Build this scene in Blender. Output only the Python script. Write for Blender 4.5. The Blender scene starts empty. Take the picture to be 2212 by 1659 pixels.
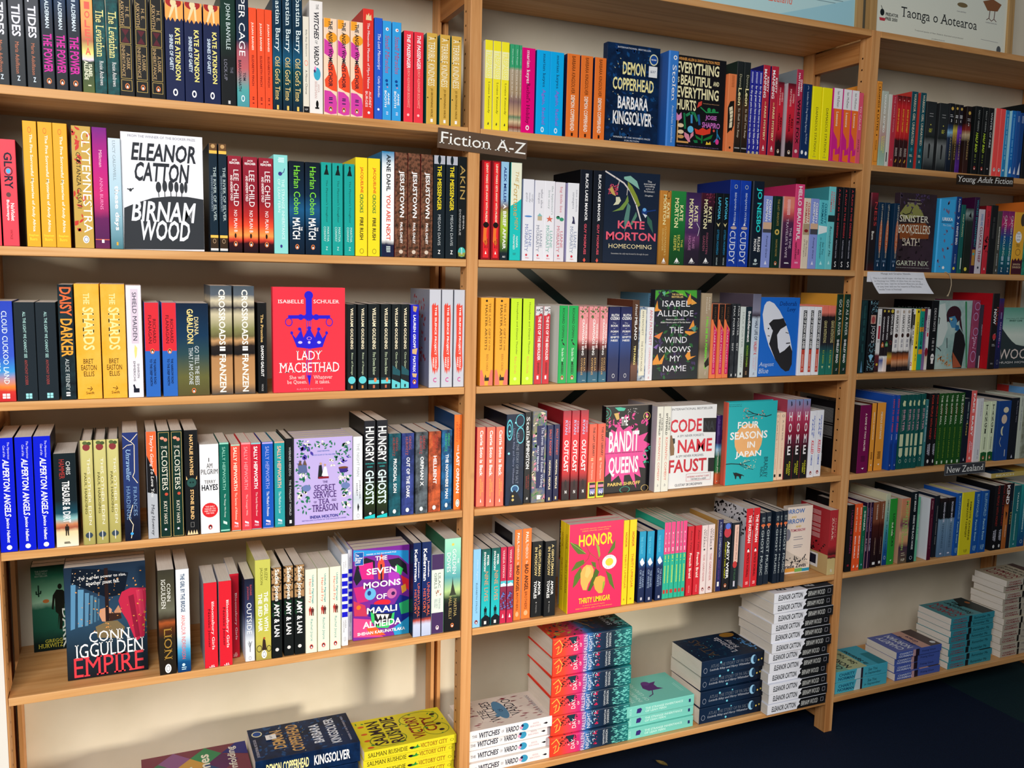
# Bookshop shelves along a wall: three bays of pine shelving filled with books.
import bpy, bmesh, math, random
from mathutils import Matrix, Vector

C = bpy.context.scene.collection
SC = bpy.context.scene
random.seed(7)

# ------------------------------------------------------------------ camera, sky, light, exposure
CAM_RIGHT,CAM_UP,CAM_FWD=(0.915795, -0.401041, 0.022045),(0.029694, 0.122339, 0.992044),(0.400547, 0.907854, -0.123946)
CAM_POS=(0.0,-2.0,0.0)
LENS=31.1177

cam = bpy.data.objects.new('camera', bpy.data.cameras.new('camera'))
C.objects.link(cam)
cam.matrix_world = Matrix(((CAM_RIGHT[0], CAM_UP[0], -CAM_FWD[0], CAM_POS[0]),
                           (CAM_RIGHT[1], CAM_UP[1], -CAM_FWD[1], CAM_POS[1]),
                           (CAM_RIGHT[2], CAM_UP[2], -CAM_FWD[2], CAM_POS[2]), (0, 0, 0, 1)))
cam.data.sensor_width = 36.0
cam.data.lens = LENS
cam.data.clip_start = 0.02
SC.camera = cam

w = bpy.data.worlds.new('room_daylight')
SC.world = w
w.use_nodes = True
w.node_tree.nodes['Background'].inputs['Color'].default_value = (0.88, 0.94, 1.0, 1)
w.node_tree.nodes['Background'].inputs['Strength'].default_value = 0.14

def area(name, loc, target, sx, sy, power, col):
    l = bpy.data.lights.new(name, 'AREA')
    l.shape = 'RECTANGLE'; l.size = sx; l.size_y = sy; l.energy = power; l.color = col
    o = bpy.data.objects.new(name, l); C.objects.link(o)
    o.location = loc
    o.rotation_euler = (Vector(target) - Vector(loc)).to_track_quat('-Z', 'Y').to_euler()
    return o
# shop windows behind the viewer, and the late sun that comes in low through the one on the right
area('window_daylight_high', (-0.8, -2.75, 1.2), (0.5, 0, -0.35), 1.6, 1.2, 106, (1.0, 0.97, 0.94))
low = area('window_low_sun', (2.6, -2.6, -0.85), (0.30, 0.1, -1.1), 0.6, 0.5, 13, (1.0, 0.90, 0.76))
low.data.spread = math.radians(58)

SC.view_settings.view_transform = 'Standard'
SC.view_settings.look = 'None'
SC.view_settings.exposure = -0.14
SC.view_settings.gamma = 1.0
SC.view_settings.use_curve_mapping = False

# ------------------------------------------------------------------ measures (metres)
XA0,L1,R1,L2,R2,XC1=-.2415,0.7575,0.7862,1.9811,2.0124,2.988
DEPTH=0.2787
BOARD=0.0181
SHELF_Z=[0.7114, 0.3381, 0.0317, -0.2765, -0.5845, -0.8955, -1.3]
FLOOR_Z=-1.4115

POST_W = R1 - L1

# ------------------------------------------------------------------ materials
def lin(h):
    h = h.strip()
    if len(h) == 3: h = ''.join(c * 2 for c in h)
    out = []
    for i in (0, 2, 4):
        c = int(h[i:i + 2], 16) / 255.0
        out.append(c / 12.92 if c <= 0.04045 else ((c + 0.055) / 1.055) ** 2.4)
    return (*out, 1.0)

MATS = {}
def new_mat(name, rough=0.4, spec=0.4):
    m = bpy.data.materials.new(name); m.use_nodes = True
    b = m.node_tree.nodes['Principled BSDF']
    b.inputs['Roughness'].default_value = rough
    b.inputs['Specular IOR Level'].default_value = spec
    return m, m.node_tree.nodes, m.node_tree.links, b

def ramp_of(N, stops):
    r = N.new('ShaderNodeValToRGB')
    el = r.color_ramp.elements
    stops = stops[:32]
    el[0].position, el[0].color = stops[0]
    el[1].position, el[1].color = stops[-1] if len(stops) > 1 else stops[0]
    for p, c in stops[1:-1]:
        e = el.new(p); e.color = c
    return r

def print_mat(spec, L=1.0, axis='Z'):
    """Printed card: a flat ink, an upright blend g:col@pos:..., or a speckled picture n:colA:colB:scale."""
    key = ('ink', spec, round(L, 3) if spec[:2] == 'g:' else 0)
    if key in MATS: return MATS[key]
    m, N, Lk, b = new_mat('print_' + spec.split(':')[-1].split('@')[0], 0.40, 0.14)
    if spec.startswith('g:'):
        raw, stops = spec[2:].split(':'), []
        for i, s in enumerate(raw):
            c, _, p = s.partition('@')
            stops.append((float(p) if p else (0.0 if i == 0 else 1.0), lin(c)))
        tc = N.new('ShaderNodeTexCoord'); sep = N.new('ShaderNodeSeparateXYZ')
        mp = N.new('ShaderNodeMapRange')
        mp.inputs['From Min'].default_value = L; mp.inputs['From Max'].default_value = 0.0
        Lk.new(tc.outputs['Object'], sep.inputs[0]); Lk.new(sep.outputs['Z'], mp.inputs['Value'])
        nz = N.new('ShaderNodeTexNoise'); nz.inputs['Scale'].default_value = 60
        Lk.new(tc.outputs['Object'], nz.inputs['Vector'])
        ad = N.new('ShaderNodeMath'); ad.operation = 'MULTIPLY_ADD'
        Lk.new(nz.outputs['Fac'], ad.inputs[0]); ad.inputs[1].default_value = 0.04
        sb = N.new('ShaderNodeMath'); sb.operation = 'SUBTRACT'; sb.inputs[1].default_value = 0.02
        Lk.new(mp.outputs['Result'], ad.inputs[2]); Lk.new(ad.outputs[0], sb.inputs[0])
        r = ramp_of(N, stops)
        Lk.new(sb.outputs[0], r.inputs['Fac']); Lk.new(r.outputs['Color'], b.inputs['Base Color'])
    elif spec.startswith('n:'):
        _, a, c, sc = spec.split(':')
        tc = N.new('ShaderNodeTexCoord'); nz = N.new('ShaderNodeTexNoise')
        nz.inputs['Scale'].default_value = float(sc); nz.inputs['Detail'].default_value = 6; nz.inputs['Roughness'].default_value = 0.65
        Lk.new(tc.outputs['Object'], nz.inputs['Vector'])
        r = ramp_of(N, [(0.38, lin(a)), (0.62, lin(c))])
        Lk.new(nz.outputs['Fac'], r.inputs['Fac']); Lk.new(r.outputs['Color'], b.inputs['Base Color'])
    else:
        b.inputs['Base Color'].default_value = lin(spec)
    MATS[key] = m
    return m

def page_mat():
    m, N, Lk, b = new_mat('paper_edges', 0.8, 0.15)
    tc = N.new('ShaderNodeTexCoord'); mp = N.new('ShaderNodeMapping')
    mp.inputs['Scale'].default_value = (2600, 14, 14)
    nz = N.new('ShaderNodeTexNoise'); nz.inputs['Scale'].default_value = 1.0; nz.inputs['Detail'].default_value = 3
    Lk.new(tc.outputs['Object'], mp.inputs['Vector']); Lk.new(mp.outputs['Vector'], nz.inputs['Vector'])
    r = ramp_of(N, [(0.3, lin('d8cfc2')), (0.7, lin('f4eee6'))])
    Lk.new(nz.outputs['Fac'], r.inputs['Fac']); Lk.new(r.outputs['Color'], b.inputs['Base Color'])
    return m
PAGES = page_mat()

def wood(name, axis, dark, mid, light, scale=1.0):
    m, N, Lk, b = new_mat(name, 0.5, 0.3)
    tc = N.new('ShaderNodeTexCoord'); mp = N.new('ShaderNodeMapping')
    s = [46 * scale] * 3; s[axis] = 1.6 * scale
    mp.inputs['Scale'].default_value = s
    nz = N.new('ShaderNodeTexNoise'); nz.inputs['Scale'].default_value = 1.0
    nz.inputs['Detail'].default_value = 5; nz.inputs['Roughness'].default_value = 0.6; nz.inputs['Distortion'].default_value = 0.6
    Lk.new(tc.outputs['Object'], mp.inputs['Vector']); Lk.new(mp.outputs['Vector'], nz.inputs['Vector'])
    r = ramp_of(N, [(0.25, lin(dark)), (0.48, lin(mid)), (0.75, lin(light))])
    Lk.new(nz.outputs['Fac'], r.inputs['Fac'])
    k = N.new('ShaderNodeTexVoronoi'); k.inputs['Scale'].default_value = 3.1
    Lk.new(tc.outputs['Object'], k.inputs['Vector'])
    kr = ramp_of(N, [(0.0, (1, 1, 1, 1)), (0.05, (0, 0, 0, 1))])
    Lk.new(k.outputs['Distance'], kr.inputs['Fac'])
    mx = N.new('ShaderNodeMix'); mx.data_type = 'RGBA'
    mx.inputs['B'].default_value = lin('6b3f1e')
    ml = N.new('ShaderNodeMath'); ml.operation = 'MULTIPLY'; ml.inputs[1].default_value = 0.7
    Lk.new(kr.outputs['Color'], ml.inputs[0]); Lk.new(ml.outputs[0], mx.inputs['Factor'])
    Lk.new(r.outputs['Color'], mx.inputs['A']); Lk.new(mx.outputs['Result'], b.inputs['Base Color'])
    bp = N.new('ShaderNodeBump'); bp.inputs['Strength'].default_value = 0.12; bp.inputs['Distance'].default_value = 0.002
    Lk.new(nz.outputs['Fac'], bp.inputs['Height']); Lk.new(bp.outputs['Normal'], b.inputs['Normal'])
    return m
PINE_X = wood('pine_board', 0, 'b07840', 'd49c60', 'e4b680')
PINE_Z = wood('pine_post', 2, 'a86c38', 'cf945a', 'e0ac74')
PINE_Y = wood('pine_rail', 1, '8f5526', 'b57840', 'c98f55')

def plaster(name, a, c, scale, rough=0.85):
    m, N, Lk, b = new_mat(name, rough, 0.2)
    tc = N.new('ShaderNodeTexCoord'); nz = N.new('ShaderNodeTexNoise')
    nz.inputs['Scale'].default_value = scale; nz.inputs['Detail'].default_value = 6
    Lk.new(tc.outputs['Object'], nz.inputs['Vector'])
    r = ramp_of(N, [(0.35, lin(a)), (0.65, lin(c))])
    Lk.new(nz.outputs['Fac'], r.inputs['Fac']); Lk.new(r.outputs['Color'], b.inputs['Base Color'])
    bp = N.new('ShaderNodeBump'); bp.inputs['Strength'].default_value = 0.2; bp.inputs['Distance'].default_value = 0.002
    Lk.new(nz.outputs['Fac'], bp.inputs['Height']); Lk.new(bp.outputs['Normal'], b.inputs['Normal'])
    return m
WALL = plaster('cream_wall', 'dbd3bd', 'e4dcc8', 6)
WHITE = plaster('white_paint', 'f1f1ee', 'f6f6f3', 4, 0.6)
CARPET = plaster('navy_carpet', '051022', '0b1d38', 420)
CARPET_FAR = plaster('teal_carpet', '0a2229', '112f35', 420)

# ------------------------------------------------------------------ mesh building
class MB:
    def __init__(self):
        self.v, self.f, self.mi, self.mats = [], [], [], []
    def slot(self, m):
        if m not in self.mats: self.mats.append(m)
        return self.mats.index(m)
    def add(self, verts, faces, m):
        o = len(self.v); s = self.slot(m)
        self.v += verts
        for f in faces: self.f.append([i + o for i in f]); self.mi.append(s)
    def box(self, x0, x1, y0, y1, z0, z1, m):
        v = [(x, y, z) for x in (x0, x1) for y in (y0, y1) for z in (z0, z1)]
        self.add(v, [(0, 1, 3, 2), (4, 6, 7, 5), (0, 4, 5, 1), (2, 3, 7, 6), (0, 2, 6, 4), (1, 5, 7, 3)], m)
    def build(self, name, parent=None, bevel=0.0):
        me = bpy.data.meshes.new(name)
        me.from_pydata([tuple(p) for p in self.v], [], self.f)
        for m in self.mats: me.materials.append(m)
        me.polygons.foreach_set('material_index', self.mi)
        me.update()
        o = bpy.data.objects.new(name, me); C.objects.link(o)
        if parent: o.parent = parent
        if bevel:
            b = o.modifiers.new('edges', 'BEVEL'); b.width = bevel; b.segments = 2; b.limit_method = 'ANGLE'
        return o

def tag(o, label=None, cat=None, group=None, kind=None):
    if label: o['label'] = label
    if cat: o['category'] = cat
    if group: o['group'] = group
    if kind: o['kind'] = kind
    return o
def empty(name, loc):
    o = bpy.data.objects.new(name, None); C.objects.link(o); o.location = loc; o.empty_display_size = 0.05
    return o

# ------------------------------------------------------------------ lettering: every glyph outline is filled once and then reused
BOOKS = """
SA1 ~ dark slate paperback with blurred white title ~ g:333a42@0:42464e@.4:2a3036@.7:252a30 ~  ~  ~ .153 ~ 0.0255 ~ .234 ~ -.211,.006,.0255,.338;-.183,.006,.0255,.338;-.155,.006,.0238,.338 ~  ~ t:CRUEL TIDES:eef:.022:.604:.2:.78:b|t:Maria Adolfsson:c75:.647:.899:.36:.62|h:Z:def:.917:.956:.42:.62:b ~  ~ 
SA1 ~ black paperback with fat magenta title ~ g:1b3f66@0:1a2434@.35:1c1f28 ~  ~  ~ .128 ~ 0.0208 ~ .198 ~ -.128,.006,.0208,.338;-.105,.006,.0207,.338;-.082,.006,.0219,.338 ~  ~ t:NAOMI ALDERMAN:def:-.017:.421:.35:.68:b|t:THE POWER:d2a:.475:.842:.12:.85:b|k:.924 ~  ~ 
SA1 ~ cream and green painted paperback with orange stacked letters ~ g:fb6@0:fa6@.3:b75@.5:ee8@.62:ede@.68:343@.7:563 ~  ~  ~ .128 ~ 0.0211 ~ .198 ~ -.058,.006,.0211,.338 ~  ~ v:VIOLETA:e65:.038:.651:.3:.75:b|t:ISABEL:ffd:.724:.851:.52:.82:b|t:ALLENDE:ffd:.695:.877:.15:.48:b|q:eec:.924:.961:.4:.7 ~  ~ 
SA1 ~ teal scaled paperback with cream gothic title ~ n:0c5a5c:0a3438:60 ~  ~  ~ .128 ~ 0.0214 ~ .198 ~ -.036,.006,.0213,.338;-.013,.006,.0216,.338 ~  ~ t:The Leviathan:fe9:.188:.643:.2:.85:s|t:Rosie Andrews:eee:.68:.918:.42:.75:s ~  ~ 
SA1 ~ black paperback with gold frames and hourglass ~ 141414 ~  ~  ~ .128 ~ 0.0276 ~ .198 ~ .009,.006,.0276,.338;.038,.006,.0276,.338;.067,.006,.0275,.338 ~  ~ f:db6:-.033:.322:.1:.82|f:db6:.33:.485:.1:.82|f:db6:.495:.826:.1:.82|f:db6:.84:.95:.1:.82|p:512:.2,.345 .72,.345 .46,.409|p:512:.2,.474 .72,.474 .46,.409|t:ASKWITH:ca7:.066:.313:.16:.4:s|t:H. E.:ca7:.124:.234:.5:.72:s|t:A DARK:ca7:.573:.738:.5:.72:s|t:INHERITANCE:ca7:.504:.808:.18:.4:s|k:.902 ~  ~ 
SA1 ~ navy paperback with red and orange flame top ~ 14204a ~  ~  ~ .128 ~ 0.0348 ~ .198 ~ .096,.006,.0357,.338;.133,.006,.0348,.338;.17,.006,.0325,.338 ~  ~ r:fa5:-.034:.17:0:1|p:fa5:0,.167 .1,.207 .2,.17 .3,.21 .42,.172 .55,.213 .68,.172 .8,.204 .9,.17 1,.196 1,.159 0,.159|e:a22:-.034:.073:.05:.9|e:eda:-.013:.062:.3:.62|p:eda:.4,.041 .2,.175 .3,.175 .55,.062 .6,.18 .7,.18 .66,.041|t:KATE ATKINSON:fe8:.272:.792:.52:.8:b|t:SHRINES OF GAIETY:def:.342:.7:.22:.42:b|e:fff:.88:.953:.36:.62|e:14204a:.896:.938:.42:.56 ~  ~ 
SA1 ~ green black paperback with thin white author name ~ g:0a2a22@0:14382c@.3:12181a@.6:14171a ~  ~  ~ .153 ~ 0.0297 ~ .234 ~ .204,.006,.0297,.338 ~  ~ t:JOHN BANVILLE:dee:.118:.514:.28:.66|t:THE:778:.664:.716:.62:.8|t:LOCK-UP:889:.603:.782:.2:.42|r:ccc:.957:.986:.45:.6 ~  ~ 
SA1 ~ navy and coral sky paperback with white capitals ~ g:122236@0:142c46@.42:b05a68@.52:c5646a@.66:5aa@.85:4a9aa6 ~  ~  ~ .153 ~ 0.0245 ~ .234 ~ .236,.006,.0245,.338 ~  ~ t:PAPER CAGE:fff:-.075:.556:.2:.7|t:BARAGWANATH:223:.594:.864:.12:.36:b|t:TOM:223:.698:.769:.5:.72:b|e:eff:.898:.955:.32:.62|e:4a9aa6:.907:.945:.38:.56 ~  ~ 
SA1 ~ thin orange red paperback with white author name ~ f4532c ~ e9482a ~  ~ .128 ~ 0.0154 ~ .204 ~ .261,.006,.0157,.338;.278,.006,.0154,.338;.294,.006,.0148,.338 ~  ~ t:JULIAN BARNES:fed:.143:.42:.3:.62:b|t:ELIZABETH FINCH:8c1a12:.471:.777:.35:.62:b|q:8c1a12:.888:.966:.35:.6 ~  ~ 
SA1 ~ dark teal paperback with big white author name ~ g:0c3148@0:0c3148@.35:14587a@.55:0a4650@.65:0e2438 ~  ~  ~ .153 ~ 0.0197 ~ .234 ~ .31,.006,.0188,.338;.331,.006,.0197,.338;.352,.006,.0206,.338 ~  ~ t:Sebastian Barry:eff:-.091:.478:.18:.84:s|t:Old God's Time:fd8:.524:.907:.24:.8:s|r:ec6:.955:.994:.4:.62 ~  ~ 
SA1 ~ short cream paperback with orange ring and black foot ~ ede6d6 ~  ~  ~ .128 ~ 0.0129 ~ .201 ~ .374,.006,.0129,.338 ~  ~ t:Billy-Ray Belcourt:555:.136:.412:.35:.68|o:f75:.452:.509:.2:.8|t:A Minor Chorus:222:.554:.805:.35:.68|r:16161a:.934:1.011:0:1|h:UQP:ddd:.957:.977:.25:.75 ~  ~ 
SA1 ~ tall white paperback with slanted black title ~ f4efec ~ d8d4d2 ~  ~ .153 ~ 0.0285 ~ .236 ~ .388,.006,.0285,.338 ~  ~ t:THE:222:.028:.073:.5:.68:s|t:WITCHES:112:.095:.336:.34:.7:sbi|t:OF:222:.347:.379:.42:.6:si|t:VARDO:112:.394:.567:.34:.7:sbi|e:3aaccc:.587:.701:.3:.82|e:e9c:.577:.626:.34:.5|e:336:.606:.635:.3:.45|t:ANYA:d8b0ac:.732:.81:.6:.74:s|t:BERGMAN:d8b0ac:.711:.864:.38:.54:s|e:111:.881:.947:.46:.66|r:111:.942:.957:.4:.7 ~  ~ 
SA1 ~ cream paperback with pink and orange blobs ~ fbdcc0 ~  ~  ~ .128 ~ 0.0276 ~ .204 ~ .419,.006,.0289,.338;.449,.006,.0273,.338;.478,.006,.0276,.338 ~  ~ p:faa62e:0,-.009 .5,-.009 .5,.06 .3,.094 0,.096|e:faa62e:.139:.246:.15:1|p:d943a8:0,.212 .25,.229 .6,.274 .75,.342 .55,.41 0,.365|p:f5522e:.45,.433 .75,.478 1,.592 1,.752 .6,.741 .1,.706 .05,.638 .35,.581 .3,.478|p:d943a8:0,.746 .5,.752 .9,.798 1,.867 .95,.982 .5,.993 0,.97|t:THE ANGRY WOMEN'S CHOIR:111828:.024:.706:.34:.66:b|q:225:.815:.884:.35:.65|k:.938 ~  ~ 
SA1 ~ red paperback with tiny castle and white script ~ e4362e ~ c22a26 ~  ~ .153 ~ 0.0237 ~ .235 ~ .506,.006,.0237,.338 ~  ~ p:f4d9a0:.25,.101 .8,.101 .75,.047 .6,.067 .55,.035 .4,.062 .3,.047|t:The Minuscule Mansion of Myra Malone:fff:.126:.726:.34:.62:s|t:AUDREY:fff:.751:.901:.56:.78|t:BURGES:fff:.751:.896:.22:.44|d:eef:.947:.55:.12 ~  ~ 
SA1 ~ royal blue paperback with white script ~ 2a5fd0 ~  ~  ~ .153 ~ 0.0181 ~ .219 ~ .532,.006,.0181,.338 ~  ~ t:The Lost Manuscript:fff:.154:.507:.3:.75:si|t:Cathy Bonidan:fff:.571:.781:.35:.7:si|d:fff:.901:.5:.14 ~  ~ 
SA1 ~ sky blue paperback with pink script and berries ~ 37a5ea ~  ~  ~ .135 ~ 0.0200 ~ .215 ~ .551,.006,.0195,.338;.573,.006,.0205,.338 ~  ~ d:fff:.081:.5:.18|d:c33:.081:.55:.08|t:Small Miracles:c4557a:.142:.524:.28:.76:si|d:124a9a:.599:.45:.16|d:124a9a:.637:.5:.14|d:e8a:.664:.55:.08|t:ANNE:fff:.719:.841:.58:.8:b|t:BOOTH:fff:.7:.868:.2:.46:b|q:cdf:.913:.951:.4:.65 ~  ~ 
SA1 ~ bright red paperback with leaning white capitals ~ f23a4a ~ 201620 ~  ~ .128 ~ 0.0221 ~ .2 ~ .6,.006,.0220,.338;.624,.006,.0222,.338 ~  ~ t:THE PASSENGER:fff:.036:.405:.3:.68:bi|t:ULRICH ALEXANDER BOSCHWITZ:fba:.398:.84:.38:.64:i|d:fcc:.919:.48:.13 ~  ~ 
SA1 ~ mustard paperback with tall cream title and bees ~ dcb04e ~ 06605e ~  ~ .128 ~ 0.0243 ~ .202 ~ .654,.006,.0251,.338;.686,.006,.0241,.338;.714,.006,.0243,.338 ~  ~ t:A TERRIBLE KINDNESS:fffbe0:.042:.576:.14:.76|t:JO BROWNING WROE:7a5a18:.602:.919:.36:.62:b|d:221:.046:.78:.06|d:221:.301:.1:.06|d:221:.708:.12:.06|r:fff:.94:.976:.4:.62 ~  ~ 
SA2 ~ coral red paperback with fat black title ~ f34a5a ~ 2a1014 ~  ~ .135 ~ 0.0273 ~ .204 ~ -.239,.006,.0271,.032;-.209,.006,.0275,.032 ~  ~ t:GL:141c30:.12:.256:.24:.76:b|o:141c30:.254:.337:.24:.76|e:5bf:.271:.319:.36:.64|t:RY:141c30:.342:.46:.24:.76:b|e:644:.494:.539:.3:.6|t:NoViolet:fff:.595:.762:.55:.78:b|t:Bulawayo:fff:.565:.759:.26:.48:b|t:VINTAGE:a3303a:.846:.938:.45:.6 ~  ~ 
SA2 ~ golden yellow paperback with white sideways title ~ eeb02e ~ 8c2a20 ~  ~ .153 ~ 0.0251 ~ .242 ~ -.168,.006,.0240,.032;-.142,.006,.0251,.032;-.116,.006,.0254,.032 ~  ~ o:e0662e:.046:.093:.36:.6|t:The Five Sorrowful Mysteries of Andy Africa:fff7e0:.103:.879:.42:.68:b|h:Stephen:fbe040:.898:.921:.15:.85:b|h:Buoro:fbe040:.926:.951:.22:.75:b ~  ~ 
SA2 ~ tan paperback with red leaves and white capitals ~ cda852 ~  ~  ~ .153 ~ 0.0347 ~ .24 ~ -.083,.006,.0347,.032 ~  ~ s:d23c34:-.006:.856:0:.6:16|s:d23c34:-.006:.249:0:.95:8|t:CLYTEMNESTRA:fffdf5:.038:.872:.5:.94|t:COSTANZA CASATI:2a2010:.214:.672:.2:.42|e:fff:.897:.96:.42:.75|o:2a4a7a:.906:.951:.48:.7 ~  ~ 
SA2 ~ purple sunset paperback with pale pink names ~ g:7a1a86@0:c41a86@.3:d22a78@.55:b02a6e@.68:6a1f5e@.75:5a2058@.9:6a2450 ~ 5a1464 ~  ~ .153 ~ 0.0268 ~ .24 ~ -.046,.006,.0268,.032 ~  ~ t:Milkman:fcd:.185:.323:.42:.64|t:ANNA BURNS:f9c:.408:.674:.42:.64|r:e06a4a:.922:.929:0:1|r:fff:.925:.953:.45:.62 ~  ~ 
SA2 ~ pale blue misty paperback with white lowercase title ~ g:d5e6f2@0:b5d8ea@.5:8ab8ca@.75:4a7f8c ~  ~  ~ .153 ~ 0.0228 ~ .221 ~ -.017,.006,.0228,.032 ~  ~ t:LUCY CALDWELL:8fa0ae:.019:.379:.35:.56:s|t:these days:fff:.424:.831:.32:.78:sb|r:e8b23a:.937:.967:.45:.6 ~  ~ 
SA2 ~ dark navy paperback with bronze and yellow bands ~ 102636 ~  ~  ~ .153 ~ 0.0167 ~ .226 ~ .176,.006,.0166,.032;.195,.006,.0167,.032 ~  ~ r:6a4a2c:-.003:.066:0:1|d:c9a06a:.027:.5:.25|r:fbc556:.066:.094:0:1|t:THE RIVER OF SILVER:cdd:.214:.714:.48:.82:s|t:SHANNON CHAKRABORTY:9ab:.294:.628:.2:.42:s|r:fbc556:.845:.87:0:1|r:3a2a1c:.87:.968:0:1|o:ca8:.88:.921:.3:.7|r:dedede:.968:.989:0:1 ~  ~ 
SA2 ~ crimson paperback with sunset foot and white names ~ g:9a2438@0:8c1c2c@.45:c22c28@.62:f05030@.72:f8a050@.82:d84030@.86:38101a@.9:1a0c14 ~  ~  ~ .128 ~ 0.0296 ~ .203 ~ .214,.006,.0275,.032;.245,.006,.0297,.032;.278,.006,.0296,.032 ~  ~ h:JACK:fff:.032:.054:.3:.7:b|h:REACHER:fff:.059:.083:.12:.88:b|t:LEE CHILD:fff:.141:.517:.4:.78|t:AND ANDREW CHILD:fee:.197:.463:.16:.34:b|t:NO PLAN B:fff:.559:.787:.4:.64|e:211:.799:.85:.42:.56|k:.91 ~  ~ 
SA2 ~ pale aqua paperback with small purple elephant ~ 8fdedb ~  ~  ~ .135 ~ 0.0298 ~ .212 ~ .309,.006,.0298,.032 ~  ~ q:e0ffff:.028:.098:.3:.75|e:3a3a8a:.169:.209:.32:.6|l:3a3a8a:1.2:.58,.185 .72,.169 .78,.136|t:THE STRANGE INHERITANCE:e6ffff:.242:.855:.55:.76|t:OF LEAH FERN:e6ffff:.242:.578:.28:.46|e:3a3a8a:.907:.941:.42:.58 ~  ~ 
SA2 ~ black blue paperback with neon green author name ~ g:0a1826@0:0c2a44@.35:1a5a88@.52:0c2a44@.72:0a1c30 ~  ~  ~ .128 ~ 0.0323 ~ .201 ~ .342,.006,.0326,.032;.377,.006,.0321,.032 ~  ~ t:Harlan Coben:8af03a:.05:.567:.3:.72|t:MATCH:fff:.606:.838:.2:.7:b|t:THE:fff:.702:.743:.74:.86:b|k:.92 ~  ~ 
SA2 ~ teal paperback with black gown silhouette ~ 1ba69e ~  ~  ~ .128 ~ 0.0225 ~ .203 ~ .412,.006,.0225,.032;.437,.006,.0230,.032;.464,.006,.0225,.032 ~  ~ p:122020:.42,.039 .5,.022 .62,.033 .6,.068 .75,.132 .25,.132 .44,.068|t:The Physician's Daughter:1c5a56:.187:.646:.42:.64:s|t:MARTHA:d5f5f0:.691:.857:.55:.76:s|t:CONWAY:d5f5f0:.691:.855:.22:.44:s|h:Z:d5f5f0:.91:.946:.42:.62 ~  ~ 
SA2 ~ vivid yellow paperback with red and black capitals ~ fde428 ~ e8d02a ~  ~ .153 ~ 0.0271 ~ .219 ~ .489,.006,.0270,.032;.518,.006,.0273,.032 ~  ~ t:JACQUELINE:e2542a:.094:.357:.36:.66:b|t:CROOKS:3a7a3a:.366:.558:.36:.66:b|t:FIRE RUSH:14141c:.605:.833:.36:.66:b|o:8a7a20:.923:.976:.35:.7 ~  ~ 
SA2 ~ white paperback with icy top and navy foot ~ g:2f86b8@0:e6f2f8@.12:fff@.2:fff@.84:1a2040@.88:1a2040 ~ 2a6a94 ~  ~ .153 ~ 0.0289 ~ .237 ~ .55,.006,.0289,.032 ~  ~ t:ARNE DAHL:111820:.03:.374:.36:.7:b|t:YOU ARE NEXT:e2543e:.405:.842:.36:.7:b|q:cdd:.899:.962:.35:.7 ~  ~ 
SA2 ~ brown foliage paperback with wavy white title ~ n:8a5a44:33241a:120 ~ 8c1420 ~  ~ .153 ~ 0.0289 ~ .237 ~ .581,.006,.0293,.032;.612,.006,.0289,.032;.643,.006,.0289,.032 ~  ~ t:JESUSTOWN:fff:.173:.616:.28:.74:b|t:PAUL DALEY:fff:.664:.868:.42:.62:b|d:dcb:.948:.5:.16 ~  ~ 
SA2 ~ black paperback with bold yellow title ~ 16222a ~  ~  ~ .153 ~ 0.0280 ~ .237 ~ .674,.006,.0279,.032;.705,.006,.0280,.032 ~  ~ r:b8bcc8:-.004:.083:0:1|e:16222a:-.004:.083:.35:.62|t:THE MESSENGER:fbe52e:.098:.531:.32:.68:b|t:MEGAN DAVIS:c4ccd0:.573:.874:.4:.64|h:Z:fff:.92:.958:.42:.64:b ~  ~ 
SA2 ~ black paperback with thin gold letters and round landscape ~ 141a1c ~  ~  ~ .153 ~ 0.0209 ~ .238 ~ .735,.006,.0209,.032 ~  ~ t:AKIN:b89a58:.084:.413:.22:.8|t:EMMA:ccc:.574:.713:.58:.76:s|t:DONOGHUE:ccc:.515:.767:.15:.36:s|e:4cc4b8:.885:.983:.05:.95|p:9aa24a:.05,.934 .5,.945 .95,.934 .85,.977 .15,.977|v:ROOM:fff:.891:.961:.42:.58:b ~  ~ 
SA3 ~ blue and red cloud paperback with white capitals ~ g:2c46c0@0:3a5ad0@.55:3a9ae0@.7:f08a3a@.85:d83a34@.9:c82c30 ~  ~  ~ .128 ~ 0.0389 ~ .2 ~ -.239,.006,.0389,-.276 ~  ~ t:CLOUD CUCKOO LAND:eff:.098:.825:.5:.74|t:ANTHONY DOERR:eff:.194:.708:.14:.36|r:fff:.921:.945:.4:.55|r:fff:.95:.971:.4:.55|r:fff:.921:.945:.58:.73|r:fff:.95:.971:.58:.73 ~  ~ 
SA3 ~ matt charcoal paperback with small aqua title ~ 202a32 ~  ~  ~ .128 ~ 0.0365 ~ .198 ~ -.198,.006,.0367,-.276;-.16,.006,.0364,-.276 ~  ~ t:ALL THE LIGHT WE CANNOT SEE:bff2ee:.096:.562:.42:.56|t:ANTHONY DOERR:b04a46:.582:.839:.42:.56|r:9fe8ee:.925:.95:.42:.55|r:9fe8ee:.954:.978:.42:.55|r:9fe8ee:.925:.95:.58:.72|r:9fe8ee:.954:.978:.58:.72 ~  ~ 
SA3 ~ black paperback with huge orange yellow title ~ n:141c22:20343a:50 ~  ~  ~ .153 ~ 0.0274 ~ .234 ~ -.119,.006,.0274,-.276 ~  ~ t:DAISY:f0703e:.023:.271:.12:.9:b|t:DARKER:f8a83c:.295:.625:.12:.9:b|t:ALICE FEENEY:c8d2d2:.642:.921:.34:.6|q:fff:.935:.978:.3:.6 ~  ~ 
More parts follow.
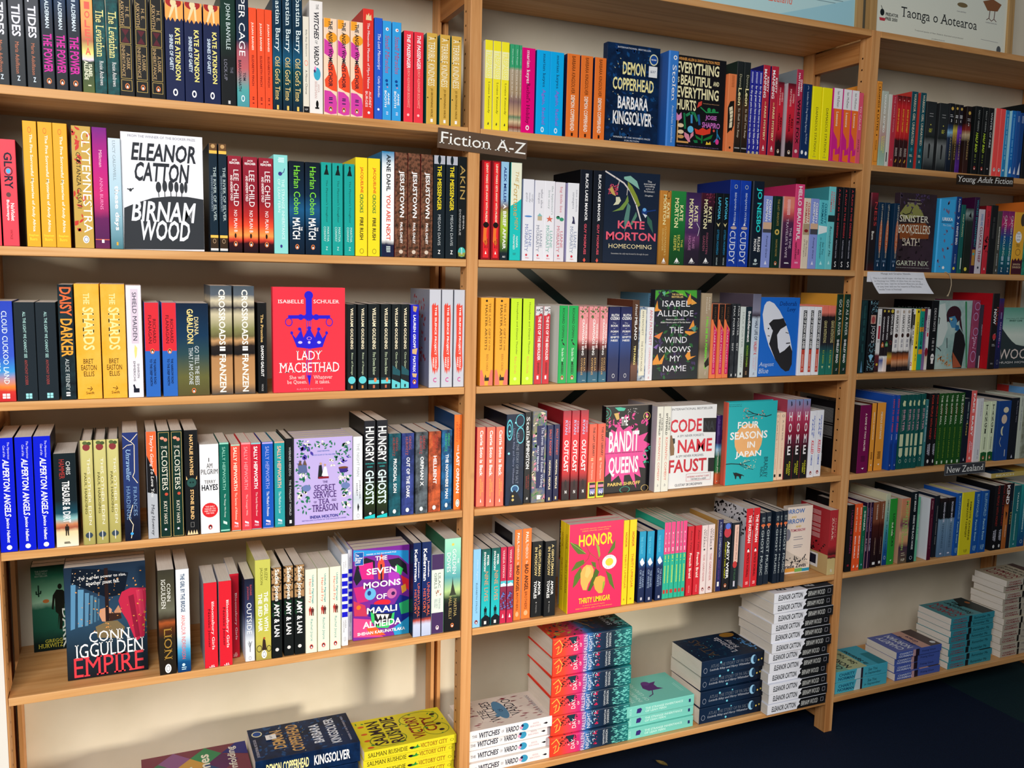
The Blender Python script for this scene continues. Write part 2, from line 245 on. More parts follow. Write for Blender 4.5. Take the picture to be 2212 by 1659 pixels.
SA3 ~ tall amber paperback with pale sideways title ~ n:f6b030:fcc050:14 ~  ~  ~ .153 ~ 0.0457 ~ .236 ~ -.089,.006,.0457,-.276;-.041,.006,.0457,-.276 ~  ~ t:THE:fde8a0:.08:.176:.36:.6:sb|t:SHARDS:fde8a0:.201:.574:.3:.76:sb|h:BRET:3a2a10:.65:.692:.28:.68|h:EASTON:3a2a10:.703:.749:.18:.8|h:ELLIS:3a2a10:.759:.803:.28:.7|l:4a3010:1.2:.4,.908 .56,.913|l:4a3010:1.0:.54,.893 .6,.913 .5,.932|h:Swift:5a3a14:.937:.96:.34:.68 ~  ~ 
SA3 ~ lilac white paperback with banner and gold feather ~ eeeaf4 ~  ~  ~ .153 ~ 0.0291 ~ .234 ~ .007,.006,.0291,-.276 ~  ~ r:e0d2e4:.032:.516:.3:.78|t:SHIELD MAIDEN:1c2038:.061:.489:.4:.68|p:fbe48a:.5,.526 .65,.555 .6,.624 .5,.653 .45,.585|t:SHARON:334:.697:.825:.62:.76|t:EMMERICHS:334:.675:.855:.36:.5|r:1c2030:.919:.957:.34:.72|p:1c2030:.3,.889 .4,.881 .5,.919 .36,.921 ~  ~ 
SA3 ~ short red over blue paperback ~ 2f6ac4 ~  ~  ~ .128 ~ 0.0286 ~ .199 ~ .041,.006,.0285,-.276;.075,.006,.0287,-.276 ~  ~ r:e0303c:-.005:.512:0:1|t:RICHARD:2a1018:.175:.428:.56:.78|t:FLANAGAN:2a1018:.134:.431:.26:.48|t:THE NARROW ROAD:101c40:.596:.866:.56:.72:b|t:TO THE DEEP NORTH:101c40:.596:.884:.3:.46:b|k:.515 ~  ~ 
SA3 ~ thick navy to olive paperback with gold name ~ g:10233c@0:143654@.35:2c4a50@.55:66663a@.8:5a5432 ~  ~  ~ .128 ~ 0.0643 ~ .198 ~ .104,.006,.0643,-.276 ~  ~ t:DIANA:fce8a8:.149:.349:.55:.68:s|t:GABALDON:fce090:.062:.437:.32:.52:sb|t:GO TELL THE BEES:dde6ea:.461:.887:.55:.68:s|t:THAT I AM GONE:dde6ea:.478:.881:.36:.49:s|k:.947 ~  ~ 
SA3 ~ tall desert photo paperback with white capitals ~ g:4a5660@0:5a6470@.08:d8cdb0@.14:3a3a40@.2:d2c8a8@.26:8a8a5a@.4:6a6440@.46:c89a6a@.5:2a2220@.55:1c1a1c@.63:b8885a@.66:c0905e@.9:4a4a48 ~  ~  ~ .153 ~ 0.0438 ~ .236 ~ .173,.006,.0443,-.276;.221,.006,.0433,-.276 ~  ~ t:CROSSROADS:fffcf0:.033:.54:.38:.68:b|r:fff:.556:.57:.4:.66|r:fff:.576:.596:.4:.66|t:FRANZEN:fffcf0:.627:.979:.38:.68:b ~  ~ 
SA3 ~ narrow black paperback with gold then white lettering ~ 16181a ~  ~  ~ .128 ~ 0.0193 ~ .2 ~ .271,.006,.0193,-.276 ~  ~ t:The Promise:e0bc78:.128:.435:.32:.62:sb|t:DAMON GALGUT:fff:.472:.815:.32:.64:b|t:VINTAGE:bbb:.898:.977:.36:.56 ~  ~ 
SA3 ~ slim black paperback with round aqua disc ~ 161e22 ~  ~  ~ .128 ~ 0.0207 ~ .198 ~ .47,.006,.0204,-.276;.495,.006,.0211,-.276 ~  ~ t:WILLIAM GOLDING:fff0d0:.042:.52:.36:.66:sb|t:Rites of Passage:cdb:.561:.823:.4:.66:s|d:62cfd8:.883:.5:.42|r:c84:.946:.981:.4:.6 ~  ~ 
SA3 ~ slim black paperback with aqua band and orange blotch ~ 161e22 ~  ~  ~ .128 ~ 0.0251 ~ .199 ~ .519,.006,.0265,-.276;.549,.006,.0237,-.276 ~  ~ t:WILLIAM GOLDING:fff0d0:.042:.525:.36:.66:sb|t:Fire Down Below:cdb:.561:.83:.4:.66:s|r:17404a:.861:.89:0:1|r:62cfd8:.89:.933:0:1|e:e08a5a:.861:.916:.5:.75|r:c86a4a:.948:.984:.42:.6 ~  ~ 
SA3 ~ slim black paperback with slanted aqua foot ~ 161e22 ~  ~  ~ .128 ~ 0.0209 ~ .199 ~ .575,.006,.0212,-.276;.597,.006,.0206,-.276 ~  ~ t:WILLIAM GOLDING:fff0d0:.04:.528:.36:.66:sb|t:Close Quarters:cdb:.564:.807:.4:.66:s|p:1f5560:.1,.722 1,.787 1,.846 .1,.826|p:62cfd8:0,.885 1,.93 1,.995 0,.995|r:16343a:.946:.982:.42:.62 ~  ~ 
SA3 ~ bright blue paperback with gold feathers ~ 1c22c0 ~  ~  ~ .128 ~ 0.0197 ~ .198 ~ .621,.006,.0197,-.276 ~  ~ p:c8a070:.25,.013 .8,.025 .6,.09 .3,.077|t:LAUREN GROFF:fff:.122:.518:.3:.62:b|p:d8b480:.2,.531 .85,.518 .7,.596 .2,.583|t:MATRIX:fff:.616:.808:.3:.62:b|p:d8b480:.2,.819 .8,.825 .7,.871 .3,.865|k:.924 ~  ~ 
SA3 ~ pale grey paperback with red brush stroke ~ cdd0dc ~ 8c909e ~  ~ .153 ~ 0.0278 ~ .234 ~ .667,.006,.0283,-.276;.698,.006,.0278,-.276;.729,.006,.0274,-.276 ~  ~ p:ea4a3a:.2,.162 .35,.134 .4,.162 .5,.129 .56,.167 .75,.151 .8,.272 .78,.605 .84,.784 .7,.852 .62,.807 .5,.868 .42,.818 .34,.857 .28,.796 .16,.672 .24,.494|t:THE SILENCE PROJECT:fff:.175:.667:.42:.64:b|t:CAROLE:fff:.686:.807:.54:.68:b|t:HAILEY:fff:.693:.798:.32:.46:b|h:C:d6399a:.899:.947:.38:.66:b ~ s:a01018:.052:.829:.1:.8:60 ~ 
SA4 ~ electric blue paperback with white slanted title ~ 0d1fd8 ~ 14102c ~  ~ .153 ~ 0.0308 ~ .235 ~ -.24,.002,.0301,-.584;-.207,.002,.0308,-.584;-.174,.002,.0309,-.584 ~  ~ t:The Mysterious:e4e4ff:.037:.187:.62:.78:i|t:Case of the:e4e4ff:.066:.166:.4:.54:i|t:ALPERTON ANGELS:fff:.185:.689:.34:.72:bi|t:Janice Hallett:fff:.694:.919:.36:.6:bi|d:fff:.961:.52:.16 ~  ~ 
SA4 ~ squat desert horizon paperback with lone walker ~ g:18242a@0:18242a@.5:1a4a5c@.64:8ac0c4@.7:d08a60@.76:a85a44@.8:efd8a8@.84:f4ecd8 ~  ~  ~ .128 ~ 0.0410 ~ .197 ~ -.139,.002,.0410,-.584 ~  ~ t:CHRIS:eee:.085:.227:.55:.74|t:HAMMER:b83a34:.062:.269:.24:.48|t:TREASURE & DIRT:fff:.295:.74:.34:.68:b|m:2a2420:.758:.882:.5|q:554:.947:.971:.35:.65 ~  ~ 
SA4H ~ olive hardback with dark red flower ~ g:d2cc86@0:c4bc74@.5:b8b068@.8:a8a05c ~ 1a2426 ~  ~ .153 ~ 0.0231 ~ .222 ~ -.089,.002,.0231,-.584;-.064,.002,.0234,-.584;-.039,.002,.0226,-.584 ~  ~ e:8a3a3e:.031:.098:.2:.8|e:5a6a3e:.007:.041:.2:.6|e:4a5a34:.013:.046:.55:.9|t:THIS OTHER EDEN:f6f2dc:.17:.814:.52:.76:s|t:PAUL HARDING:4a4420:.305:.701:.26:.44:s|e:3a4a5a:.88:.936:.2:.8|r:eee:.872:.962:.48:.54 ~  ~ 
SA4 ~ navy paperback with cream lightning cracks ~ g:2a3a78@0:283a70@.55:1a2038@.8:14182a ~  ~  ~ .153 ~ 0.0306 ~ .234 ~ -.009,.002,.0306,-.584 ~  ~ l:f6e6c8:1.4:0,.025 .25,.055 .5,.085 .95,.015|l:f6e6c8:1.4:.55,.085 .75,.115 .72,.366 .6,.406 .9,.467|l:f6e6c8:1.4:0,.145 .3,.115 .6,.11|l:f6e6c8:1.4:.55,.669 .3,.791 .55,.853 .4,.976|t:Unraveller:a8cdf0:.155:.446:.2:.5:si|t:FRANCES:7a9cc8:.497:.771:.6:.84:s|t:HARDINGE:7a9cc8:.489:.802:.16:.42:s|d:4ae:.935:.45:.1 ~  ~ 
SA4 ~ orange black and silver paperback with brush script ~ b4bac4 ~ 2a1a1a ~  ~ .153 ~ 0.0203 ~ .234 ~ .037,.003,.0203,-.584 ~  ~ r:ee6a3a:-.009:.339:0:1|p:ee6a3a:.3,.339 1,.339 1,.42|p:1a1a1e:0,.218 .3,.278 .9,.42 1,.482 1,.584 0,.563|t:They're Going To Love You:fff:.036:.614:.3:.7:si|t:Meg Howrey:2a2a34:.676:.974:.3:.66:si ~  ~ 
SA4 ~ dark green paperback with gold frame and butterfly ~ 12302a ~  ~  ~ .153 ~ 0.0238 ~ .234 ~ .06,.002,.0242,-.584;.086,.002,.0233,-.584 ~  ~ f:dcb66a:.013:.994:.06:.94|e:e09a80:.053:.081:.2:.55|e:d88a74:.066:.1:.5:.8|h:THE:f2ecdc:.142:.162:.24:.76:s|t:CLOISTERS:f2ecdc:.178:.552:.3:.76:s|d:c8503c:.591:.62:.14|t:KATY HAYS:f2ecdc:.655:.871:.38:.66:s|d:dde:.923:.5:.1 ~  ~ 
SA4 ~ black paperback with green horned mask ~ 191b1e ~  ~  ~ .153 ~ 0.0277 ~ .233 ~ .113,.002,.0277,-.584 ~  ~ t:NATALIE HAYNES:f8c888:.044:.428:.38:.64:b|e:2c5450:.452:.542:.15:.85|p:f8c888:.1,.433 .2,.464 .1,.469|p:f8c888:.9,.433 .8,.464 .9,.469|d:142a2a:.495:.4:.07|d:142a2a:.495:.6:.07|t:STONE BLIND:f8c888:.563:.85:.38:.64:b|f:8a8a8a:.876:.923:.36:.62|p:fbd9a8:.1,.995 .2,.95 .3,.992 .4,.95 .5,.992 .6,.95 .7,.992 .8,.95 .9,.995 ~  ~ 
SA4 ~ plain white paperback with round red sticker ~ f2f2f6 ~  ~  ~ .128 ~ 0.0393 ~ .2 ~ .144,.002,.0393,-.584 ~  ~ h:I:1c2028:.151:.196:.46:.5|h:AM:1c2028:.212:.266:.36:.66|h:PILGRIM:1c2028:.278:.334:.06:.94|h:TERRY:1c2028:.4:.437:.22:.82|h:HAYES:1c2028:.449:.516:.08:.94:b|d:dc2a30:.737:.5:.42|h:THE ONLY:fcc:.688:.706:.25:.75:b|h:THRILLER YOU:fcc:.714:.731:.2:.8:b|h:NEED TO READ:fcc:.738:.755:.2:.8:b|h:THIS YEAR:fcc:.763:.78:.28:.72:b|k:.928:c33 ~  ~ 
SA4 ~ deep green paperback with mint stripes ~ 14685a ~  ~  ~ .128 ~ 0.0201 ~ .202 ~ .185,.002,.0201,-.584 ~  ~ r:9adcc8:0:.019:0:1|r:9adcc8:.972:.987:0:1|t:SALLY HEPWORTH:9adcc8:.049:.524:.3:.62|t:The Things We Keep:d8f4ea:.57:.833:.38:.6:s|p:cfeee4:.3,.87 .7,.889 .7,.919 .3,.901 ~  ~ 
SA4 ~ coral paperback with cream author name ~ ee5040 ~  ~  ~ .128 ~ 0.0199 ~ .197 ~ .209,.002,.0199,-.584 ~  ~ r:9adcc8:.003:.019:0:1|r:9adcc8:.992:1.011:0:1|t:SALLY HEPWORTH:fbe8d8:.034:.532:.28:.66:b|t:The Secrets of Midwives:fbe8d8:.555:.872:.38:.62:s|h:PAN:fde:.933:.958:.3:.7|p:fde:.3,.891 .7,.907 .7,.929 .3,.912 ~  ~ 
SA4 ~ pinkish red paperback with rose author name ~ ee4650 ~  ~  ~ .128 ~ 0.0207 ~ .199 ~ .231,.002,.0207,-.584 ~  ~ r:f8a0a8:.001:.019:0:1|r:f8a0a8:.995:1.016:0:1|t:SALLY HEPWORTH:f8a8b0:.046:.531:.3:.66|t:The Younger Wife:f8d0d0:.591:.833:.4:.62:s|h:PAN:fde:.934:.959:.3:.7|p:fde:.3,.893 .7,.909 .7,.931 .3,.915 ~  ~ 
SA4 ~ crimson paperback with bold white author name ~ c8203a ~  ~  ~ .128 ~ 0.0214 ~ .198 ~ .252,.002,.0214,-.584 ~  ~ r:8ad0d8:.001:.018:0:1|r:8ad0d8:.993:1.015:0:1|t:SALLY HEPWORTH:fff:.043:.528:.28:.66:b|t:The Family Next Door:fdd:.57:.849:.38:.62:s|h:PAN:fde:.938:.963:.3:.7|p:fde:.3,.896 .7,.912 .7,.934 .3,.919 ~  ~ 
SA4 ~ cobalt paperback with lavender author name ~ 1a58c0 ~  ~  ~ .128 ~ 0.0240 ~ .198 ~ .276,.002,.0240,-.584 ~  ~ r:b8a8e8:.003:.021:0:1|r:b8a8e8:.992:1.008:0:1|t:SALLY HEPWORTH:a8b0f0:.05:.536:.3:.64|t:The Mother's Promise:fff:.571:.86:.38:.62:s|h:PAN:fde:.941:.967:.3:.7|p:fde:.3,.9 .7,.915 .7,.939 .3,.923 ~  ~ 
SA4 ~ turquoise paperback with peach author name ~ 2a9ca4 ~  ~  ~ .128 ~ 0.0223 ~ .198 ~ .303,.002,.0223,-.584 ~  ~ r:f0a890:.002:.018:0:1|r:f0a890:1.001:1.014:0:1|t:SALLY HEPWORTH:f4b8a0:.053:.537:.28:.66:b|t:The Mother In Law:d8f0ee:.582:.841:.38:.62:s|h:PAN:def:.943:.969:.3:.7|p:def:.3,.902 .7,.918 .7,.941 .3,.925 ~  ~ 
SA4H ~ slim black hardback with grey capitals ~ 15171c ~ 0e0f12 ~  ~ .128 ~ 0.0196 ~ .203 ~ .327,.002,.0196,-.584 ~  ~ t:WERNER HERZOG:c8ccd0:.095:.423:.4:.62|t:THE TWILIGHT WORLD:c8ccd0:.467:.877:.4:.62|r:eee:.93:.968:.4:.66 ~  ~ 
SA4 ~ white misty paperback with dark feather ~ g:f0f2f8@0:e8ecf4@.6:c8d4e0@.75:f0f2f6 ~  ~  ~ .128 ~ 0.0216 ~ .199 ~ .483,.002,.0216,-.584 ~  ~ t:THE NIGHT MAN:9aa4ae:.079:.476:.36:.66|t:JORN LIER:445:.522:.749:.6:.78|t:HORST:445:.561:.712:.3:.48|p:2a3034:.5,.798 .65,.844 .5,.904 .42,.844|o:99a:.926:.976:.38:.66 ~  ~ 
SA4 ~ charcoal paperback with giant white capitals ~ g:24262e@0:1c1e22@.6:2a4018@.75:16181c ~ 141416 ~  ~ .153 ~ 0.0262 ~ .235 ~ .509,.002,.0263,-.584;.539,.002,.0261,-.584 ~  ~ t:HUNGRY:f4f8f8:.061:.42:.1:.88:b|h:KEVIN JARED:3aa:.429:.447:.1:.9:b|h:HOSEIN:3aa:.46:.476:.25:.75:b|t:GHOSTS:d8f4f4:.503:.854:.1:.88:b|p:24c8cc:0,.98 1,.957 1,1.002 0,1.002|d:eee:.948:.55:.12 ~  ~ 
SA4 ~ dark teal slatted paperback with red author name ~ n:0f3540:1a6474:30 ~  ~  ~ .128 ~ 0.0289 ~ .201 ~ .569,.004,.0289,-.584 ~  ~ t:GREGG:a83a30:.048:.212:.58:.76|t:HURWITZ:a83a30:.052:.271:.3:.5|t:PRODIGAL SON:fff:.304:.716:.38:.66:b|e:dee:.916:.969:.34:.62 ~  ~ 
SA4 ~ indigo slatted paperback with red author name ~ n:1a2a5c:3a4a98:30 ~  ~  ~ .128 ~ 0.0306 ~ .2 ~ .601,.006,.0306,-.584 ~  ~ t:GREGG:b8604a:.038:.201:.58:.76|t:HURWITZ:b8604a:.046:.267:.3:.5|t:OUT OF THE DARK:fff:.294:.793:.38:.66:b|e:dee:.914:.968:.34:.62 ~  ~ 
SA4 ~ slate grey slatted paperback with red author name ~ n:20262c:6a7680:26 ~  ~  ~ .128 ~ 0.0305 ~ .201 ~ .636,.006,.0305,-.584 ~  ~ t:GREGG:b83a3a:.046:.208:.58:.76|t:HURWITZ:b83a3a:.052:.268:.3:.5|t:ORPHAN X:fff:.301:.66:.38:.66:b|e:dee:.916:.97:.34:.62 ~  ~ 
SA4 ~ orange brown slatted paperback with red author name ~ n:5a2018:e0683a:26 ~  ~  ~ .128 ~ 0.0309 ~ .2 ~ .67,.01,.0309,-.584 ~  ~ t:GREGG:c0342e:.047:.208:.58:.76|t:HURWITZ:c0342e:.053:.272:.3:.5|t:HELLBENT:fff:.302:.65:.38:.66:b|e:dee:.918:.973:.34:.62 ~  ~ 
SA4 ~ blue slatted paperback with green author name ~ n:0c2440:2074b4:26 ~  ~  ~ .128 ~ 0.0273 ~ .201 ~ .705,.016,.0273,-.584 ~  ~ t:GREGG:3ac060:.043:.198:.58:.76|t:HURWITZ:3ac060:.049:.268:.3:.5|t:THE NOWHERE MAN:fff:.303:.854:.38:.66:b|e:dee:.909:.968:.36:.62 ~  ~ 
SA4 ~ tall bright orange paperback with white title ~ f4762a ~ 123a66 ~  ~ .153 ~ 0.0201 ~ .238 ~ .736,.012,.0201,-.584 ~  ~ t:GREGG:c4401c:.099:.256:.56:.76:s|t:HURWITZ:c4401c:.076:.287:.24:.46:s|t:THE:fff:.316:.382:.4:.58|t:LAST ORPHAN:fff:.398:.825:.3:.7:b|e:f8f4ec:.891:.974:.28:.78|o:333:.904:.96:.38:.68 ~  ~ 
SA5 ~ grey gold battlefield paperback with thin gold title ~ g:3a382e@0:4a4838@.2:6a6a5a@.38:3a3024@.46:a8542a@.5:5a3018@.55:2a241c@.65:241e18 ~ 2a2420 ~  ~ .153 ~ 0.0337 ~ .238 ~ .052,.002,.0337,-.895 ~  ~ t:CONN:f4f4ee:.131:.302:.55:.76:s|t:IGGULDEN:f4f4ee:.087:.367:.2:.46:s|t:LION:a88238:.553:.858:.3:.78:s|e:fff:.901:.988:.32:.7|o:345:.917:.973:.4:.62 ~  ~ 
SA5 ~ white to blue paperback with thin red author name ~ g:e4ecf4@0:f4f8fb@.5:dceef8@.65:4aa8d8@.78:125088@.9:123a70 ~ 1a2034 ~  ~ .153 ~ 0.0273 ~ .236 ~ .089,.002,.0273,-.895 ~  ~ t:THE GIRL BY THE BRIDGE:1a4470:.045:.413:.34:.66:b|t:ARNALDUR INDRIDASON:e4585a:.443:.872:.34:.64|d:cef:.929:.45:.12|q:cef:.951:.988:.3:.7 ~  ~ 
SA5 ~ red paperback with white serif title ~ de2434 ~ c6c8d4 ~  ~ .128 ~ 0.0275 ~ .198 ~ .146,.002,.0280,-.895;.178,.002,.0271,-.895 ~  ~ t:Bloomsbury Girls:fff:.219:.788:.52:.78:s|t:Natalie Jenner:4a0c14:.303:.762:.26:.48:s|h:a&b:fff:.969:1.015:.3:.75:si ~  ~ 
SA5 ~ darker red paperback tucked behind its neighbours ~ c41f30 ~ c6c8d4 ~  ~ .128 ~ 0.0205 ~ .2 ~ .205,.038,.0205,-.895 ~  ~ t:Bloomsbury Girls:fdd:.225:.787:.5:.78:s|h:a&b:fcc:.938:.991:.3:.75:si ~  ~ 
SA5 ~ navy to snow paperback with winter tree ~ g:1c2034@0:2a3050@.25:3a4468@.45:8a98b4@.6:dde4ee@.75:e4e8f0 ~  ~  ~ .128 ~ 0.0212 ~ .195 ~ .234,.006,.0212,-.895 ~  ~ t:RAGNAR:c8545a:.072:.201:.55:.76|t:JONASSON:c8545a:.089:.248:.22:.44|t:OUTSIDE:fff:.287:.665:.2:.7|l:334:1.2:.5,.886 .5,.772|l:334:.8:.5,.839 .3,.772|l:334:.8:.5,.826 .7,.759|l:334:.8:.5,.799 .4,.752|o:99a:.94:.987:.36:.62 ~  ~ 
SA5 ~ lime green paperback with woman beside bicycle ~ g:c8c860@0:bcc050@.6:cac058@.8:a8984a ~  ~  ~ .153 ~ 0.0341 ~ .238 ~ .257,.002,.0341,-.895 ~  ~ t:BUZZY:5a5a20:.088:.209:.62:.8|t:JACKSON:5a5a20:.077:.247:.3:.5|t:THE GIRL WITH:fff:.318:.71:.56:.82:b|t:THE RED HAIR:fff:.334:.71:.18:.44:b|p:3a2a24:.5,.781 .62,.803 .7,.902 .4,.902 .45,.803|d:b0502a:.781:.55:.07|o:3a3a2a:.847:.918:.05:.4|o:3a3a2a:.858:.924:.7:1|e:fff:.902:.985:.36:.7|o:233:.915:.97:.44:.62 ~  ~ 
SA5 ~ brown feathered top black paperback ~ 14191a ~  ~  ~ .135 ~ 0.0229 ~ .216 ~ .293,.002,.0229,-.895;.321,.006,.0220,-.895;.345,.005,.0234,-.895 ~  ~ r:a8845c:-.018:.355:0:1|s:2a2018:-.008:.361:.02:.98:40|t:Sadie Jones:f4f4ec:.018:.37:.24:.76:b|s:1a5030:.385:.54:.05:.95:40|t:AMY & LAN:fff:.397:.763:.24:.76:b|d:ddd:.908:.5:.18 ~  ~ 
SA5 ~ cream paperback with tiny couple and oval logo ~ eeeed8 ~  ~  ~ .128 ~ 0.0262 ~ .203 ~ .37,.002,.0262,-.895;.398,.002,.0270,-.895;.427,.002,.0255,-.895 ~  ~ t:Unlikely Pilgrimage:2a9aa0:.072:.41:.55:.74:b|t:Harold Fry:d8544a:.117:.401:.26:.52|m:b83a34:.444:.551:.42|m:5a3030:.453:.557:.62|t:Rachel Joyce:2a9aa0:.596:.858:.38:.64|k:.927:d44 ~  ~ 
SA5H ~ slim white hardback with bright blue blocks ~ eef0f6 ~ c8d4e8 ~  ~ .153 ~ 0.0127 ~ .227 ~ .457,.014,.0158,-.895;.48,.042,.0096,-.895 ~  ~ t:HAN:889:.076:.147:.55:.75|t:KANG:889:.088:.176:.25:.45|r:1a1acc:.212:.259:.05:1|r:1a1acc:.294:.347:.05:1|r:1a1acc:.371:.432:.05:1|r:1a1acc:.459:.513:.05:1|r:1a1acc:.543:.596:.05:1|r:1a1acc:.629:.685:.05:1|t:GREEK:667:.715:.811:.55:.72|t:LESSONS:667:.725:.852:.26:.44|f:99a:.906:.948:.35:.65 ~  ~ 
SA5 ~ navy paperback with big white surname and snow foot ~ g:12285c@0:122a68@.5:141c3c@.7:1a2040@.8:b84a3a@.83:c8d0ec@.87:b8c4e4 ~ 141c34 ~  ~ .153 ~ 0.0219 ~ .239 ~ .631,.002,.0196,-.895;.653,.002,.0243,-.895 ~  ~ t:Kellerman:fff:.069:.408:.15:.52:b|t:Jonathan:eef:.198:.371:.58:.8:b|t:UNNATURAL:f2704a:.429:.79:.56:.84|t:HISTORY:f2704a:.493:.755:.16:.44 ~  ~ 
SA5 ~ purple and mint banded paperback ~ dceee0 ~ d8ead8 ~  ~ .128 ~ 0.0320 ~ .204 ~ .679,.005,.0320,-.895 ~  ~ r:46305e:-.012:.193:0:1|r:46305e:.736:1.007:0:1|t:LILAC:6a6a6a:.234:.426:.55:.74:s|t:GIRLS:6a6a6a:.234:.433:.24:.44:s|s:b8604a:.453:.522:.3:.75:14|t:MARTHA:99a:.557:.695:.6:.74:s|t:HALL KELLY:99a:.561:.681:.26:.5:s|k:.926:fde ~  ~ 
SA5 ~ thick mint to black paperback with iron tower ~ g:a8eacc@0:7ac8c0@.3:5aa8b0@.42:b8d890@.56:2a3a2a@.64:16181a@.7:14161a ~ 3a7a5a ~  ~ .153 ~ 0.0426 ~ .24 ~ .713,.005,.0426,-.895 ~  ~ d:e8d060:.065:.5:.08|t:THE:fff:.216:.269:.78:.88|t:GOLDEN:fff:.114:.38:.48:.7|t:DOVES:fff:.149:.356:.14:.36|p:3a4034:.5,.409 .54,.485 .66,.58 .74,.609 .3,.609 .38,.58 .47,.485|t:MARTHA:baa66a:.65:.84:.58:.76|t:HALL KELLY:baa66a:.621:.869:.28:.46|k:.935 ~  ~ 
SB1 ~ acid yellow paperback with pale scribbled title ~ fdf02c ~ e8e4e0 ~  ~ .128 ~ 0.0193 ~ .204 ~ .798,.006,.0189,.338;.819,.006,.0193,.338;.84,.006,.0194,.338 ~  ~ r:fdfbb8:.111:.423:0:1|t:TRESPASSES:fdf46a:.124:.416:.15:.85:b|t:Louise Kennedy:5a5420:.461:.82:.38:.68:s|p:443:.4,.944 .5,.913 .6,.929 .55,.949 ~  ~ 
SB1 ~ narrow green topped paperback with painted dusk scene ~ g:3aa874@0:3aa874@.26:b8a890@.3:b09878@.55:8a6a6a@.65:d0a880@.8:6a8a6a@.83:e0c8a0@.88:8a3a30@.95:c8b8a0 ~  ~  ~ .128 ~ 0.0109 ~ .202 ~ .862,.006,.0111,.338;.874,.006,.0109,.338;.886,.006,.0063,.338 ~  ~ t:Claire Keegan:d4f4e4:.052:.234:.35:.68:s|t:So Late in the Day:f4ece0:.286:.612:.3:.7:s ~  ~ 
SB1 ~ magenta paperback with white lowercase author ~ e8087c ~  ~  ~ .128 ~ 0.0344 ~ .198 ~ .893,.006,.0344,.338 ~  ~ t:marian keyes:fff:.026:.419:.28:.6:s|t:Rachel's Holiday:5a0a34:.409:.893:.3:.64:s|e:fff:.909:.966:.36:.62|e:e8087c:.922:.955:.42:.56 ~  ~ 
SB1 ~ cyan paperback with purple subtitle lettering ~ 0cb0f4 ~ 0a4a94 ~  ~ .128 ~ 0.0361 ~ .197 ~ .932,.006,.0356,.338;.968,.006,.0366,.338 ~  ~ t:marian keyes:143a60:.036:.432:.4:.66:s|t:Again, Rachel:9a5ad8:.454:.883:.38:.68:s|e:e4f6ff:.909:.975:.38:.62|e:0cb0f4:.923:.96:.44:.56 ~  ~ 
SB1 ~ orange paperback with black and white capitals ~ f07a30 ~ 12224e ~  ~ .128 ~ 0.0330 ~ .198 ~ 1.014,.006,.0346,.338;1.052,.006,.0330,.338;1.091,.006,.0317,.338 ~  ~ t:BARBARA KINGSOLVER:2a1408:.024:.475:.36:.64|t:DEMON COPPERHEAD:fff0e0:.494:.922:.34:.66:b|r:3a1c0c:.946:.986:.42:.58 ~  ~ 
SB1H ~ blue hardback with white spaced title ~ 3a80d4 ~ 1e58a8 ~  ~ .153 ~ 0.0307 ~ .239 ~ 1.305,.006,.0307,.338 ~  ~ d:fff:.069:.6:.18|d:3a80d4:.069:.6:.1|t:Stolen:fff:.146:.522:.36:.74:s|t:Ann-Helen Laestadius:cfe4fb:.565:.96:.44:.64:s ~  ~ 
SB1 ~ orange paperback with cream ribbed shell motif ~ ee8650 ~  ~  ~ .128 ~ 0.0258 ~ .202 ~ 1.496,.006,.0258,.338 ~  ~ p:1c1814:0,.434 .3,.351 .8,.339 .9,.767 .5,.719 .1,.767|p:f0e4c0:.2,.434 .6,.41 .7,.481 .65,.683 .3,.695 .35,.552|l:1c1814:1.2:.3,.481 .7,.457|l:1c1814:1.2:.3,.529 .7,.505|l:1c1814:1.2:.3,.576 .7,.552|l:1c1814:1.2:.3,.624 .7,.6|p:ee8650:.5,.767 1,.624 1,.886 .2,.886|q:c86a3a:.02:.173:.35:.7|d:2a1a10:.946:.5:.12 ~  ~ 
SB1 ~ black brown paperback with cream surname ~ g:22282a@0:20241f@.35:4a3424@.5:3a281c@.8:1a1a1a ~ 10241f ~  ~ .153 ~ 0.0209 ~ .237 ~ 1.522,.006,.0208,.338;1.545,.006,.0210,.338 ~  ~ t:Donna:c8c4a0:.139:.279:.4:.74|t:Leon:fbeeb0:.289:.48:.3:.8:b|t:So Shall You Reap:e0d4bc:.513:.835:.35:.72:s|r:aaa:.945:.957:.1:.9 ~  ~ 
SB1 ~ slim indigo paperback with white blackletter title ~ 24289a ~  ~  ~ .153 ~ 0.0135 ~ .219 ~ 1.566,.006,.0129,.338;1.58,.006,.0140,.338;1.594,.006,.0135,.338 ~  ~ q:c8ccf4:.02:.157:.3:.7|t:for thy great pain have mercy on my little pain:eef:.179:.885:.2:.8:sb|p:eef:.4,.94 .5,.896 .7,.907 .55,.946|d:c8c0a0:.985:.5:.3 ~  ~ 
SB1 ~ crimson paperback with stacked white author ~ c02a40 ~ 1c1a5a ~  ~ .153 ~ 0.0232 ~ .237 ~ 1.609,.006,.0227,.338;1.637,.006,.0238,.338 ~  ~ t:MANNING:fff:.046:.362:.12:.5:b|t:KIRSTY:fff:.127:.298:.58:.84:b|t:the:fd8:.403:.444:.4:.6:si|t:PARIS MYSTERY:fde8a8:.454:.838:.36:.66:b|p:fff:.5,.888 .65,.934 .35,.934|h:A&U:fff:.94:.955:.3:.7 ~  ~ 
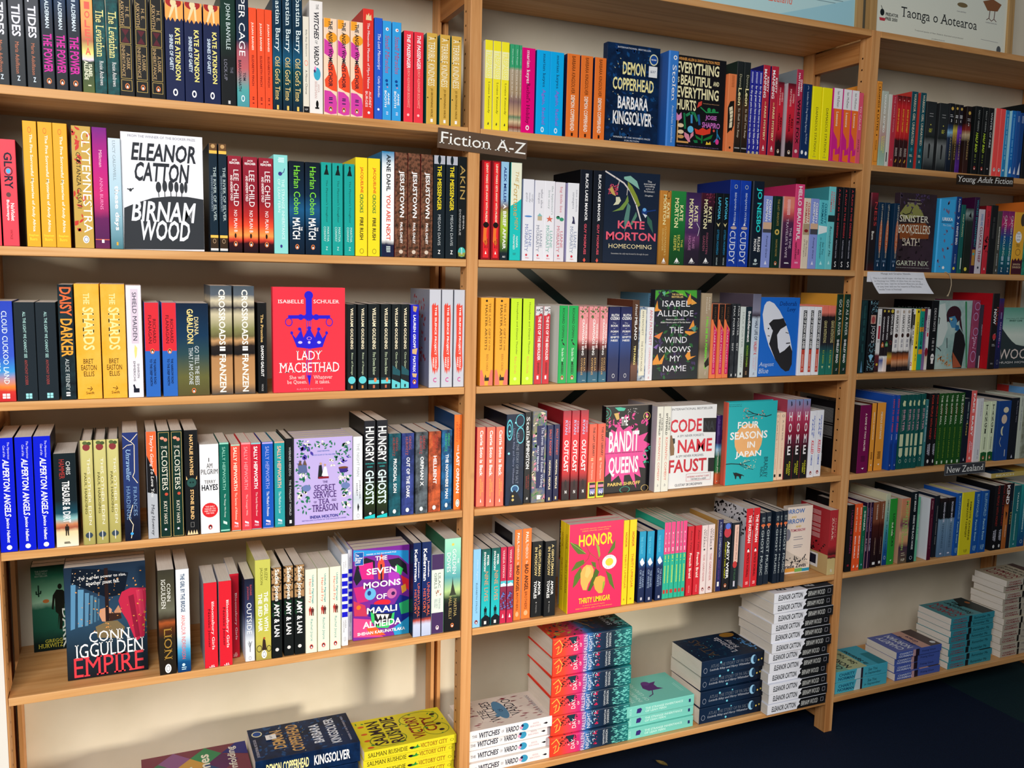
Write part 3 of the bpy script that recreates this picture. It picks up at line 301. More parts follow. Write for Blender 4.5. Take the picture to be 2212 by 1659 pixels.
SB1 ~ dark red paperback with black domed skyline ~ g:5a1422@0:b02038@.12:d8283c@.35:c82034@.65:7a1422@.75:24141a@.82:1e1216 ~ cdbcc4 ~  ~ .128 ~ 0.0241 ~ .198 ~ 1.661,.006,.0214,.338;1.696,.006,.0269,.338 ~  ~ t:OWEN:f4b8b8:.137:.262:.62:.84:b|t:MATTHEWS:f4b8b8:.077:.313:.26:.48:b|t:RED:2a0a10:.476:.603:.6:.82:b|t:TRAITOR:2a0a10:.413:.66:.26:.48:b|p:24141a:.3,.805 .5,.767 .7,.805 .7,.856 .3,.856|k:.933:eca ~  ~ 
SB1 ~ tall raspberry paperback with black bold title ~ b8304e ~ 7a8288 ~  ~ .153 ~ 0.0226 ~ .238 ~ 1.724,.006,.0226,.338 ~  ~ t:OWEN:fff:.109:.244:.62:.86:b|t:MATTHEWS:fff:.041:.298:.26:.5:b|t:WHITE FOX:1a0c10:.337:.84:.3:.76:b|d:ecc:.925:.45:.22 ~  ~ 
SB1 ~ navy paperback with terraced house picture ~ 14305e ~ 10264c ~  ~ .128 ~ 0.0313 ~ .202 ~ 1.749,.006,.0313,.338 ~  ~ l:cde:1.0:.5,.023 .6,.047 .5,.072|t:London No.1 Dog-Walking Agency:d4e0f0:.102:.652:.4:.62:s|t:Kate MacDougall:d4e0f0:.664:.801:.5:.7|e:fff:.888:.945:.1:.35|e:fff:.901:.957:.55:.8 ~  ~ 
SB1 ~ lemon paperback with thin dark capitals ~ fdf214 ~  ~  ~ .128 ~ 0.0327 ~ .199 ~ 1.784,.006,.0317,.338;1.82,.006,.0338,.338 ~  ~ t:DAMASCUS STATION:4a441c:.281:.886:.42:.66|l:443:1.0:.5,.905 .5,.943|h:Swift:665:.95:.969:.35:.7 ~  ~ 
SB1 ~ white orange and magenta cut paper paperback ~ d8248c ~  ~  ~ .128 ~ 0.0301 ~ .202 ~ 1.859,.006,.0325,.338;1.895,.006,.0301,.338;1.926,.006,.0269,.338 ~  ~ r:f4f2f4:-.014:.278:0:1|p:f8742c:.1,.278 1,.278 1,.783 .75,.834 .65,.694 .3,.617 .2,.592|p:f8742c:.3,.834 .5,.828 .5,.911 1,.891 1,1 .3,.987|t:Ian McEwan:444:.042:.256:.4:.66|t:Lessons:ffe4c4:.319:.516:.38:.66:b ~  ~ 
SB1 ~ salmon pink paperback half hidden by post ~ e85a76 ~  ~  ~ .128 ~ 0.0169 ~ .198 ~ 1.953,.006,.0169,.338 ~  ~ t:TO CALAIS:f8d4d8:.187:.525:.3:.7|t:JAMES:3a2030:.655:.839:.3:.6 ~  ~ 
SB2 ~ dark red paperback with bright red inner panel ~ 8c1620 ~ 5a0a12 ~  ~ .153 ~ 0.0233 ~ .234 ~ .795,.006,.0240,.032;.821,.006,.0225,.032 ~  ~ r:ee2830:.014:.981:.2:.8|t:LENNY MARKS GETS AWAY WITH MURDER:fff0d8:.032:.626:.42:.64:b|e:1a1010:.617:.677:.2:.8|p:f47a30:.25,.677 .6,.677 .55,.757 .7,.831 .5,.859 .2,.813|t:KERRYN:4a0a10:.789:.883:.6:.72:b|t:MAYNE:4a0a10:.808:.883:.38:.5:b|p:fff:.42,.944 .5,.911 .6,.944 ~  ~ 
SB2 ~ sky and meadow paperback with navy author name ~ g:9ccdf0@0:9ac8ee@.38:8a6a50@.46:a8b850@.52:a8c838@.66:7a9a34@.8:4a6a2c@.88:16242e@.93:16242e ~  ~  ~ .153 ~ 0.0198 ~ .234 ~ .845,.006,.0198,.032 ~  ~ t:ALEX MILLER:14307e:.05:.414:.34:.68:b|t:A BRIEF AFFAIR:fff:.428:.89:.3:.72:b|h:A&U:fff:.956:.976:.3:.7 ~  ~ 
SB2 ~ cream over turquoise paperback with gold lettering ~ 1ec8c4 ~ 104a48 ~  ~ .153 ~ 0.0289 ~ .234 ~ .87,.006,.0289,.032 ~  ~ p:f2f4dc:0,-.009 1,-.009 1,.365 .6,.403 .3,.422 0,.441|t:THE:c8a45a:.089:.201:.42:.72:i|t:Fortune:d0aa58:.206:.544:.28:.74:si|t:MEN:d0aa58:.554:.685:.42:.72:i|t:NADIFA:e8fff8:.748:.867:.58:.74:bi|t:MOHAMED:e8fff8:.734:.888:.3:.46:bi|q:2a9a98:.924:.948:.3:.6 ~  ~ 
SB2 ~ white paperback with blue ellipse emblem ~ eef0fa ~ b4c4e8 ~  ~ .128 ~ 0.0288 ~ .197 ~ .904,.006,.0288,.032 ~  ~ t:truly:99a:.181:.282:.74:.92:s|t:madly:99a:.164:.288:.5:.68:s|t:guilty:99a:.164:.282:.22:.42:s|e:4a8ad0:.442:.463:.15:.85|t:LIANE:7a8ac0:.615:.825:.58:.82:s|t:MORIARTY:7a8ac0:.547:.888:.22:.5:s|d:d84050:.928:.38:.1|h:PAN:d84050:.956:.974:.3:.6 ~  ~ 
SB2 ~ white paperback with small cottage emblem ~ f0f0f8 ~  ~  ~ .128 ~ 0.0260 ~ .196 ~ .936,.006,.0260,.032 ~  ~ t:what alice:889:.102:.34:.6:.8:s|t:forgot:889:.153:.289:.28:.5:s|p:c8b898:.3,.442 .5,.408 .75,.442 .75,.494 .3,.494|p:8ac4c4:.25,.442 .5,.403 .8,.442|t:LIANE:8a92a8:.614:.831:.56:.8:s|t:MORIARTY:8a92a8:.551:.886:.2:.48:s|d:d84050:.929:.38:.1|h:PAN:d84050:.958:.972:.3:.6 ~  ~ 
SB2 ~ white paperback with coral starfish emblem ~ f2f2fa ~  ~  ~ .128 ~ 0.0281 ~ .196 ~ .962,.006,.0281,.032 ~  ~ t:the hypnotist's:9aa:.057:.417:.62:.84:s|t:love story:9aa:.114:.348:.3:.52:s|p:e0705a:.5,.423 .58,.457 .85,.46 .65,.478 .75,.509 .5,.489 .28,.509 .38,.478 .2,.46 .44,.455|t:LIANE:7ac0b0:.613:.832:.58:.82:s|t:MORIARTY:7ac0b0:.549:.89:.22:.5:s|d:d84050:.931:.4:.1|h:PAN:d84050:.96:.975:.3:.6 ~  ~ 
SB2 ~ white paperback with green flip flops emblem ~ eeeaf2 ~  ~  ~ .128 ~ 0.0266 ~ .195 ~ .992,.006,.0266,.032 ~  ~ t:big little lies:d86a7a:.056:.379:.4:.7:s|e:3a9a78:.423:.466:.1:.5|e:3a9a78:.442:.489:.45:.9|e:2a1a1a:.425:.442:.2:.4|t:LIANE:d86a7a:.611:.827:.58:.82:s|t:MORIARTY:d86a7a:.547:.885:.2:.48:s|d:d84050:.926:.4:.1|h:PAN:d84050:.956:.971:.3:.6 ~  ~ 
SB2 ~ white paperback with little dark bird emblem ~ f2f4fa ~ b8b4dc ~  ~ .128 ~ 0.0314 ~ .195 ~ 1.026,.006,.0314,.032 ~  ~ t:nine perfect:99a:.082:.36:.68:.86:s|t:strangers:99a:.116:.325:.36:.56:s|p:3a3a5a:.45,.418 .6,.43 .7,.517 .4,.511 .5,.465|t:LIANE:8a98b8:.61:.827:.62:.84:s|t:MORIARTY:8a98b8:.546:.892:.28:.54:s|d:d84050:.93:.46:.1|h:PAN:d84050:.959:.974:.34:.62 ~  ~ 
SB2 ~ tall black paperback with white and pink capitals ~ 161c28 ~ 0a0c10 ~  ~ .153 ~ 0.0328 ~ .23 ~ 1.06,.006,.0339,.032;1.098,.006,.0317,.032 ~  ~ t:BLACK LAKE MANOR:fff:.042:.548:.42:.66:b|t:GUY MORPUSS:e85a6c:.58:.913:.42:.62:b|p:e85a4a:.5,.949 .62,.977 .5,1.004 .38,.977 ~  ~ 
SB2 ~ ochre paperback with ornate swirl and cream name ~ g:d08a3a@0:c88a34@.5:a8722a@1 ~  ~  ~ .128 ~ 0.0333 ~ .192 ~ 1.298,.006,.0333,.032 ~  ~ o:4a2a10:-.001:.11:.6:.9|t:KATE:fdf0b0:.16:.37:.62:.86:b|t:MORTON:fdf0b0:.055:.457:.28:.56:b|t:CLOCKMAKER'S:e8cc80:.482:.875:.5:.66|t:DAUGHTER:e8cc80:.513:.813:.26:.42|p:fff:.5,.907 .65,.963 .35,.963|h:A&U:fff:.967:.985:.3:.7 ~  ~ 
SB2 ~ leaf green paperback with cream name ~ g:2a8a44@0:1f7a3a@.4:165a2a@.7:124822@1 ~  ~  ~ .128 ~ 0.0452 ~ .193 ~ 1.333,.006,.0452,.032 ~  ~ t:KATE:fbf8b8:.188:.4:.58:.82:b|t:MORTON:fbf8b8:.095:.493:.22:.5:b|t:SECRET:e8e068:.587:.813:.5:.66|t:THE:e8e068:.652:.756:.74:.86|t:KEEPER:e8e068:.6:.807:.24:.42|p:fff:.5,.901 .65,.958 .35,.958|h:A&U:fff:.962:.979:.3:.7 ~  ~ 
SB2 ~ purple paperback with cream name and feather ~ g:3a2450@0:5a3a74@.35:4a2c5c@.55:6a3a68@.62:2c2236@.8:241e2c ~  ~  ~ .128 ~ 0.0474 ~ .192 ~ 1.379,.006,.0474,.032 ~  ~ t:KATE:fbf4c0:.18:.397:.56:.8:b|t:MORTON:fbf4c0:.088:.488:.2:.48:b|t:THE LAKE:c888b8:.602:.767:.5:.66|t:HOUSE:c888b8:.596:.792:.24:.4|l:fff:1.2:.75,.413 .95,.488 .85,.589|p:fff:.5,.894 .65,.951 .35,.951|h:A&U:fff:.955:.973:.3:.7 ~  ~ 
SB2 ~ black paperback with maroon flowers and cream name ~ g:4a1a2c@0:3a1a2a@.15:1c1a26@.3:1a1c26@1 ~  ~  ~ .128 ~ 0.0431 ~ .193 ~ 1.427,.006,.0431,.032 ~  ~ s:8a3a54:.001:.127:.3:1:16|t:KATE:fbf4c0:.184:.402:.56:.8:b|t:MORTON:fbf4c0:.089:.487:.2:.48:b|t:FORGOTTEN:a85a70:.544:.837:.46:.6|t:GARDEN:a85a70:.582:.792:.22:.38|p:fff:.5,.888 .65,.946 .35,.946|h:A&U:fff:.949:.967:.3:.7 ~  ~ 
SB2 ~ slim black paperback with cyan lettering ~ 10181e ~  ~  ~ .128 ~ 0.0213 ~ .195 ~ 1.474,.006,.0219,.032;1.497,.006,.0206,.032 ~  ~ t:LAPVONA:52c8ea:.058:.359:.34:.74:b|p:e8dca0:.2,.403 .5,.428 .8,.397 .6,.441 .55,.46 .4,.441|t:OTTESSA MOSHFEGH:2a9acc:.498:.84:.36:.66|t:VINTAGE:cdd:.878:.984:.4:.6 ~  ~ 
SB2 ~ tall royal blue paperback with arched handlettering ~ n:12369c:1a48c0:10 ~ 12246c ~  ~ .153 ~ 0.0345 ~ .233 ~ 1.519,.006,.0338,.032;1.554,.006,.0351,.032 ~  ~ o:e8f0c8:.052:.099:.4:.7|t:BENJAMIN MYERS:d8e8ff:.145:.497:.42:.64|p:fff:.5,.488 .62,.52 .38,.52|e:c8b0a8:.531:.568:.2:.8|t:CUDDY:eef4ff:.584:.967:.16:.72:s ~  ~ 
SB2H ~ navy black hardback with turquoise capitals ~ 142030 ~ 0c1620 ~  ~ .153 ~ 0.0397 ~ .234 ~ 1.594,.006,.0397,.032 ~  ~ t:JO NESBO:2ae4e0:.078:.591:.3:.78:b|t:KILLING:fff:.645:.818:.6:.82:b|t:MOON:fff:.67:.807:.28:.5:b|d:cdd:.921:.5:.12|q:cdd:.953:.975:.3:.7 ~  ~ 
SB2 ~ periwinkle paperback with white name beside navy hardback ~ 8f9fe4 ~  ~  ~ .128 ~ 0.0302 ~ .197 ~ 1.635,.006,.0302,.032 ~  ~ t:CHARITY:fff:.058:.353:.58:.84:b|t:NORMAN:fff:.052:.353:.24:.5:b|r:e0b898:.367:.462:0:1|r:4a4a54:.462:.511:0:1|t:Freeing Grace:1c1c40:.555:.862:.4:.66:i|p:eef:.5,.901 .65,.956 .35,.956 ~  ~ 
SB2 ~ dark green paperback with gold seal ~ 14342a ~  ~  ~ .128 ~ 0.0286 ~ .198 ~ 1.671,.006,.0286,.032 ~  ~ t:THE LAST GRADUATE:b89c50:.041:.412:.4:.64:s|d:d4b85a:.499:.5:.28|d:14342a:.499:.5:.12|t:NAOMI NOVIK:b89c50:.599:.845:.4:.62:s|k:.936 ~  ~ 
SB2 ~ sunset over plum paperback with pale title ~ g:f08a78@0:f4907a@.15:d85a5a@.24:5a2c50@.36:3c2048@.6:341c3c@1 ~ d8c0c4 ~  ~ .128 ~ 0.0379 ~ .199 ~ 1.705,.006,.0379,.032 ~  ~ q:fcc:.043:.261:.3:.6|t:THE TIME:ddc8d8:.43:.722:.64:.84|t:TRAVELER'S WIFE:ddc8d8:.309:.856:.3:.52|q:ddd:.919:.938:.3:.75 ~  ~ 
SB2 ~ tall hot pink paperback with white capitals ~ ea4a82 ~ b82a5e ~  ~ .153 ~ 0.0320 ~ .235 ~ 1.744,.006,.0320,.032 ~  ~ t:HELLO BEAUTIFUL:fff:.025:.665:.32:.72:b|t:ANN:3a1024:.767:.834:.58:.76:b|t:NAPOLITANO:3a1024:.69:.892:.26:.46:b|q:fbd:.922:.944:.3:.7 ~  ~ 
SB2 ~ cream paperback with red author name ~ ecdcc4 ~  ~  ~ .128 ~ 0.0242 ~ .198 ~ 1.777,.006,.0242,.032 ~  ~ t:CHARITY:c84040:.061:.347:.58:.86:b|t:NORMAN:c84040:.055:.347:.2:.48:b|r:b8a080:.36:.517:0:1|e:8a2a2a:.438:.484:.2:.8|t:The Secrets:2a2420:.595:.825:.58:.78:i|t:of Strangers:2a2420:.582:.831:.24:.44:i ~  ~ 
SB2 ~ periwinkle paperback with white name beside cream one ~ 8f9fe4 ~  ~  ~ .128 ~ 0.0285 ~ .198 ~ 1.803,.006,.0285,.032 ~  ~ t:CHARITY:fff:.057:.345:.58:.84:b|t:NORMAN:fff:.051:.349:.24:.5:b|r:e0b898:.352:.431:0:1|r:4a4a54:.431:.507:0:1|t:Freeing Grace:1c1c40:.552:.853:.4:.66:i|p:eef:.5,.886 .65,.94 .35,.94 ~  ~ 
SB2 ~ aqua paperback with bright sky picture ~ 62ccd8 ~  ~  ~ .128 ~ 0.0322 ~ .196 ~ 1.833,.006,.0322,.032 ~  ~ t:CHARITY:126a84:.049:.338:.58:.84:b|t:NORMAN:126a84:.042:.338:.24:.5:b|p:eefafa:0,.367 1,.38 1,.46 0,.5|t:See You:122a38:.607:.787:.56:.76:i|t:in September:122a38:.54:.855:.26:.46:i|p:cff:.5,.881 .65,.935 .35,.935 ~  ~ 
SB2 ~ tall aqua paperback with coral author name ~ 74d2d8 ~ 3c8e98 ~  ~ .153 ~ 0.0253 ~ .235 ~ 1.866,.006,.0253,.032 ~  ~ t:CHARITY:e06a70:.062:.272:.58:.84:b|t:NORMAN:e06a70:.059:.3:.24:.5:b|r:1c3034:.344:.422:0:1|t:Remember Me:14303a:.478:.842:.36:.66:i|p:cff:.5,.892 .65,.939 .35,.939 ~  ~ 
SB2 ~ black paperback with thin red title and white swirl ~ 16181e ~  ~  ~ .153 ~ 0.0209 ~ .236 ~ 1.893,.006,.0209,.032;1.918,.006,.0204,.032;1.941,.006,.0227,.032 ~  ~ t:A FLAW IN THE DESIGN:e8464a:.026:.609:.4:.66|t:NATHAN OATES:ccd:.641:.861:.4:.6|h:S:fff:.901:.969:.36:.66:s ~  ~ 
SB3 ~ golden paperback with coral plumes and black title ~ fbb138 ~ c88420 ~  ~ .135 ~ 0.0351 ~ .216 ~ .798,.006,.0343,-.276;.837,.006,.0360,-.276 ~  ~ t:THE LAST GIFT:7a4a14:.058:.469:.62:.76:s|t:OF THE:7a4a14:.479:.6:.64:.74:s|t:MASTER ARTISTS:2a1a0c:.076:.592:.34:.5:s|e:2a1a0c:.022:.048:.36:.52|t:BEN OKRI:b87c2c:.637:.831:.48:.62:s|p:f07a6a:0,.826 .15,.815 .3,.9 .38,.995 0,.997|p:f07a6a:1,.826 .85,.815 .7,.9 .62,.995 1,.997|r:1c1814:.905:.944:.36:.7|p:1c1814:.38,.905 .42,.868 .5,.9 ~  ~ 
SB3 ~ neon yellow paperback with small handwritten black title ~ cdf42c ~ 1c2018 ~  ~ .135 ~ 0.0300 ~ .215 ~ .878,.006,.0295,-.276;.911,.006,.0306,-.276 ~  ~ t:Honeybees and Distant Thunder:22301c:.046:.649:.48:.66|t:Riku Onda:f0a05a:.673:.871:.4:.6|d:e8f890:.93:.48:.14 ~  ~ 
SB3 ~ red paperback with torn newsprint top ~ d42a38 ~ d8d8da ~  ~ .128 ~ 0.0190 ~ .196 ~ .945,.006,.0198,-.276;.968,.006,.0182,-.276 ~  ~ r:e4e4e8:-.008:.117:0:1|s:3a3a4a:-.003:.097:.05:.95:20|p:d42a38:.4,.117 .7,.091 1,.103 1,.121 .4,.121|t:THE EYE OF THE BEHOLDER:fff:.126:.694:.38:.78:b|q:7a1018:.706:.873:.4:.7|r:fff:.891:.938:.35:.6 ~  ~ 
SB3 ~ glossy emerald paperback with black author name ~ 16b258 ~ dcdcd4 ~  ~ .128 ~ 0.0252 ~ .198 ~ 1.012,.006,.0237,-.276;1.039,.006,.0267,-.276 ~  ~ t:RICHARD OSMAN:122018:.034:.412:.36:.62|p:122018:.3,.436 .5,.43 .4,.465 .6,.483 .75,.513 .5,.501|t:The Bullet That:f0fff4:.542:.713:.36:.6:si|t:MISSED:122018:.725:.883:.36:.62:b|k:.928 ~  ~ 
SB3 ~ pink swamp dusk paperback with white capitals ~ g:f09aa0@0:f0a0a0@.42:8a3a3a@.5:2a1a1e@.58:341e20@.78:4a2a24@.84:1f5874@.87:2a6a84 ~  ~  ~ .128 ~ 0.0261 ~ .196 ~ 1.069,.006,.0261,-.276;1.098,.006,.0294,-.276;1.13,.006,.0225,-.276 ~  ~ s:4a6a34:.004:.149:.1:.9:16|t:WHERE THE:fff0f0:.221:.548:.7:.88:b|t:CRAWDADS SING:fff:.167:.639:.36:.6:b|t:DELIA:e8b870:.676:.852:.62:.78|t:OWENS:e8b870:.676:.901:.32:.5|l:cdd:1.0:.5,.969 .8,.969 ~  ~ 
SB3 ~ midnight blue paperback with stacked white words ~ g:182050@0:2a3070@.3:2a4a90@.45:182a60@.7:161c4c ~  ~  ~ .128 ~ 0.0338 ~ .196 ~ 1.156,.006,.0333,-.276;1.191,.006,.0343,-.276 ~  ~ h:RUTH:fff:.096:.129:.22:.88:b|h:OZEKI:fff:.136:.173:.12:.94:b|h:The:ccd:.206:.226:.35:.65:si|h:BOOK:fff:.239:.266:.2:.84:b|h:of:ccd:.279:.297:.42:.58:si|h:FORM:fff:.316:.343:.2:.86:b|h:and:ccd:.355:.373:.36:.66:si|h:EMPTI:fff:.393:.418:.2:.94:b|h:NESS:fff:.435:.462:.22:.84:b|o:fff:.895:.951:.42:.66 ~  ~ 
SB3 ~ brown loft photo paperback with white title ~ g:5a3a28@0:4a2a1c@.3:1c1414@.5:1e1616@.75:7a5040@.82:4a2c20 ~ 5a3020 ~  ~ .135 ~ 0.0213 ~ .214 ~ 1.226,.006,.0213,-.276 ~  ~ t:Hotel:fff:.05:.203:.4:.7:si|t:MILANO:fff:.214:.493:.36:.74:b|t:TIM PARKS:fbe890:.561:.8:.36:.66:b ~  ~ 
SB3 ~ blue flowered paperback with cream panel ~ n:3a6090:e0e8e8:60 ~  ~  ~ .128 ~ 0.0229 ~ .196 ~ 1.248,.006,.0229,-.276 ~  ~ r:f4f0d8:.037:.931:.12:.88|t:ANN PATCHETT:2a3040:.052:.385:.36:.6|t:THE DUTCH HOUSE:2a3040:.46:.872:.36:.6|h:R:444:.95:.982:.4:.6:i ~  ~ 
SB3 ~ white paperback with red author name ~ f0f2f8 ~  ~  ~ .128 ~ 0.0216 ~ .195 ~ 1.272,.006,.0216,-.276 ~  ~ t:ANN PATCHETT:d4344c:.035:.52:.36:.74|t:COMMONWEALTH:e8828a:.55:.909:.4:.66|h:R:d88:.947:.979:.4:.6:i ~  ~ 
SB3 ~ blue grey book standing behind white row ~ 5a8aa8 ~  ~  ~ .153 ~ 0.0178 ~ .23 ~ 1.347,.122,.0178,-.276 ~  ~ t:HARM:5a1a2c:.039:.163:.2:.8:b ~  ~ 
SB3 ~ taupe photo paperback with neon green title ~ g:b09c80@0:a8947a@.35:8a7a60@.55:6a5c48@.65:b8a890@.85:a8987c ~  ~  ~ .153 ~ 0.0332 ~ .234 ~ 1.444,.006,.0332,-.276 ~  ~ t:KALANI:e0d8c8:.046:.191:.68:.82|t:PICKHART:e0d8c8:.046:.239:.42:.56|t:I WILL DIE IN A FOREIGN LAND:6cf428:.277:.886:.5:.72:b|p:1c1814:.5,.818 .9,.742 1,.84 .6,.873|h:R:cba:.916:.96:.55:.72:i ~  ~ 
SB3 ~ orange paperback with pink panel and black top ~ f4824c ~  ~  ~ .135 ~ 0.0197 ~ .205 ~ 1.479,.006,.0201,-.276;1.502,.006,.0193,-.276;1.522,.006,.0197,-.276 ~  ~ p:181416:0,-.002 1,-.002 1,.337 .45,.263 .2,.201 0,.213|p:dc1a66:.4,.275 .95,.374 .95,.946 .4,.946|t:DELPHI:6a4a30:.041:.238:.42:.66:s|t:CLARE POLLARD:fcd0d8:.343:.796:.5:.74|q:f8a0b8:.808:.933:.55:.72 ~  ~ 
SB3 ~ black slatted paperback with white capitals ~ n:1e2228:343a42:40 ~  ~  ~ .135 ~ 0.0127 ~ .206 ~ 1.547,.006,.0136,-.276;1.563,.006,.0117,-.276 ~  ~ t:MAX PORTER:e4e8ea:.032:.427:.3:.72|t:SHY:e4e8ea:.529:.639:.3:.72|r:ddd:.947:.981:.36:.62 ~  ~ 
SB3 ~ pale grey green paperback with faint capitals ~ d8e2de ~  ~  ~ .128 ~ 0.0179 ~ .198 ~ 1.576,.006,.0179,-.276 ~  ~ t:MAX PORTER:98a4a0:.076:.576:.34:.7|t:LANNY:98a4a0:.667:.864:.34:.7|r:334:.93:.966:.38:.62 ~  ~ 
SB3 ~ forest night paperback with white serif title ~ g:142838@0:163a3a@.4:1c4028@.6:241c18@.8:1c1814 ~  ~  ~ .128 ~ 0.0196 ~ .198 ~ 1.595,.006,.0196,-.276 ~  ~ t:Bewilderment:fff:.063:.499:.34:.8:sb|t:RICHARD POWERS:a8d83a:.549:.851:.36:.64|q:a86:.893:.972:.3:.6 ~  ~ 
SB3 ~ wood grain over icy blue paperback ~ g:6a6a80@0:8a8aa0@.2:3a3040@.26:c8d8e8@.3:cfdeee@1 ~ 564c5a ~  ~ .153 ~ 0.0275 ~ .234 ~ 1.617,.006,.0275,-.276 ~  ~ t:THE:334:.279:.317:.5:.7|t:HALF LIFE OF:2a3a5a:.323:.555:.36:.74:b|t:VALERY K:d23a44:.566:.733:.36:.74:b|t:NATASHA:e0a0b4:.755:.923:.62:.78|t:PULLEY:e0a0b4:.767:.901:.34:.5|h:R:889:.945:.979:.4:.62:i ~  ~ 
SB3 ~ white paperback with black and red side strip ~ f4f6fc ~  ~  ~ .128 ~ 0.0243 ~ .199 ~ 1.788,.006,.0276,-.276;1.817,.006,.0231,-.276;1.843,.006,.0243,-.276 ~  ~ r:2a2c34:.051:.62:.42:.86|r:cc4a3c:.62:.954:.42:.86|t:LAND OF SNOW AND ASHES:fff:.065:.606:.5:.8:b|q:f4c0b0:.674:.93:.52:.72 ~  ~ 
SB3 ~ black skyline paperback with salmon top and teal foot ~ g:f4806c@0:f08070@.1:241c20@.16:26242c@.55:2a4a50@.62:20685e@.7:247a6a ~  ~  ~ .128 ~ 0.0241 ~ .203 ~ 1.869,.006,.0234,-.276;1.895,.006,.0247,-.276 ~  ~ t:GRAVE INTENTIONS:e8dc98:.217:.537:.4:.86|t:R.V. RAMAN:b8c838:.645:.833:.42:.68|p:c8d8a0:.35,.873 .65,.873 .5,.913 ~  ~ 
SB3 ~ tall black paperback with green leaves and white title ~ n:161c1e:1c4a34:16 ~ d89a3a ~  ~ .153 ~ 0.0237 ~ .237 ~ 1.922,.006,.0242,-.276;1.95,.006,.0233,-.276 ~  ~ t:GO AS A RIVER:e8eee8:.066:.515:.36:.76|t:SHELLEY READ:fff:.563:.859:.36:.7:b|h:S:ccd:.925:.954:.4:.7:i ~  ~ 
SB4 ~ coral paperback with white storybook title ~ f67860 ~ b81c4c ~  ~ .128 ~ 0.0235 ~ .203 ~ .798,.017,.0237,-.584;.822,.011,.0229,-.584;.846,.008,.0235,-.584 ~  ~ t:Carrie Soto is Back:fff:.043:.617:.34:.7:sb|t:TAYLOR:f8c860:.685:.819:.6:.74|t:JENKINS REID:f8c860:.647:.871:.38:.54|p:fff:.44,.947 .5,.9 .58,.947 ~  ~ 
SB4 ~ thick navy paperback with glowing cyan spirals ~ n:122c4c:0c1c34:14 ~ 0a0f1c ~  ~ .153 ~ 0.0494 ~ .234 ~ .871,.002,.0494,-.584 ~  ~ o:5ac8d8:.053:.284:0:.35|o:5ac8d8:.103:.243:.04:.28|o:5ac8d8:.003:.143:.5:1|o:5ac8d8:.143:.324:.55:1|d:9af0ff:.183:.18:.05|d:9af0ff:.093:.5:.05|d:9af0ff:.425:.15:.06|t:ATLAS THE STORY OF PA SALT:8a94a8:.193:.76:.56:.7:s|t:Lucinda Riley and Harry Whittaker:8a94b4:.153:.765:.34:.48:s|e:9ad4f4:.775:.862:.3:.75|e:2a5a8a:.785:.852:.36:.7|p:0c1420:.2,1 .3,.872 .5,.831 .7,.872 1,1|d:d8c070:.898:.42:.06|d:d8c070:.939:.42:.07 ~  ~ 
SB4 ~ black paperback with white first name over red words ~ 1c1e22 ~  ~  ~ .153 ~ 0.0195 ~ .236 ~ .926,.012,.0195,-.584 ~  ~ t:Stella:fff:.051:.307:.22:.68:s|t:RIMINGTON:fff:.312:.622:.25:.72:b|t:THE DEVIL'S:b83a34:.683:.851:.58:.72|t:BARGAIN:b83a34:.703:.836:.3:.46|p:ccc:.35,.959 .5,.933 .65,.944 .6,.964 ~  ~ 
SB4 ~ floral blue paperback with white handlettered title ~ n:4a5a8a:94906a:46 ~  ~  ~ .153 ~ 0.0389 ~ .238 ~ .946,.007,.0389,-.584 ~  ~ s:d88aa0:.017:.964:0:1:30|s:5a8a5a:.017:.964:0:1:30|s:e8dcc0:.017:.964:0:1:24|r:22285a:.157:.842:.3:.86|t:The Seven Skins of Esther Wilding:e4e8fb:.175:.84:.58:.82:s|t:HOLLY RINGLAND:e4e8fb:.377:.655:.34:.48:b|r:fff:.918:.964:.4:.66 ~  ~ 
SB4 ~ glossy navy paperback with red and cream capitals ~ g:1c2450@0:2a3468@.2:1a2050@.5:161a44 ~  ~  ~ .128 ~ 0.0172 ~ .201 ~ .986,.004,.0178,-.584;1.008,.009,.0166,-.584 ~  ~ t:SALLY ROONEY:d05a50:.054:.4:.36:.7:b|t:NORMAL PEOPLE:fbeccc:.46:.839:.36:.66:b|r:d8c890:.942:.981:.4:.65 ~  ~ 
SB4 ~ scarlet thriller paperback with running man ~ g:a03040@0:dc3040@.12:e8303c@.5:c8242e@.7:3a1820@.8:1e161a ~ 8c1c24 ~  ~ .153 ~ 0.0233 ~ .236 ~ 1.032,.007,.0237,-.584;1.056,.004,.0228,-.584;1.081,.003,.0233,-.584 ~  ~ t:CHRIS:c0c0e8:.118:.246:.66:.88|t:RYAN:c0c0e8:.107:.266:.26:.56:b|t:OUTCAST:fff:.328:.684:.2:.74:b|m:20141a:.773:.866:.5|h:N:fff:.892:.929:.42:.64:b ~  ~ 
SB4 ~ coral paperback with lime foot and shop picture ~ f4664e ~  ~  ~ .128 ~ 0.0233 ~ .198 ~ 1.107,.002,.0229,-.584;1.132,.002,.0237,-.584 ~  ~ t:THE LAST LIBRARY:4a1a14:.04:.433:.48:.74:b|q:fbd0a0:.458:.501:.3:.6|t:Freya Sampson:fbe8d8:.526:.745:.36:.62|r:d8e83a:.783:1.015:0:1|r:1c1c24:.789:.978:.2:.95|r:e08aa8:.821:.858:.25:.95|r:88c:.877:.94:.25:.95|h:N:fff:.902:.953:.4:.75:b ~  ~ 
SB4 ~ ivory paperback with black and red capitals ~ ecece0 ~ b8b4bc ~  ~ .153 ~ 0.0214 ~ .236 ~ 1.314,.002,.0198,-.584;1.335,.002,.0230,-.584 ~  ~ t:CURTIS:14181c:.129:.281:.68:.88:b|t:SITTENFELD:14181c:.079:.335:.3:.56:b|t:ROMANTIC COMEDY:e4554a:.363:.868:.36:.66|h:b:778:.906:.938:.42:.6:i ~  ~ 
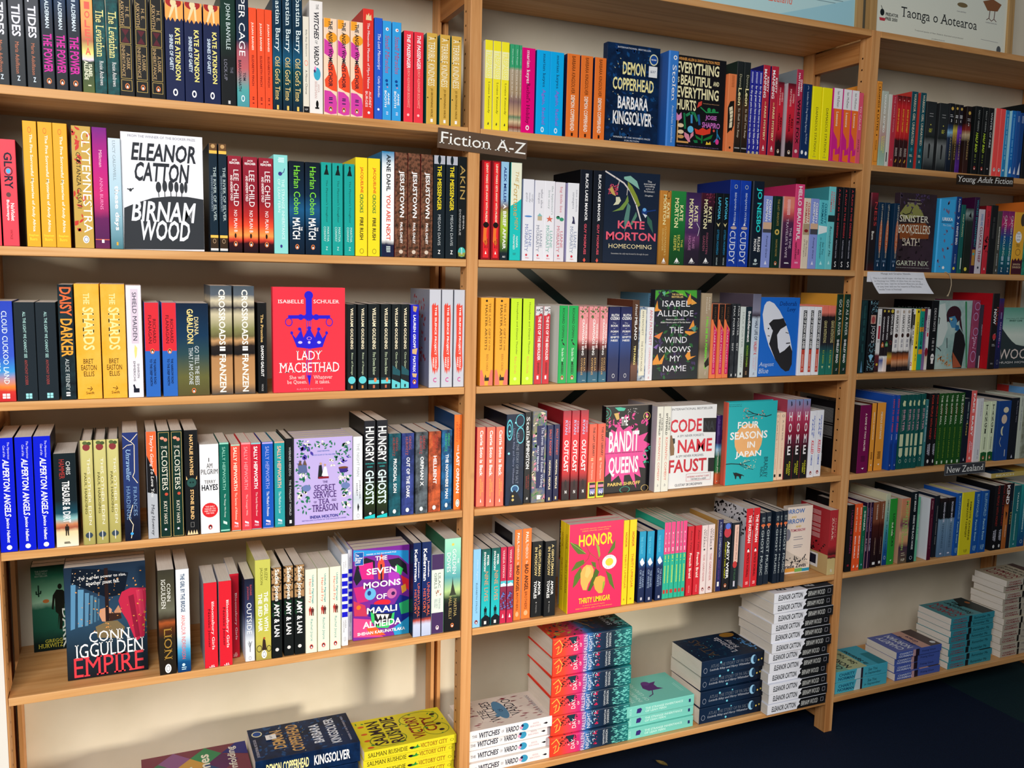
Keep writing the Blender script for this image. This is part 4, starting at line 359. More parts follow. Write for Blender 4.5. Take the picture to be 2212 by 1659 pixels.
SB4 ~ slim purple green and orange patterned paperback ~ g:3c2470@0:3a2468@.4:5a9ad0@.45:a8d0e8@.5:2a6a48@.6:2a7a44@.82:d86a40@.86:d06040 ~  ~  ~ .128 ~ 0.0075 ~ .198 ~ 1.533,.027,.0128,-.584;1.548,.028,.0023,-.584 ~  ~ t:Ali Smith:5a4a90:.048:.29:.2:.8:b|t:companion piece:eaf4e0:.532:.844:.3:.76:b|k:.955 ~  ~ 
SB4 ~ cream paperback with fading dark to pink lettering ~ f8d8bc ~  ~  ~ .128 ~ 0.0178 ~ .2 ~ 1.726,.012,.0152,-.584;1.743,.012,.0204,-.584 ~  ~ o:345:.033:.067:.3:.75|t:A way back:3a3040:.107:.42:.4:.64:s|t:to happy:e89a90:.447:.666:.4:.64:s|q:e8b0a0:.68:.844:.35:.6|r:1c1c20:.913:.955:.3:.7 ~  ~ 
SB4 ~ blue pink and black gradient paperback with stencil letters ~ g:7a92c4@0:9a7aa0@.1:b83a60@.22:8c1838@.4:5a1430@.52:1a1418@.64:141416 ~ b4485c ~  ~ .153 ~ 0.0267 ~ .237 ~ 1.765,.01,.0292,-.584;1.796,.01,.0267,-.584;1.824,.009,.0262,-.584 ~  ~ p:2a2a40:.4,.017 .55,.029 .6,.069 .45,.086|v:HOME:f4f0f4:.155:.722:.3:.68:b|t:CAILEAN:d8d828:.774:.95:.58:.76:b|t:STEED:d8d828:.807:.932:.3:.48:b ~  ~ 
SB4 ~ white paperback with red and blue slanted capitals ~ eef0f8 ~  ~  ~ .128 ~ 0.0253 ~ .201 ~ 1.852,.008,.0239,-.584;1.881,.013,.0267,-.584 ~  ~ t:EVERYONE IN MY FAMILY:3a5ac0:.075:.413:.56:.74:bi|t:HAS:3a5ac0:.123:.372:.3:.48:bi|t:KILLED:e0304a:.444:.646:.36:.76:bi|t:SOMEONE:3a5ac0:.663:.823:.42:.66:bi|k:.934:c44 ~  ~ 
SB4 ~ black book angled beside post with barcode ~ 17151a ~ 141216 ~  ~ .135 ~ 0.0060 ~ .212 ~ 2.02,.078,.0060,-.584 ~  ~ q:888:.097:.151:.2:.8 ~ r:c8c8c8:.809:.934:.16:.62|r:333:.82:.906:.2:.58|q:777:.11:.562:.1:.9 ~ 
SB5 ~ light blue paperback with faded white script ~ 8cc8f0 ~  ~  ~ .135 ~ 0.0206 ~ .205 ~ .789,.005,.0206,-.895 ~  ~ t:Olive, Again:c4e2f8:.132:.396:.42:.66:s|t:ELIZABETH STROUT:3a5a80:.431:.821:.4:.6|k:.932:b44 ~  ~ 
SB5 ~ teal paperback with black hilltop figure ~ g:12504c@0:1a8a8a@.25:1cacb0@.5:22c0c8@.8:14b0b8 ~ 10202a ~  ~ .128 ~ 0.0241 ~ .203 ~ .812,.005,.0241,-.895;.839,.005,.0241,-.895 ~  ~ t:PETER:fff:.081:.217:.6:.8:b|t:SWANSON:fff:.036:.282:.24:.46:b|t:NINE LIVES:e0986a:.292:.676:.34:.76|m:101820:.745:.868:.5|p:101820:0,.904 .3,.874 .5,.856 .75,.868 1,.892 1,1.006 0,1.006|r:ddd:.934:.976:.36:.62 ~  ~ 
SB5 ~ raspberry paperback with snowy blue picture strip ~ c4284c ~ 2c1a5c ~  ~ .128 ~ 0.0171 ~ .202 ~ .865,.007,.0168,-.895;.883,.005,.0174,-.895 ~  ~ t:VANDA SYMON:fbdce0:.034:.4:.36:.66:s|r:4ac0d0:.442:.484:0:1|p:d8ecf4:0,.484 .6,.466 1,.49 1,.515 0,.515|r:8a2a4c:.515:.831:0:1|t:EXPECTANT:3a0c24:.587:.819:.3:.72:b|s:5a7ac8:.6:.819:.05:.95:20|p:fff:.35,.929 .5,.874 .65,.929 ~  ~ 
SB5 ~ tall orange paperback with white and black words ~ f47a34 ~ d4d4d4 ~  ~ .153 ~ 0.0224 ~ .242 ~ .906,.013,.0197,-.895;.929,.015,.0252,-.895 ~  ~ t:PAUL:fff0e4:.037:.16:.34:.66:b|t:THEROUX:fff0e4:.165:.331:.36:.64|t:The:fff0e4:.352:.387:.4:.6:si|t:BAD ANGEL:1c1410:.394:.687:.3:.72:b|t:BROTHERS:4a2a14:.697:.892:.36:.64|e:f8b080:.907:.964:.28:.72 ~ r:14141a:.049:.636:.12:.9 ~ 
SB5 ~ glossy black paperback with gold then white capitals ~ 14171b ~  ~  ~ .128 ~ 0.0335 ~ .204 ~ .957,.016,.0338,-.895;.991,.008,.0332,-.895 ~  ~ t:A GENTLEMAN:d8c488:.045:.46:.56:.76:b|t:IN MOSCOW:d8c488:.075:.454:.24:.46:b|t:AMOR:fff:.527:.718:.56:.78:b|t:TOWLES:fff:.521:.755:.22:.46:b|d:bbb:.811:.45:.05|t:WINDMILL:999:.835:.953:.4:.5 ~  ~ 
SB5 ~ sunny yellow paperback with red brown capitals ~ fbd820 ~ a83a28 ~  ~ .153 ~ 0.0198 ~ .238 ~ 1.227,.009,.0172,-.895;1.246,.009,.0224,-.895 ~  ~ t:HONOR:c44a20:.144:.318:.36:.7:b|t:THRITY UMRIGAR:c44a20:.4:.806:.36:.68|d:c8a020:.938:.45:.14 ~  ~ 
SB5 ~ blue topped navy paperback with white bird ~ g:1a9cc8@0:1a9ccc@.35:1a5a98@.45:142a5a@.52:12244e ~ 101a3a ~  ~ .128 ~ 0.0226 ~ .202 ~ 1.278,.008,.0220,-.895;1.3,.003,.0226,-.895;1.333,.005,.0227,-.895 ~  ~ t:THE COLONY:6ad0ec:.074:.319:.2:.5:s|p:fff:.15,.423 .5,.371 .85,.449 .6,.475 .5,.488 .3,.468|d:fff:.455:.5:.2|t:THE LEAVES:a8c0e0:.553:.788:.56:.8:s|t:OF WHITE:a8c0e0:.54:.801:.2:.46:s|r:ccd:.932:.971:.4:.66 ~  ~ 
SB5 ~ thin pink over green paperback with dotted text ~ 2cb89a ~  ~  ~ .153 ~ 0.0118 ~ .22 ~ 1.358,.008,.0110,-.895;1.369,.008,.0101,-.895;1.38,.008,.0144,-.895;1.396,.008,.0126,-.895;1.409,.007,.0093,-.895;1.419,.007,.0130,-.895 ~  ~ r:ee4c8c:-.033:.417:0:1|v:-LDL-:fbd0e0:.134:.29:.4:.6|q:fff:.314:.387:.4:.66|q:e8f040:.435:.52:.4:.66|q:e8f040:.568:.799:.4:.66|r:c83a34:.884:.933:.2:.8 ~  ~ 
SB5 ~ red paperback with dark author and white title ~ d42434 ~  ~  ~ .128 ~ 0.0210 ~ .202 ~ 1.435,.005,.0203,-.895;1.459,.005,.0217,-.895 ~  ~ t:Anne Tyler:5a1018:.058:.366:.38:.68:s|t:French Braid:fff0e8:.383:.752:.34:.72:sb|t:VINTAGE:f8b0a8:.852:.96:.4:.6 ~  ~ 
SB5 ~ blush white paperback with faded red title ~ ecdcdc ~  ~  ~ .128 ~ 0.0208 ~ .201 ~ 1.481,.003,.0193,-.895;1.503,.004,.0223,-.895 ~  ~ t:SALLY:6a5a60:.069:.245:.66:.84:s|t:VICKERS:4a4048:.047:.319:.3:.56:s|d:4a4a50:.352:.5:.14|t:THE GARDENER:c86a70:.419:.824:.38:.66:s|k:.932:c66 ~  ~ 
SB5 ~ navy hardback with gold side edge and pale capitals ~ 20245a ~ b88c4a ~  ~ .135 ~ 0.0219 ~ .212 ~ 1.533,.005,.0219,-.895 ~  ~ r:c89a5a:.002:1.009:0:.14|t:A PECULIAR COMBINATION:b8c0d8:.033:.518:.44:.74|t:ASHLEY WEAVER:5a3a8a:.557:.841:.46:.7:b|r:eee:.867:.931:.4:.7 ~  ~ 
SB5 ~ thick black paperback with fiery space picture ~ 16181e ~ 2a1a18 ~  ~ .128 ~ 0.0266 ~ .201 ~ 1.555,.002,.0266,-.895 ~  ~ r:28305a:-.001:.093:0:1|e:c83a4a:.066:.215:.05:.95|e:5a7ae0:.005:.093:.2:.85|t:ANDY WEIR:fff:.269:.827:.5:.84:b|t:PROJECT HAIL MARY:d8d820:.285:.821:.22:.4:b|k:.923 ~  ~ 
SB5 ~ dark blue black paperback with pink strip and rose ~ 18222c ~  ~  ~ .128 ~ 0.0295 ~ .198 ~ 1.586,.004,.0295,-.895 ~  ~ r:f0c8b8:.032:.598:.3:.8|t:The Dictionary of Lost Words:6a3a3a:.059:.557:.46:.68:si|e:c83a3a:.578:.682:.25:.75|t:PIP WILLIAMS:4a7a54:.696:.863:.4:.62|p:ccd:.4,.961 .4,.877 .6,.877 .6,.961 ~  ~ 
SB5 ~ tall red paperback with white title and pawn ~ d82430 ~ d0d0d8 ~  ~ .153 ~ 0.0229 ~ .236 ~ 1.633,.002,.0233,-.895;1.659,.002,.0224,-.895 ~  ~ t:THE PARTISAN:fff:.083:.433:.34:.76:b|d:1c1010:.515:.5:.14|p:fff:.45,.515 .6,.515 .72,.551 .35,.551|t:PATRICK WORRALL:5a0c14:.568:.869:.34:.7:b|q:fbb:.928:.97:.3:.7 ~ s:1a1a22:.014:.363:0:1:90 ~ 
SB5 ~ navy paperback with orange mushroom and pale title ~ 182434 ~  ~  ~ .153 ~ 0.0156 ~ .218 ~ 1.687,.004,.0189,-.895;1.709,.006,.0187,-.895;1.74,.002,.0147,-.895;1.756,.002,.0096,-.895;1.77,.003,.0156,-.895 ~  ~ h:AN:b8c4c8:.058:.09:.25:.75|h:YU:b8c4c8:.097:.13:.25:.75|e:e07040:.153:.191:.1:.9|r:f0a080:.184:.216:.4:.6|t:GHOST MUSIC:c8d4d8:.241:.865:.26:.72 ~  ~ 
SB5 ~ thick red paperback with cream foot and barcode ~ g:b02c36@0:b02c34@.55:3a1a1c@.68:a02a30@.71:3a2020@.74:c8b27a@.75:d0bc84 ~ a82830 ~  ~ .128 ~ 0.0309 ~ .203 ~ 1.949,.002,.0309,-.895 ~  ~ t:MARKUS:d88a84:.127:.425:.62:.8:s|t:ZUSAK:f0d0c0:.113:.468:.26:.52:s|h:PAN:eee:.912:.962:.4:.62 ~ r:c4a874:.696:1.027:0:1|r:eee:.725:.94:.3:.68|r:223:.754:.897:.36:.62|q:d8a0a0:.056:.482:.1:.7|s:2a1416:.539:.682:.2:.9:30 ~ 
SB5 ~ black book set back behind the post ~ 16161a ~ 121216 ~  ~ .153 ~ 0.0190 ~ .22 ~ 2.042,.06,.0190,-.895 ~  ~ q:666:.098:.503:.3:.6 ~  ~ 
SC1 ~ tall orange paperback with black frame ~ ec9836 ~  ~  ~ .153 ~ 0.0191 ~ .237 ~ 2.019,.006,.0191,.338 ~  ~ f:3a1c0c:.025:.957:.12:.9|t:LEGENDS & LATTES:3a1c0c:.065:.586:.36:.68:b|d:3a1c0c:.638:.5:.12|t:TRAVIS BALDREE:5a2a10:.697:.819:.36:.64 ~  ~ 
SC1 ~ misty green pink paperback with white title ~ g:b8c4b8@0:c4b4a4@.45:c09a94@.6:9ab49a@.8:a4c4b4 ~  ~  ~ .135 ~ 0.0245 ~ .212 ~ 2.041,.006,.0245,.338 ~  ~ t:WAKING ROMEO:f4f6f0:.04:.553:.36:.66:b|t:KATHRYN:e8dc70:.595:.824:.6:.76:b|t:BARKER:e8dc70:.606:.804:.32:.5:b ~  ~ 
SC1 ~ white page sliver book with black foot mark ~ d4d4cc ~  ~  ~ .135 ~ 0.0119 ~ .205 ~ 2.069,.006,.0119,.338 ~  ~ r:1a1a1a:.805:.938:.1:.4 ~  ~ 
SC1 ~ rosy red paperback with pale lettering ~ bc3446 ~  ~  ~ .135 ~ 0.0182 ~ .204 ~ 2.082,.006,.0182,.338 ~  ~ t:THE CASTLE TOWER:e89aa4:.019:.523:.36:.6:s|p:fdd:.45,.895 .55,.895 .5,.921 ~  ~ 
SC1 ~ black scarlet paperback with yellow title ~ g:4a1418@0:c8242a@.14:d02c2a@.5:b82226@.58:3a1618@.62:2a1418@.8:3a1a18 ~  ~  ~ .135 ~ 0.0156 ~ .205 ~ 2.101,.006,.0156,.338;2.12,.006,.0145,.338;2.136,.006,.0173,.338 ~  ~ t:BUTCHER OF THE FOREST:f4b83a:.18:.507:.34:.68:bi|q:fbb:.033:.096:.4:.6|t:EALING:d8c8c0:.729:.846:.55:.75:b|t:MONON:d8c8c0:.729:.846:.25:.45:b|p:e0a83a:.3,.931 .6,.883 .7,.899 .5,.937 ~  ~ 
SC1 ~ teal paperback with cream title and red inside ~ 17505c ~ c43a34 ~  ~ .153 ~ 0.0236 ~ .222 ~ 2.157,.006,.0245,.338;2.193,.006,.0226,.338 ~  ~ t:WARRIOR GIRL UNEARTHED:f4e4c8:.024:.69:.36:.72:s|p:2a8a9a:.3,.75 .5,.72 .7,.75 .5,.789|q:d8d4c0:.819:.853:.2:.8|p:ddd:.4,.918 .5,.878 .6,.918 ~  ~ 
SC1 ~ charcoal photo paperback with grey figures ~ g:24282a@0:2c3032@.45:1e2422@.52:787c7c@.62:606666@.8:2a2e30@.95:222 ~ 26282a ~  ~ .128 ~ 0.0391 ~ .2 ~ 2.221,.006,.0401,.338;2.274,.006,.0381,.338 ~  ~ q:9a9a9a:.168:.245:.3:.85|d:e0d85a:.334:.5:.05|t:Clan Quest:c8c84a:.39:.446:.3:.7:b|p:1c1e20:.4,.625 .5,.602 .6,.636 .55,.827 .42,.827 ~  ~ 
SC1 ~ black fantasy paperback with icy blue picture ~ g:17191f@0:1a1c22@.3:2c4870@.36:8ac0e0@.42:20304a@.5:141a26@1 ~  ~  ~ .128 ~ 0.0205 ~ .203 ~ 2.315,.006,.0205,.338 ~  ~ h:3:eee:.228:.271:.4:.6:b|d:d8b050:.074:.55:.25|q:ccc:.162:.211:.2:.85|t:RANGERS:b8a878:.437:.824:.5:.75:s ~  ~ 
SC1 ~ black fantasy paperback with golden picture ~ g:1c1a16@0:221e18@.3:d8c04a@.38:a8843a@.46:3a2c18@.6:241c14@1 ~  ~  ~ .128 ~ 0.0161 ~ .202 ~ 2.338,.006,.0161,.338 ~  ~ h:5:eee:.226:.27:.4:.6:b|d:d8b050:.06:.55:.25|q:ccc:.16:.209:.2:.85|t:RANGERS:c8a868:.437:.816:.5:.75:s ~  ~ 
SC1 ~ black fantasy paperback with violet picture ~ g:1a1620@0:201a26@.3:7a3ac0@.38:6a2aa8@.46:241a34@.6:5a2a90@.9:4a2080 ~  ~  ~ .128 ~ 0.0172 ~ .202 ~ 2.356,.006,.0172,.338 ~  ~ h:6:eee:.218:.262:.4:.6:b|d:d8b050:.062:.55:.25|q:ccc:.153:.206:.2:.85|t:RANGERS:c8a868:.429:.809:.5:.75:s ~  ~ 
SC1 ~ black fantasy paperback with ruddy picture ~ g:1c1414@0:2a1818@.25:8a2a24@.35:c8b08a@.42:2a1c18@.52:3a1c18@1 ~  ~  ~ .128 ~ 0.0210 ~ .201 ~ 2.389,.006,.0210,.338 ~  ~ h:2:eee:.244:.289:.4:.6:b|d:d8b050:.099:.55:.25|q:ccc:.183:.233:.2:.85|t:RANGERS:c8a868:.447:.796:.5:.75:s ~  ~ 
SC1 ~ black paperback with scrawled lime title ~ 16191a ~  ~  ~ .135 ~ 0.0250 ~ .205 ~ 2.426,.006,.0259,.338;2.459,.006,.0241,.338 ~  ~ t:SALLY GREEN:a8aca8:.053:.363:.5:.72:s|t:HALF BAD:c8e83a:.385:.674:.34:.72:bi|q:8a9a3a:.686:.831:.4:.6|k:.909:d43 ~  ~ 
SC1 ~ black paperback with tall white capitals ~ 1a1a1c ~  ~  ~ .135 ~ 0.0226 ~ .205 ~ 2.485,.006,.0226,.338 ~  ~ t:WINTER OF FIRE:e4e6e8:.067:.587:.4:.72|d:ccc:.902:.5:.1 ~  ~ 
SC1 ~ plain tomato red paperback with penguin at foot ~ fa5350 ~ d8ccc0 ~  ~ .135 ~ 0.0203 ~ .207 ~ 2.517,.006,.0204,.338;2.539,.006,.0202,.338 ~  ~ k:.904:fff ~  ~ 
SC1 ~ cyan paperback with pale side ~ 2a8ac4 ~ 9adcf0 ~  ~ .135 ~ 0.0148 ~ .205 ~ 2.562,.006,.0148,.338 ~  ~ q:8acff0:.064:.742:.3:.7|d:fff:.901:.4:.2 ~  ~ 
SC1 ~ bright blue paperback with small white bird ~ 1a74c4 ~ a8dce8 ~  ~ .135 ~ 0.0174 ~ .206 ~ 2.59,.006,.0174,.338 ~  ~ q:6ab4f0:.058:.734:.3:.7|p:fff:.2,.938 .6,.836 .8,.938 ~  ~ 
SC1 ~ mid blue paperback with silver specks ~ 2258a4 ~  ~  ~ .135 ~ 0.0157 ~ .207 ~ 2.611,.006,.0157,.338 ~  ~ q:9ac:.075:.187:.3:.8|p:dde:.2,.944 .6,.83 .8,.944 ~  ~ 
SC1 ~ navy blue paperback with snowy foot ~ 164488 ~  ~  ~ .128 ~ 0.0193 ~ .203 ~ 2.628,.006,.0193,.338 ~  ~ q:9ac:.047:.162:.3:.8|p:e4e8f0:.2,.948 .7,.751 .8,.948 ~  ~ 
SC1 ~ tall black paperback cut by photo edge ~ 17191c ~ 15181a ~  ~ .153 ~ 0.0301 ~ .234 ~ 2.653,.006,.0301,.338 ~  ~ q:556:.141:.442:.4:.6 ~  ~ 
SC2H ~ tall black hardback with red stacked surname ~ g:7a2030@0:2a1a1e@.2:1c1a1e@.85:3a181c ~ 241418 ~  ~ .153 ~ 0.0291 ~ .227 ~ 2.025,.006,.0291,.032 ~  ~ t:NESS:c03a3c:.117:.426:.5:.86|t:Burn:e8e4dc:.492:.603:.3:.62:sb ~  ~ 
SC2 ~ slim navy paperback with orange glow and pale title ~ 12304c ~  ~  ~ .128 ~ 0.0208 ~ .201 ~ 2.058,.006,.0195,.032;2.082,.006,.0212,.032;2.121,.006,.0208,.032 ~  ~ e:b85a30:.247:.743:.42:1|t:LEFT-HANDED:d8ccb4:.028:.313:.6:.85:s|t:BOOKSELLERS OF LONDON:d8ccb4:.313:.81:.6:.85:s|h:NIX:8ac:.843:.871:.2:.8:s|p:dde:.4,.932 .5,.882 .6,.932 ~  ~ 
SC2H ~ thick sky blue hardback with grey dinosaur arcs ~ 3cacea ~ 2a94c8 ~  ~ .153 ~ 0.0683 ~ .224 ~ 2.305,.006,.0683,.032 ~  ~ s:7a6a8c:.007:.191:.05:.95:6|s:7a6a8c:.375:.932:.05:.95:14|h:URKKA:fff:.247:.293:.2:.85:b|q:2a6a9a:.301:.324:.15:.9|h:The Color:d8f0fb:.339:.365:.25:.8:i|e:fff:.911:.952:.4:.55 ~  ~ 
SC2 ~ navy paperback with white spaced title ~ 163c7c ~ 3c9cd4 ~  ~ .153 ~ 0.0214 ~ .234 ~ 2.377,.006,.0214,.032 ~  ~ t:R J Palacio:f0f2f8:.027:.199:.35:.7:b|p:fff:.3,.244 .5,.273 .8,.254 .5,.293|t:A WHITE BIRD:f4f4fa:.333:.63:.32:.72:b|t:A NOVEL:ccd:.75:.88:.4:.65|d:e8d84a:.94:.4:.22 ~  ~ 
SC2 ~ teal green paperback with cream author name ~ 17605c ~ 154a3c ~  ~ .135 ~ 0.0173 ~ .211 ~ 2.402,.006,.0173,.032 ~  ~ t:PHILIP PULLMAN:d0d8a8:.14:.465:.36:.66:b|r:e8e8d8:.775:.942:.6:.8 ~  ~ 
SC2 ~ black green paperback with pale moth ~ g:2a3a38@0:8a9a98@.08:24302c@.2:1c2420@.6:20281f@1 ~  ~  ~ .128 ~ 0.0301 ~ .201 ~ 2.425,.006,.0301,.032 ~  ~ p:101418:.3,.121 .6,.052 .7,.144|d:e8d84a:.936:.4:.2 ~  ~ 
SC2 ~ plum paperback with turquoise capitals ~ 34183c ~ 3a1034 ~  ~ .153 ~ 0.0213 ~ .237 ~ 2.457,.006,.0213,.032 ~  ~ t:WICKED ENCHANTMENT:2aa8b0:.032:.654:.42:.78|r:b8843a:.684:.893:.2:.85|d:3ab0b8:.743:.5:.2 ~  ~ 
SC2 ~ pale grey paperback with red and blue title ~ d0c8d2 ~  ~  ~ .128 ~ 0.0272 ~ .201 ~ 2.479,.006,.0272,.032 ~  ~ t:SWARD AND:5a8ac0:.072:.259:.36:.74:b|t:CLUCKILL THIEF:8c2a44:.271:.823:.34:.76:b|d:334:.906:.5:.14 ~  ~ 
SC2 ~ cherry red paperback with brushed black marks ~ c82c3a ~ 6a141c ~  ~ .135 ~ 0.0212 ~ .213 ~ 2.511,.006,.0212,.032 ~  ~ t:GIRL WHO:3a1018:.075:.307:.35:.7:i|s:2a0c14:.34:.685:.1:.9:14|p:fff:.4,.942 .5,.903 .6,.942 ~  ~ 
SC2 ~ plain black paperback beside red one ~ 1a1c1e ~ 2a2a28 ~  ~ .135 ~ 0.0293 ~ .216 ~ 2.535,.006,.0293,.032 ~  ~ q:444:.158:.487:.3:.6 ~  ~ 
SC2 ~ olive grey paperback with white title ~ 4a4a42 ~  ~  ~ .128 ~ 0.0191 ~ .199 ~ 2.566,.006,.0191,.032 ~  ~ t:EARTHQUAKE BOY:f0f0e8:.248:.619:.4:.66:b|q:bbb:.655:.872:.4:.6|p:eee:.4,.956 .5,.908 .6,.956 ~  ~ 
SC2 ~ navy paperback with magenta starburst and green leaves ~ g:7a2a6a@0:b82a6a@.2:6a2a78@.3:164a8a@.4:126a70@.65:123a5c@1 ~  ~  ~ .128 ~ 0.0264 ~ .201 ~ 2.587,.006,.0273,.032;2.617,.006,.0254,.032 ~  ~ l:f8a0c8:1.5:.1,.082 .8,.224|l:f8a0c8:1.5:.1,.224 .8,.129|t:CATFISH ROLLING:e4f0e0:.07:.702:.42:.74:s|q:cde:.714:.846:.3:.7|h:Z:fff:.894:.96:.38:.62 ~  ~ 
SC2 ~ thick yellow paperback with white disc and dragon ~ edb038 ~  ~  ~ .128 ~ 0.0511 ~ .2 ~ 2.644,.006,.0511,.032 ~  ~ e:4a4034:.018:.222:.55:1|e:fff:.306:.487:.2:.75|h:PRIORY:222:.324:.356:.3:.65:s|h:OF THE:222:.378:.402:.32:.63:s|h:ORANGE:222:.426:.456:.3:.65:s|h:TREE:5a4a1c:.505:.553:.3:.65:s|o:6a4a1c:.583:.692:.3:.75|r:4a1c2a:.777:.995:0:1|p:4a1c2a:0,.777 .1,.74 .2,.777 .35,.734 .5,.777 .65,.728 .8,.777 .9,.74 1,.777|h:SAMANTHA:e8c8a0:.819:.85:.15:.85:s|h:SHANNON:e8c8a0:.862:.898:.12:.88:s ~  ~ 
SC2 ~ sea green paperback at photo edge ~ n:165a50:3aa88a:30 ~  ~  ~ .128 ~ 0.0246 ~ .202 ~ 2.697,.006,.0246,.032 ~  ~ q:cec:.183:.785:.4:.6 ~  ~ 
SC2 ~ tall orange paperback cut by photo edge ~ d8742c ~ d8732a ~  ~ .153 ~ 0.0256 ~ .24 ~ 2.744,.006,.0256,.032 ~  ~ q:fc8:.204:.508:.4:.6 ~  ~ 
SC3 ~ narrow dark teal book beside post ~ n:14262c:1c4044:20 ~  ~  ~ .153 ~ 0.0216 ~ .219 ~ 2.03,.014,.0216,-.276 ~  ~ q:2a5a5a:.059:.715:.3:.6|p:5a8ab0:.3,.991 .5,.825 .7,.991 ~  ~ 
SC3 ~ black book with pale blue dotted pattern ~ 15171c ~ 101216 ~  ~ .153 ~ 0.0332 ~ .22 ~ 2.068,.022,.0332,-.276 ~  ~ s:9ad8ec:.014:.183:.1:.95:50:1.7|r:c89a8a:.205:.326:.2:.8|e:a84a4a:.221:.32:.3:.7|t:JOJO'S:e0e0e0:.348:.59:.3:.8:s|s:9ad8ec:.595:.734:.1:.95:40:1.7|p:8accf0:.2,.767 .5,.745 .8,.767 .5,.844|s:9ad8ec:.811:.978:.1:.95:50:1.7 ~  ~ 
SC3 ~ white manga with red panel and dark artwork ~ g:eeeeee@0:eee@.7:6a2a34@.74:2a1a20@1 ~  ~  ~ .128 ~ 0.0163 ~ .193 ~ 2.116,.035,.0163,-.276 ~  ~ q:8a9a90:.098:.249:.3:.7|r:b83040:.268:.477:.3:.8|h:11:222:.496:.535:.3:.7:b|d:d8b83a:.885:.5:.25 ~  ~ 
SC3 ~ black manga with orange numbered arrow ~ g:221c20@0:2a2228@.74:f0f0f0@.76:4a5aa0@.82:f4f4f8@1 ~  ~  ~ .128 ~ 0.0128 ~ .192 ~ 2.133,.032,.0128,-.276 ~  ~ d:d8c04a:.028:.5:.3|t:CHAINSAW MAN:fff:.117:.493:.3:.72:b|p:d8743a:.1,.563 .5,.518 .9,.563 .9,.608 .1,.608|h:9:fff:.557:.595:.35:.65:b ~  ~ 
SC3 ~ black manga with green numbered arrow ~ g:221c20@0:2a2228@.74:f0f0f0@.76:e8d8d0@.82:f4e8e4@1 ~  ~  ~ .128 ~ 0.0130 ~ .192 ~ 2.146,.029,.0130,-.276 ~  ~ d:d8c04a:.03:.5:.3|t:CHAINSAW MAN:fff:.106:.481:.3:.72:b|p:3a9a4a:.1,.551 .5,.507 .9,.551 .9,.596 .1,.596|h:11:fff:.545:.583:.25:.75:b ~  ~ 
SC3 ~ dark manga with yellow haired fighter ~ g:1c181a@0:2a2424@.68:c8a83a@.76:d8843a@.82:1c181a@.9:1c181a ~  ~  ~ .128 ~ 0.0189 ~ .193 ~ 2.16,.03,.0189,-.276 ~  ~ d:d8c04a:.035:.5:.3|t:DEMON SLAYER:eee:.086:.415:.3:.75:b|o:a33:.504:.568:.25:.75 ~  ~ 
SC3 ~ white manga with orange and black figures ~ g:f4f2f0@0:f4f2f0@.66:2a2224@.7:c86a34@.8:d8a078@.85:241e22@.94:241e22 ~  ~  ~ .128 ~ 0.0211 ~ .194 ~ 2.18,.03,.0216,-.276;2.215,.036,.0168,-.276;2.241,.041,.0211,-.276 ~  ~ d:c0b0a0:.05:.5:.25|t:HAIKYU!!:222:.101:.373:.3:.8:bi|e:3a2420:.392:.462:.25:.85|q:889:.494:.621:.3:.7 ~  ~ 
SC3 ~ grey black manga with stacked small print ~ g:2c2c2e@0:3a3a3c@.3:c8c8c8@.35:4a4a4a@.5:c8c8cc@.7:2a2a2c@1 ~  ~  ~ .128 ~ 0.0060 ~ .193 ~ 2.263,.039,.0060,-.276 ~  ~ d:eee:.032:.5:.3 ~  ~ 
SC3 ~ white manga with red number two ~ f0f0ee ~  ~  ~ .128 ~ 0.0120 ~ .194 ~ 2.271,.043,.0120,-.276 ~  ~ r:2a2a2a:.09:.27:.2:.8|q:334:.283:.633:.3:.7|h:2:c84a4a:.867:.926:.2:.8:b ~  ~ 
SC3 ~ bright yellow manga with black numeral disc ~ f8e028 ~  ~  ~ .128 ~ 0.0150 ~ .193 ~ 2.283,.04,.0150,-.276 ~  ~ r:222:.023:.062:.3:.7|t:CLASSROOM:5a4a14:.21:.573:.36:.7:b|d:222:.625:.5:.3|q:554:.723:.853:.4:.6 ~  ~ 
SC3 ~ teal and orange checked manga ~ 18a088 ~  ~  ~ .128 ~ 0.0173 ~ .194 ~ 2.305,.044,.0173,-.276 ~  ~ r:f0a028:-0:.039:0:1|r:f0a028:.298:.375:0:1|r:f0a028:.662:.74:0:1|t:CLASSROOM:0a4a44:.142:.584:.36:.7:b|d:145:.636:.5:.26 ~  ~ 
SC3 ~ slim violet manga between teal and white ~ g:5a2a4a@0:6a4a7a@.5:8a6aa0@1 ~  ~  ~ .128 ~ 0.0060 ~ .194 ~ 2.322,.038,.0060,-.276 ~  ~ q:ccd:.191:.712:.3:.7 ~  ~ 
SC3 ~ white manga with red gloved fighter ~ g:f0f0f0@0:f0f0f0@.62:a03044@.68:d8c8b0@.8:e8e8e8@.95:e8e8e8 ~  ~  ~ .128 ~ 0.0138 ~ .193 ~ 2.329,.04,.0138,-.276 ~  ~ t:ONE-PUNCH MAN:222:.097:.371:.3:.75:b|r:d84050:.385:.45:.3:.75|e:8a1c30:.634:.778:.1:.9 ~  ~ 
SC3 ~ thick black book with white skull ~ 131519 ~ 0e1014 ~  ~ .153 ~ 0.0309 ~ .22 ~ 2.354,.046,.0309,-.276 ~  ~ t:DEATH NOTE:d8d8d8:.111:.445:.36:.66:s|q:aaa:.544:.729:.35:.65|e:f0f0f0:.77:.881:.3:.8|r:f0f0f0:.869:.916:.4:.7|d:222:.823:.45:.08|d:222:.823:.66:.08 ~ h:DEATH NOTE:a8b0b4:.1:.2:.12:.95:s ~ 
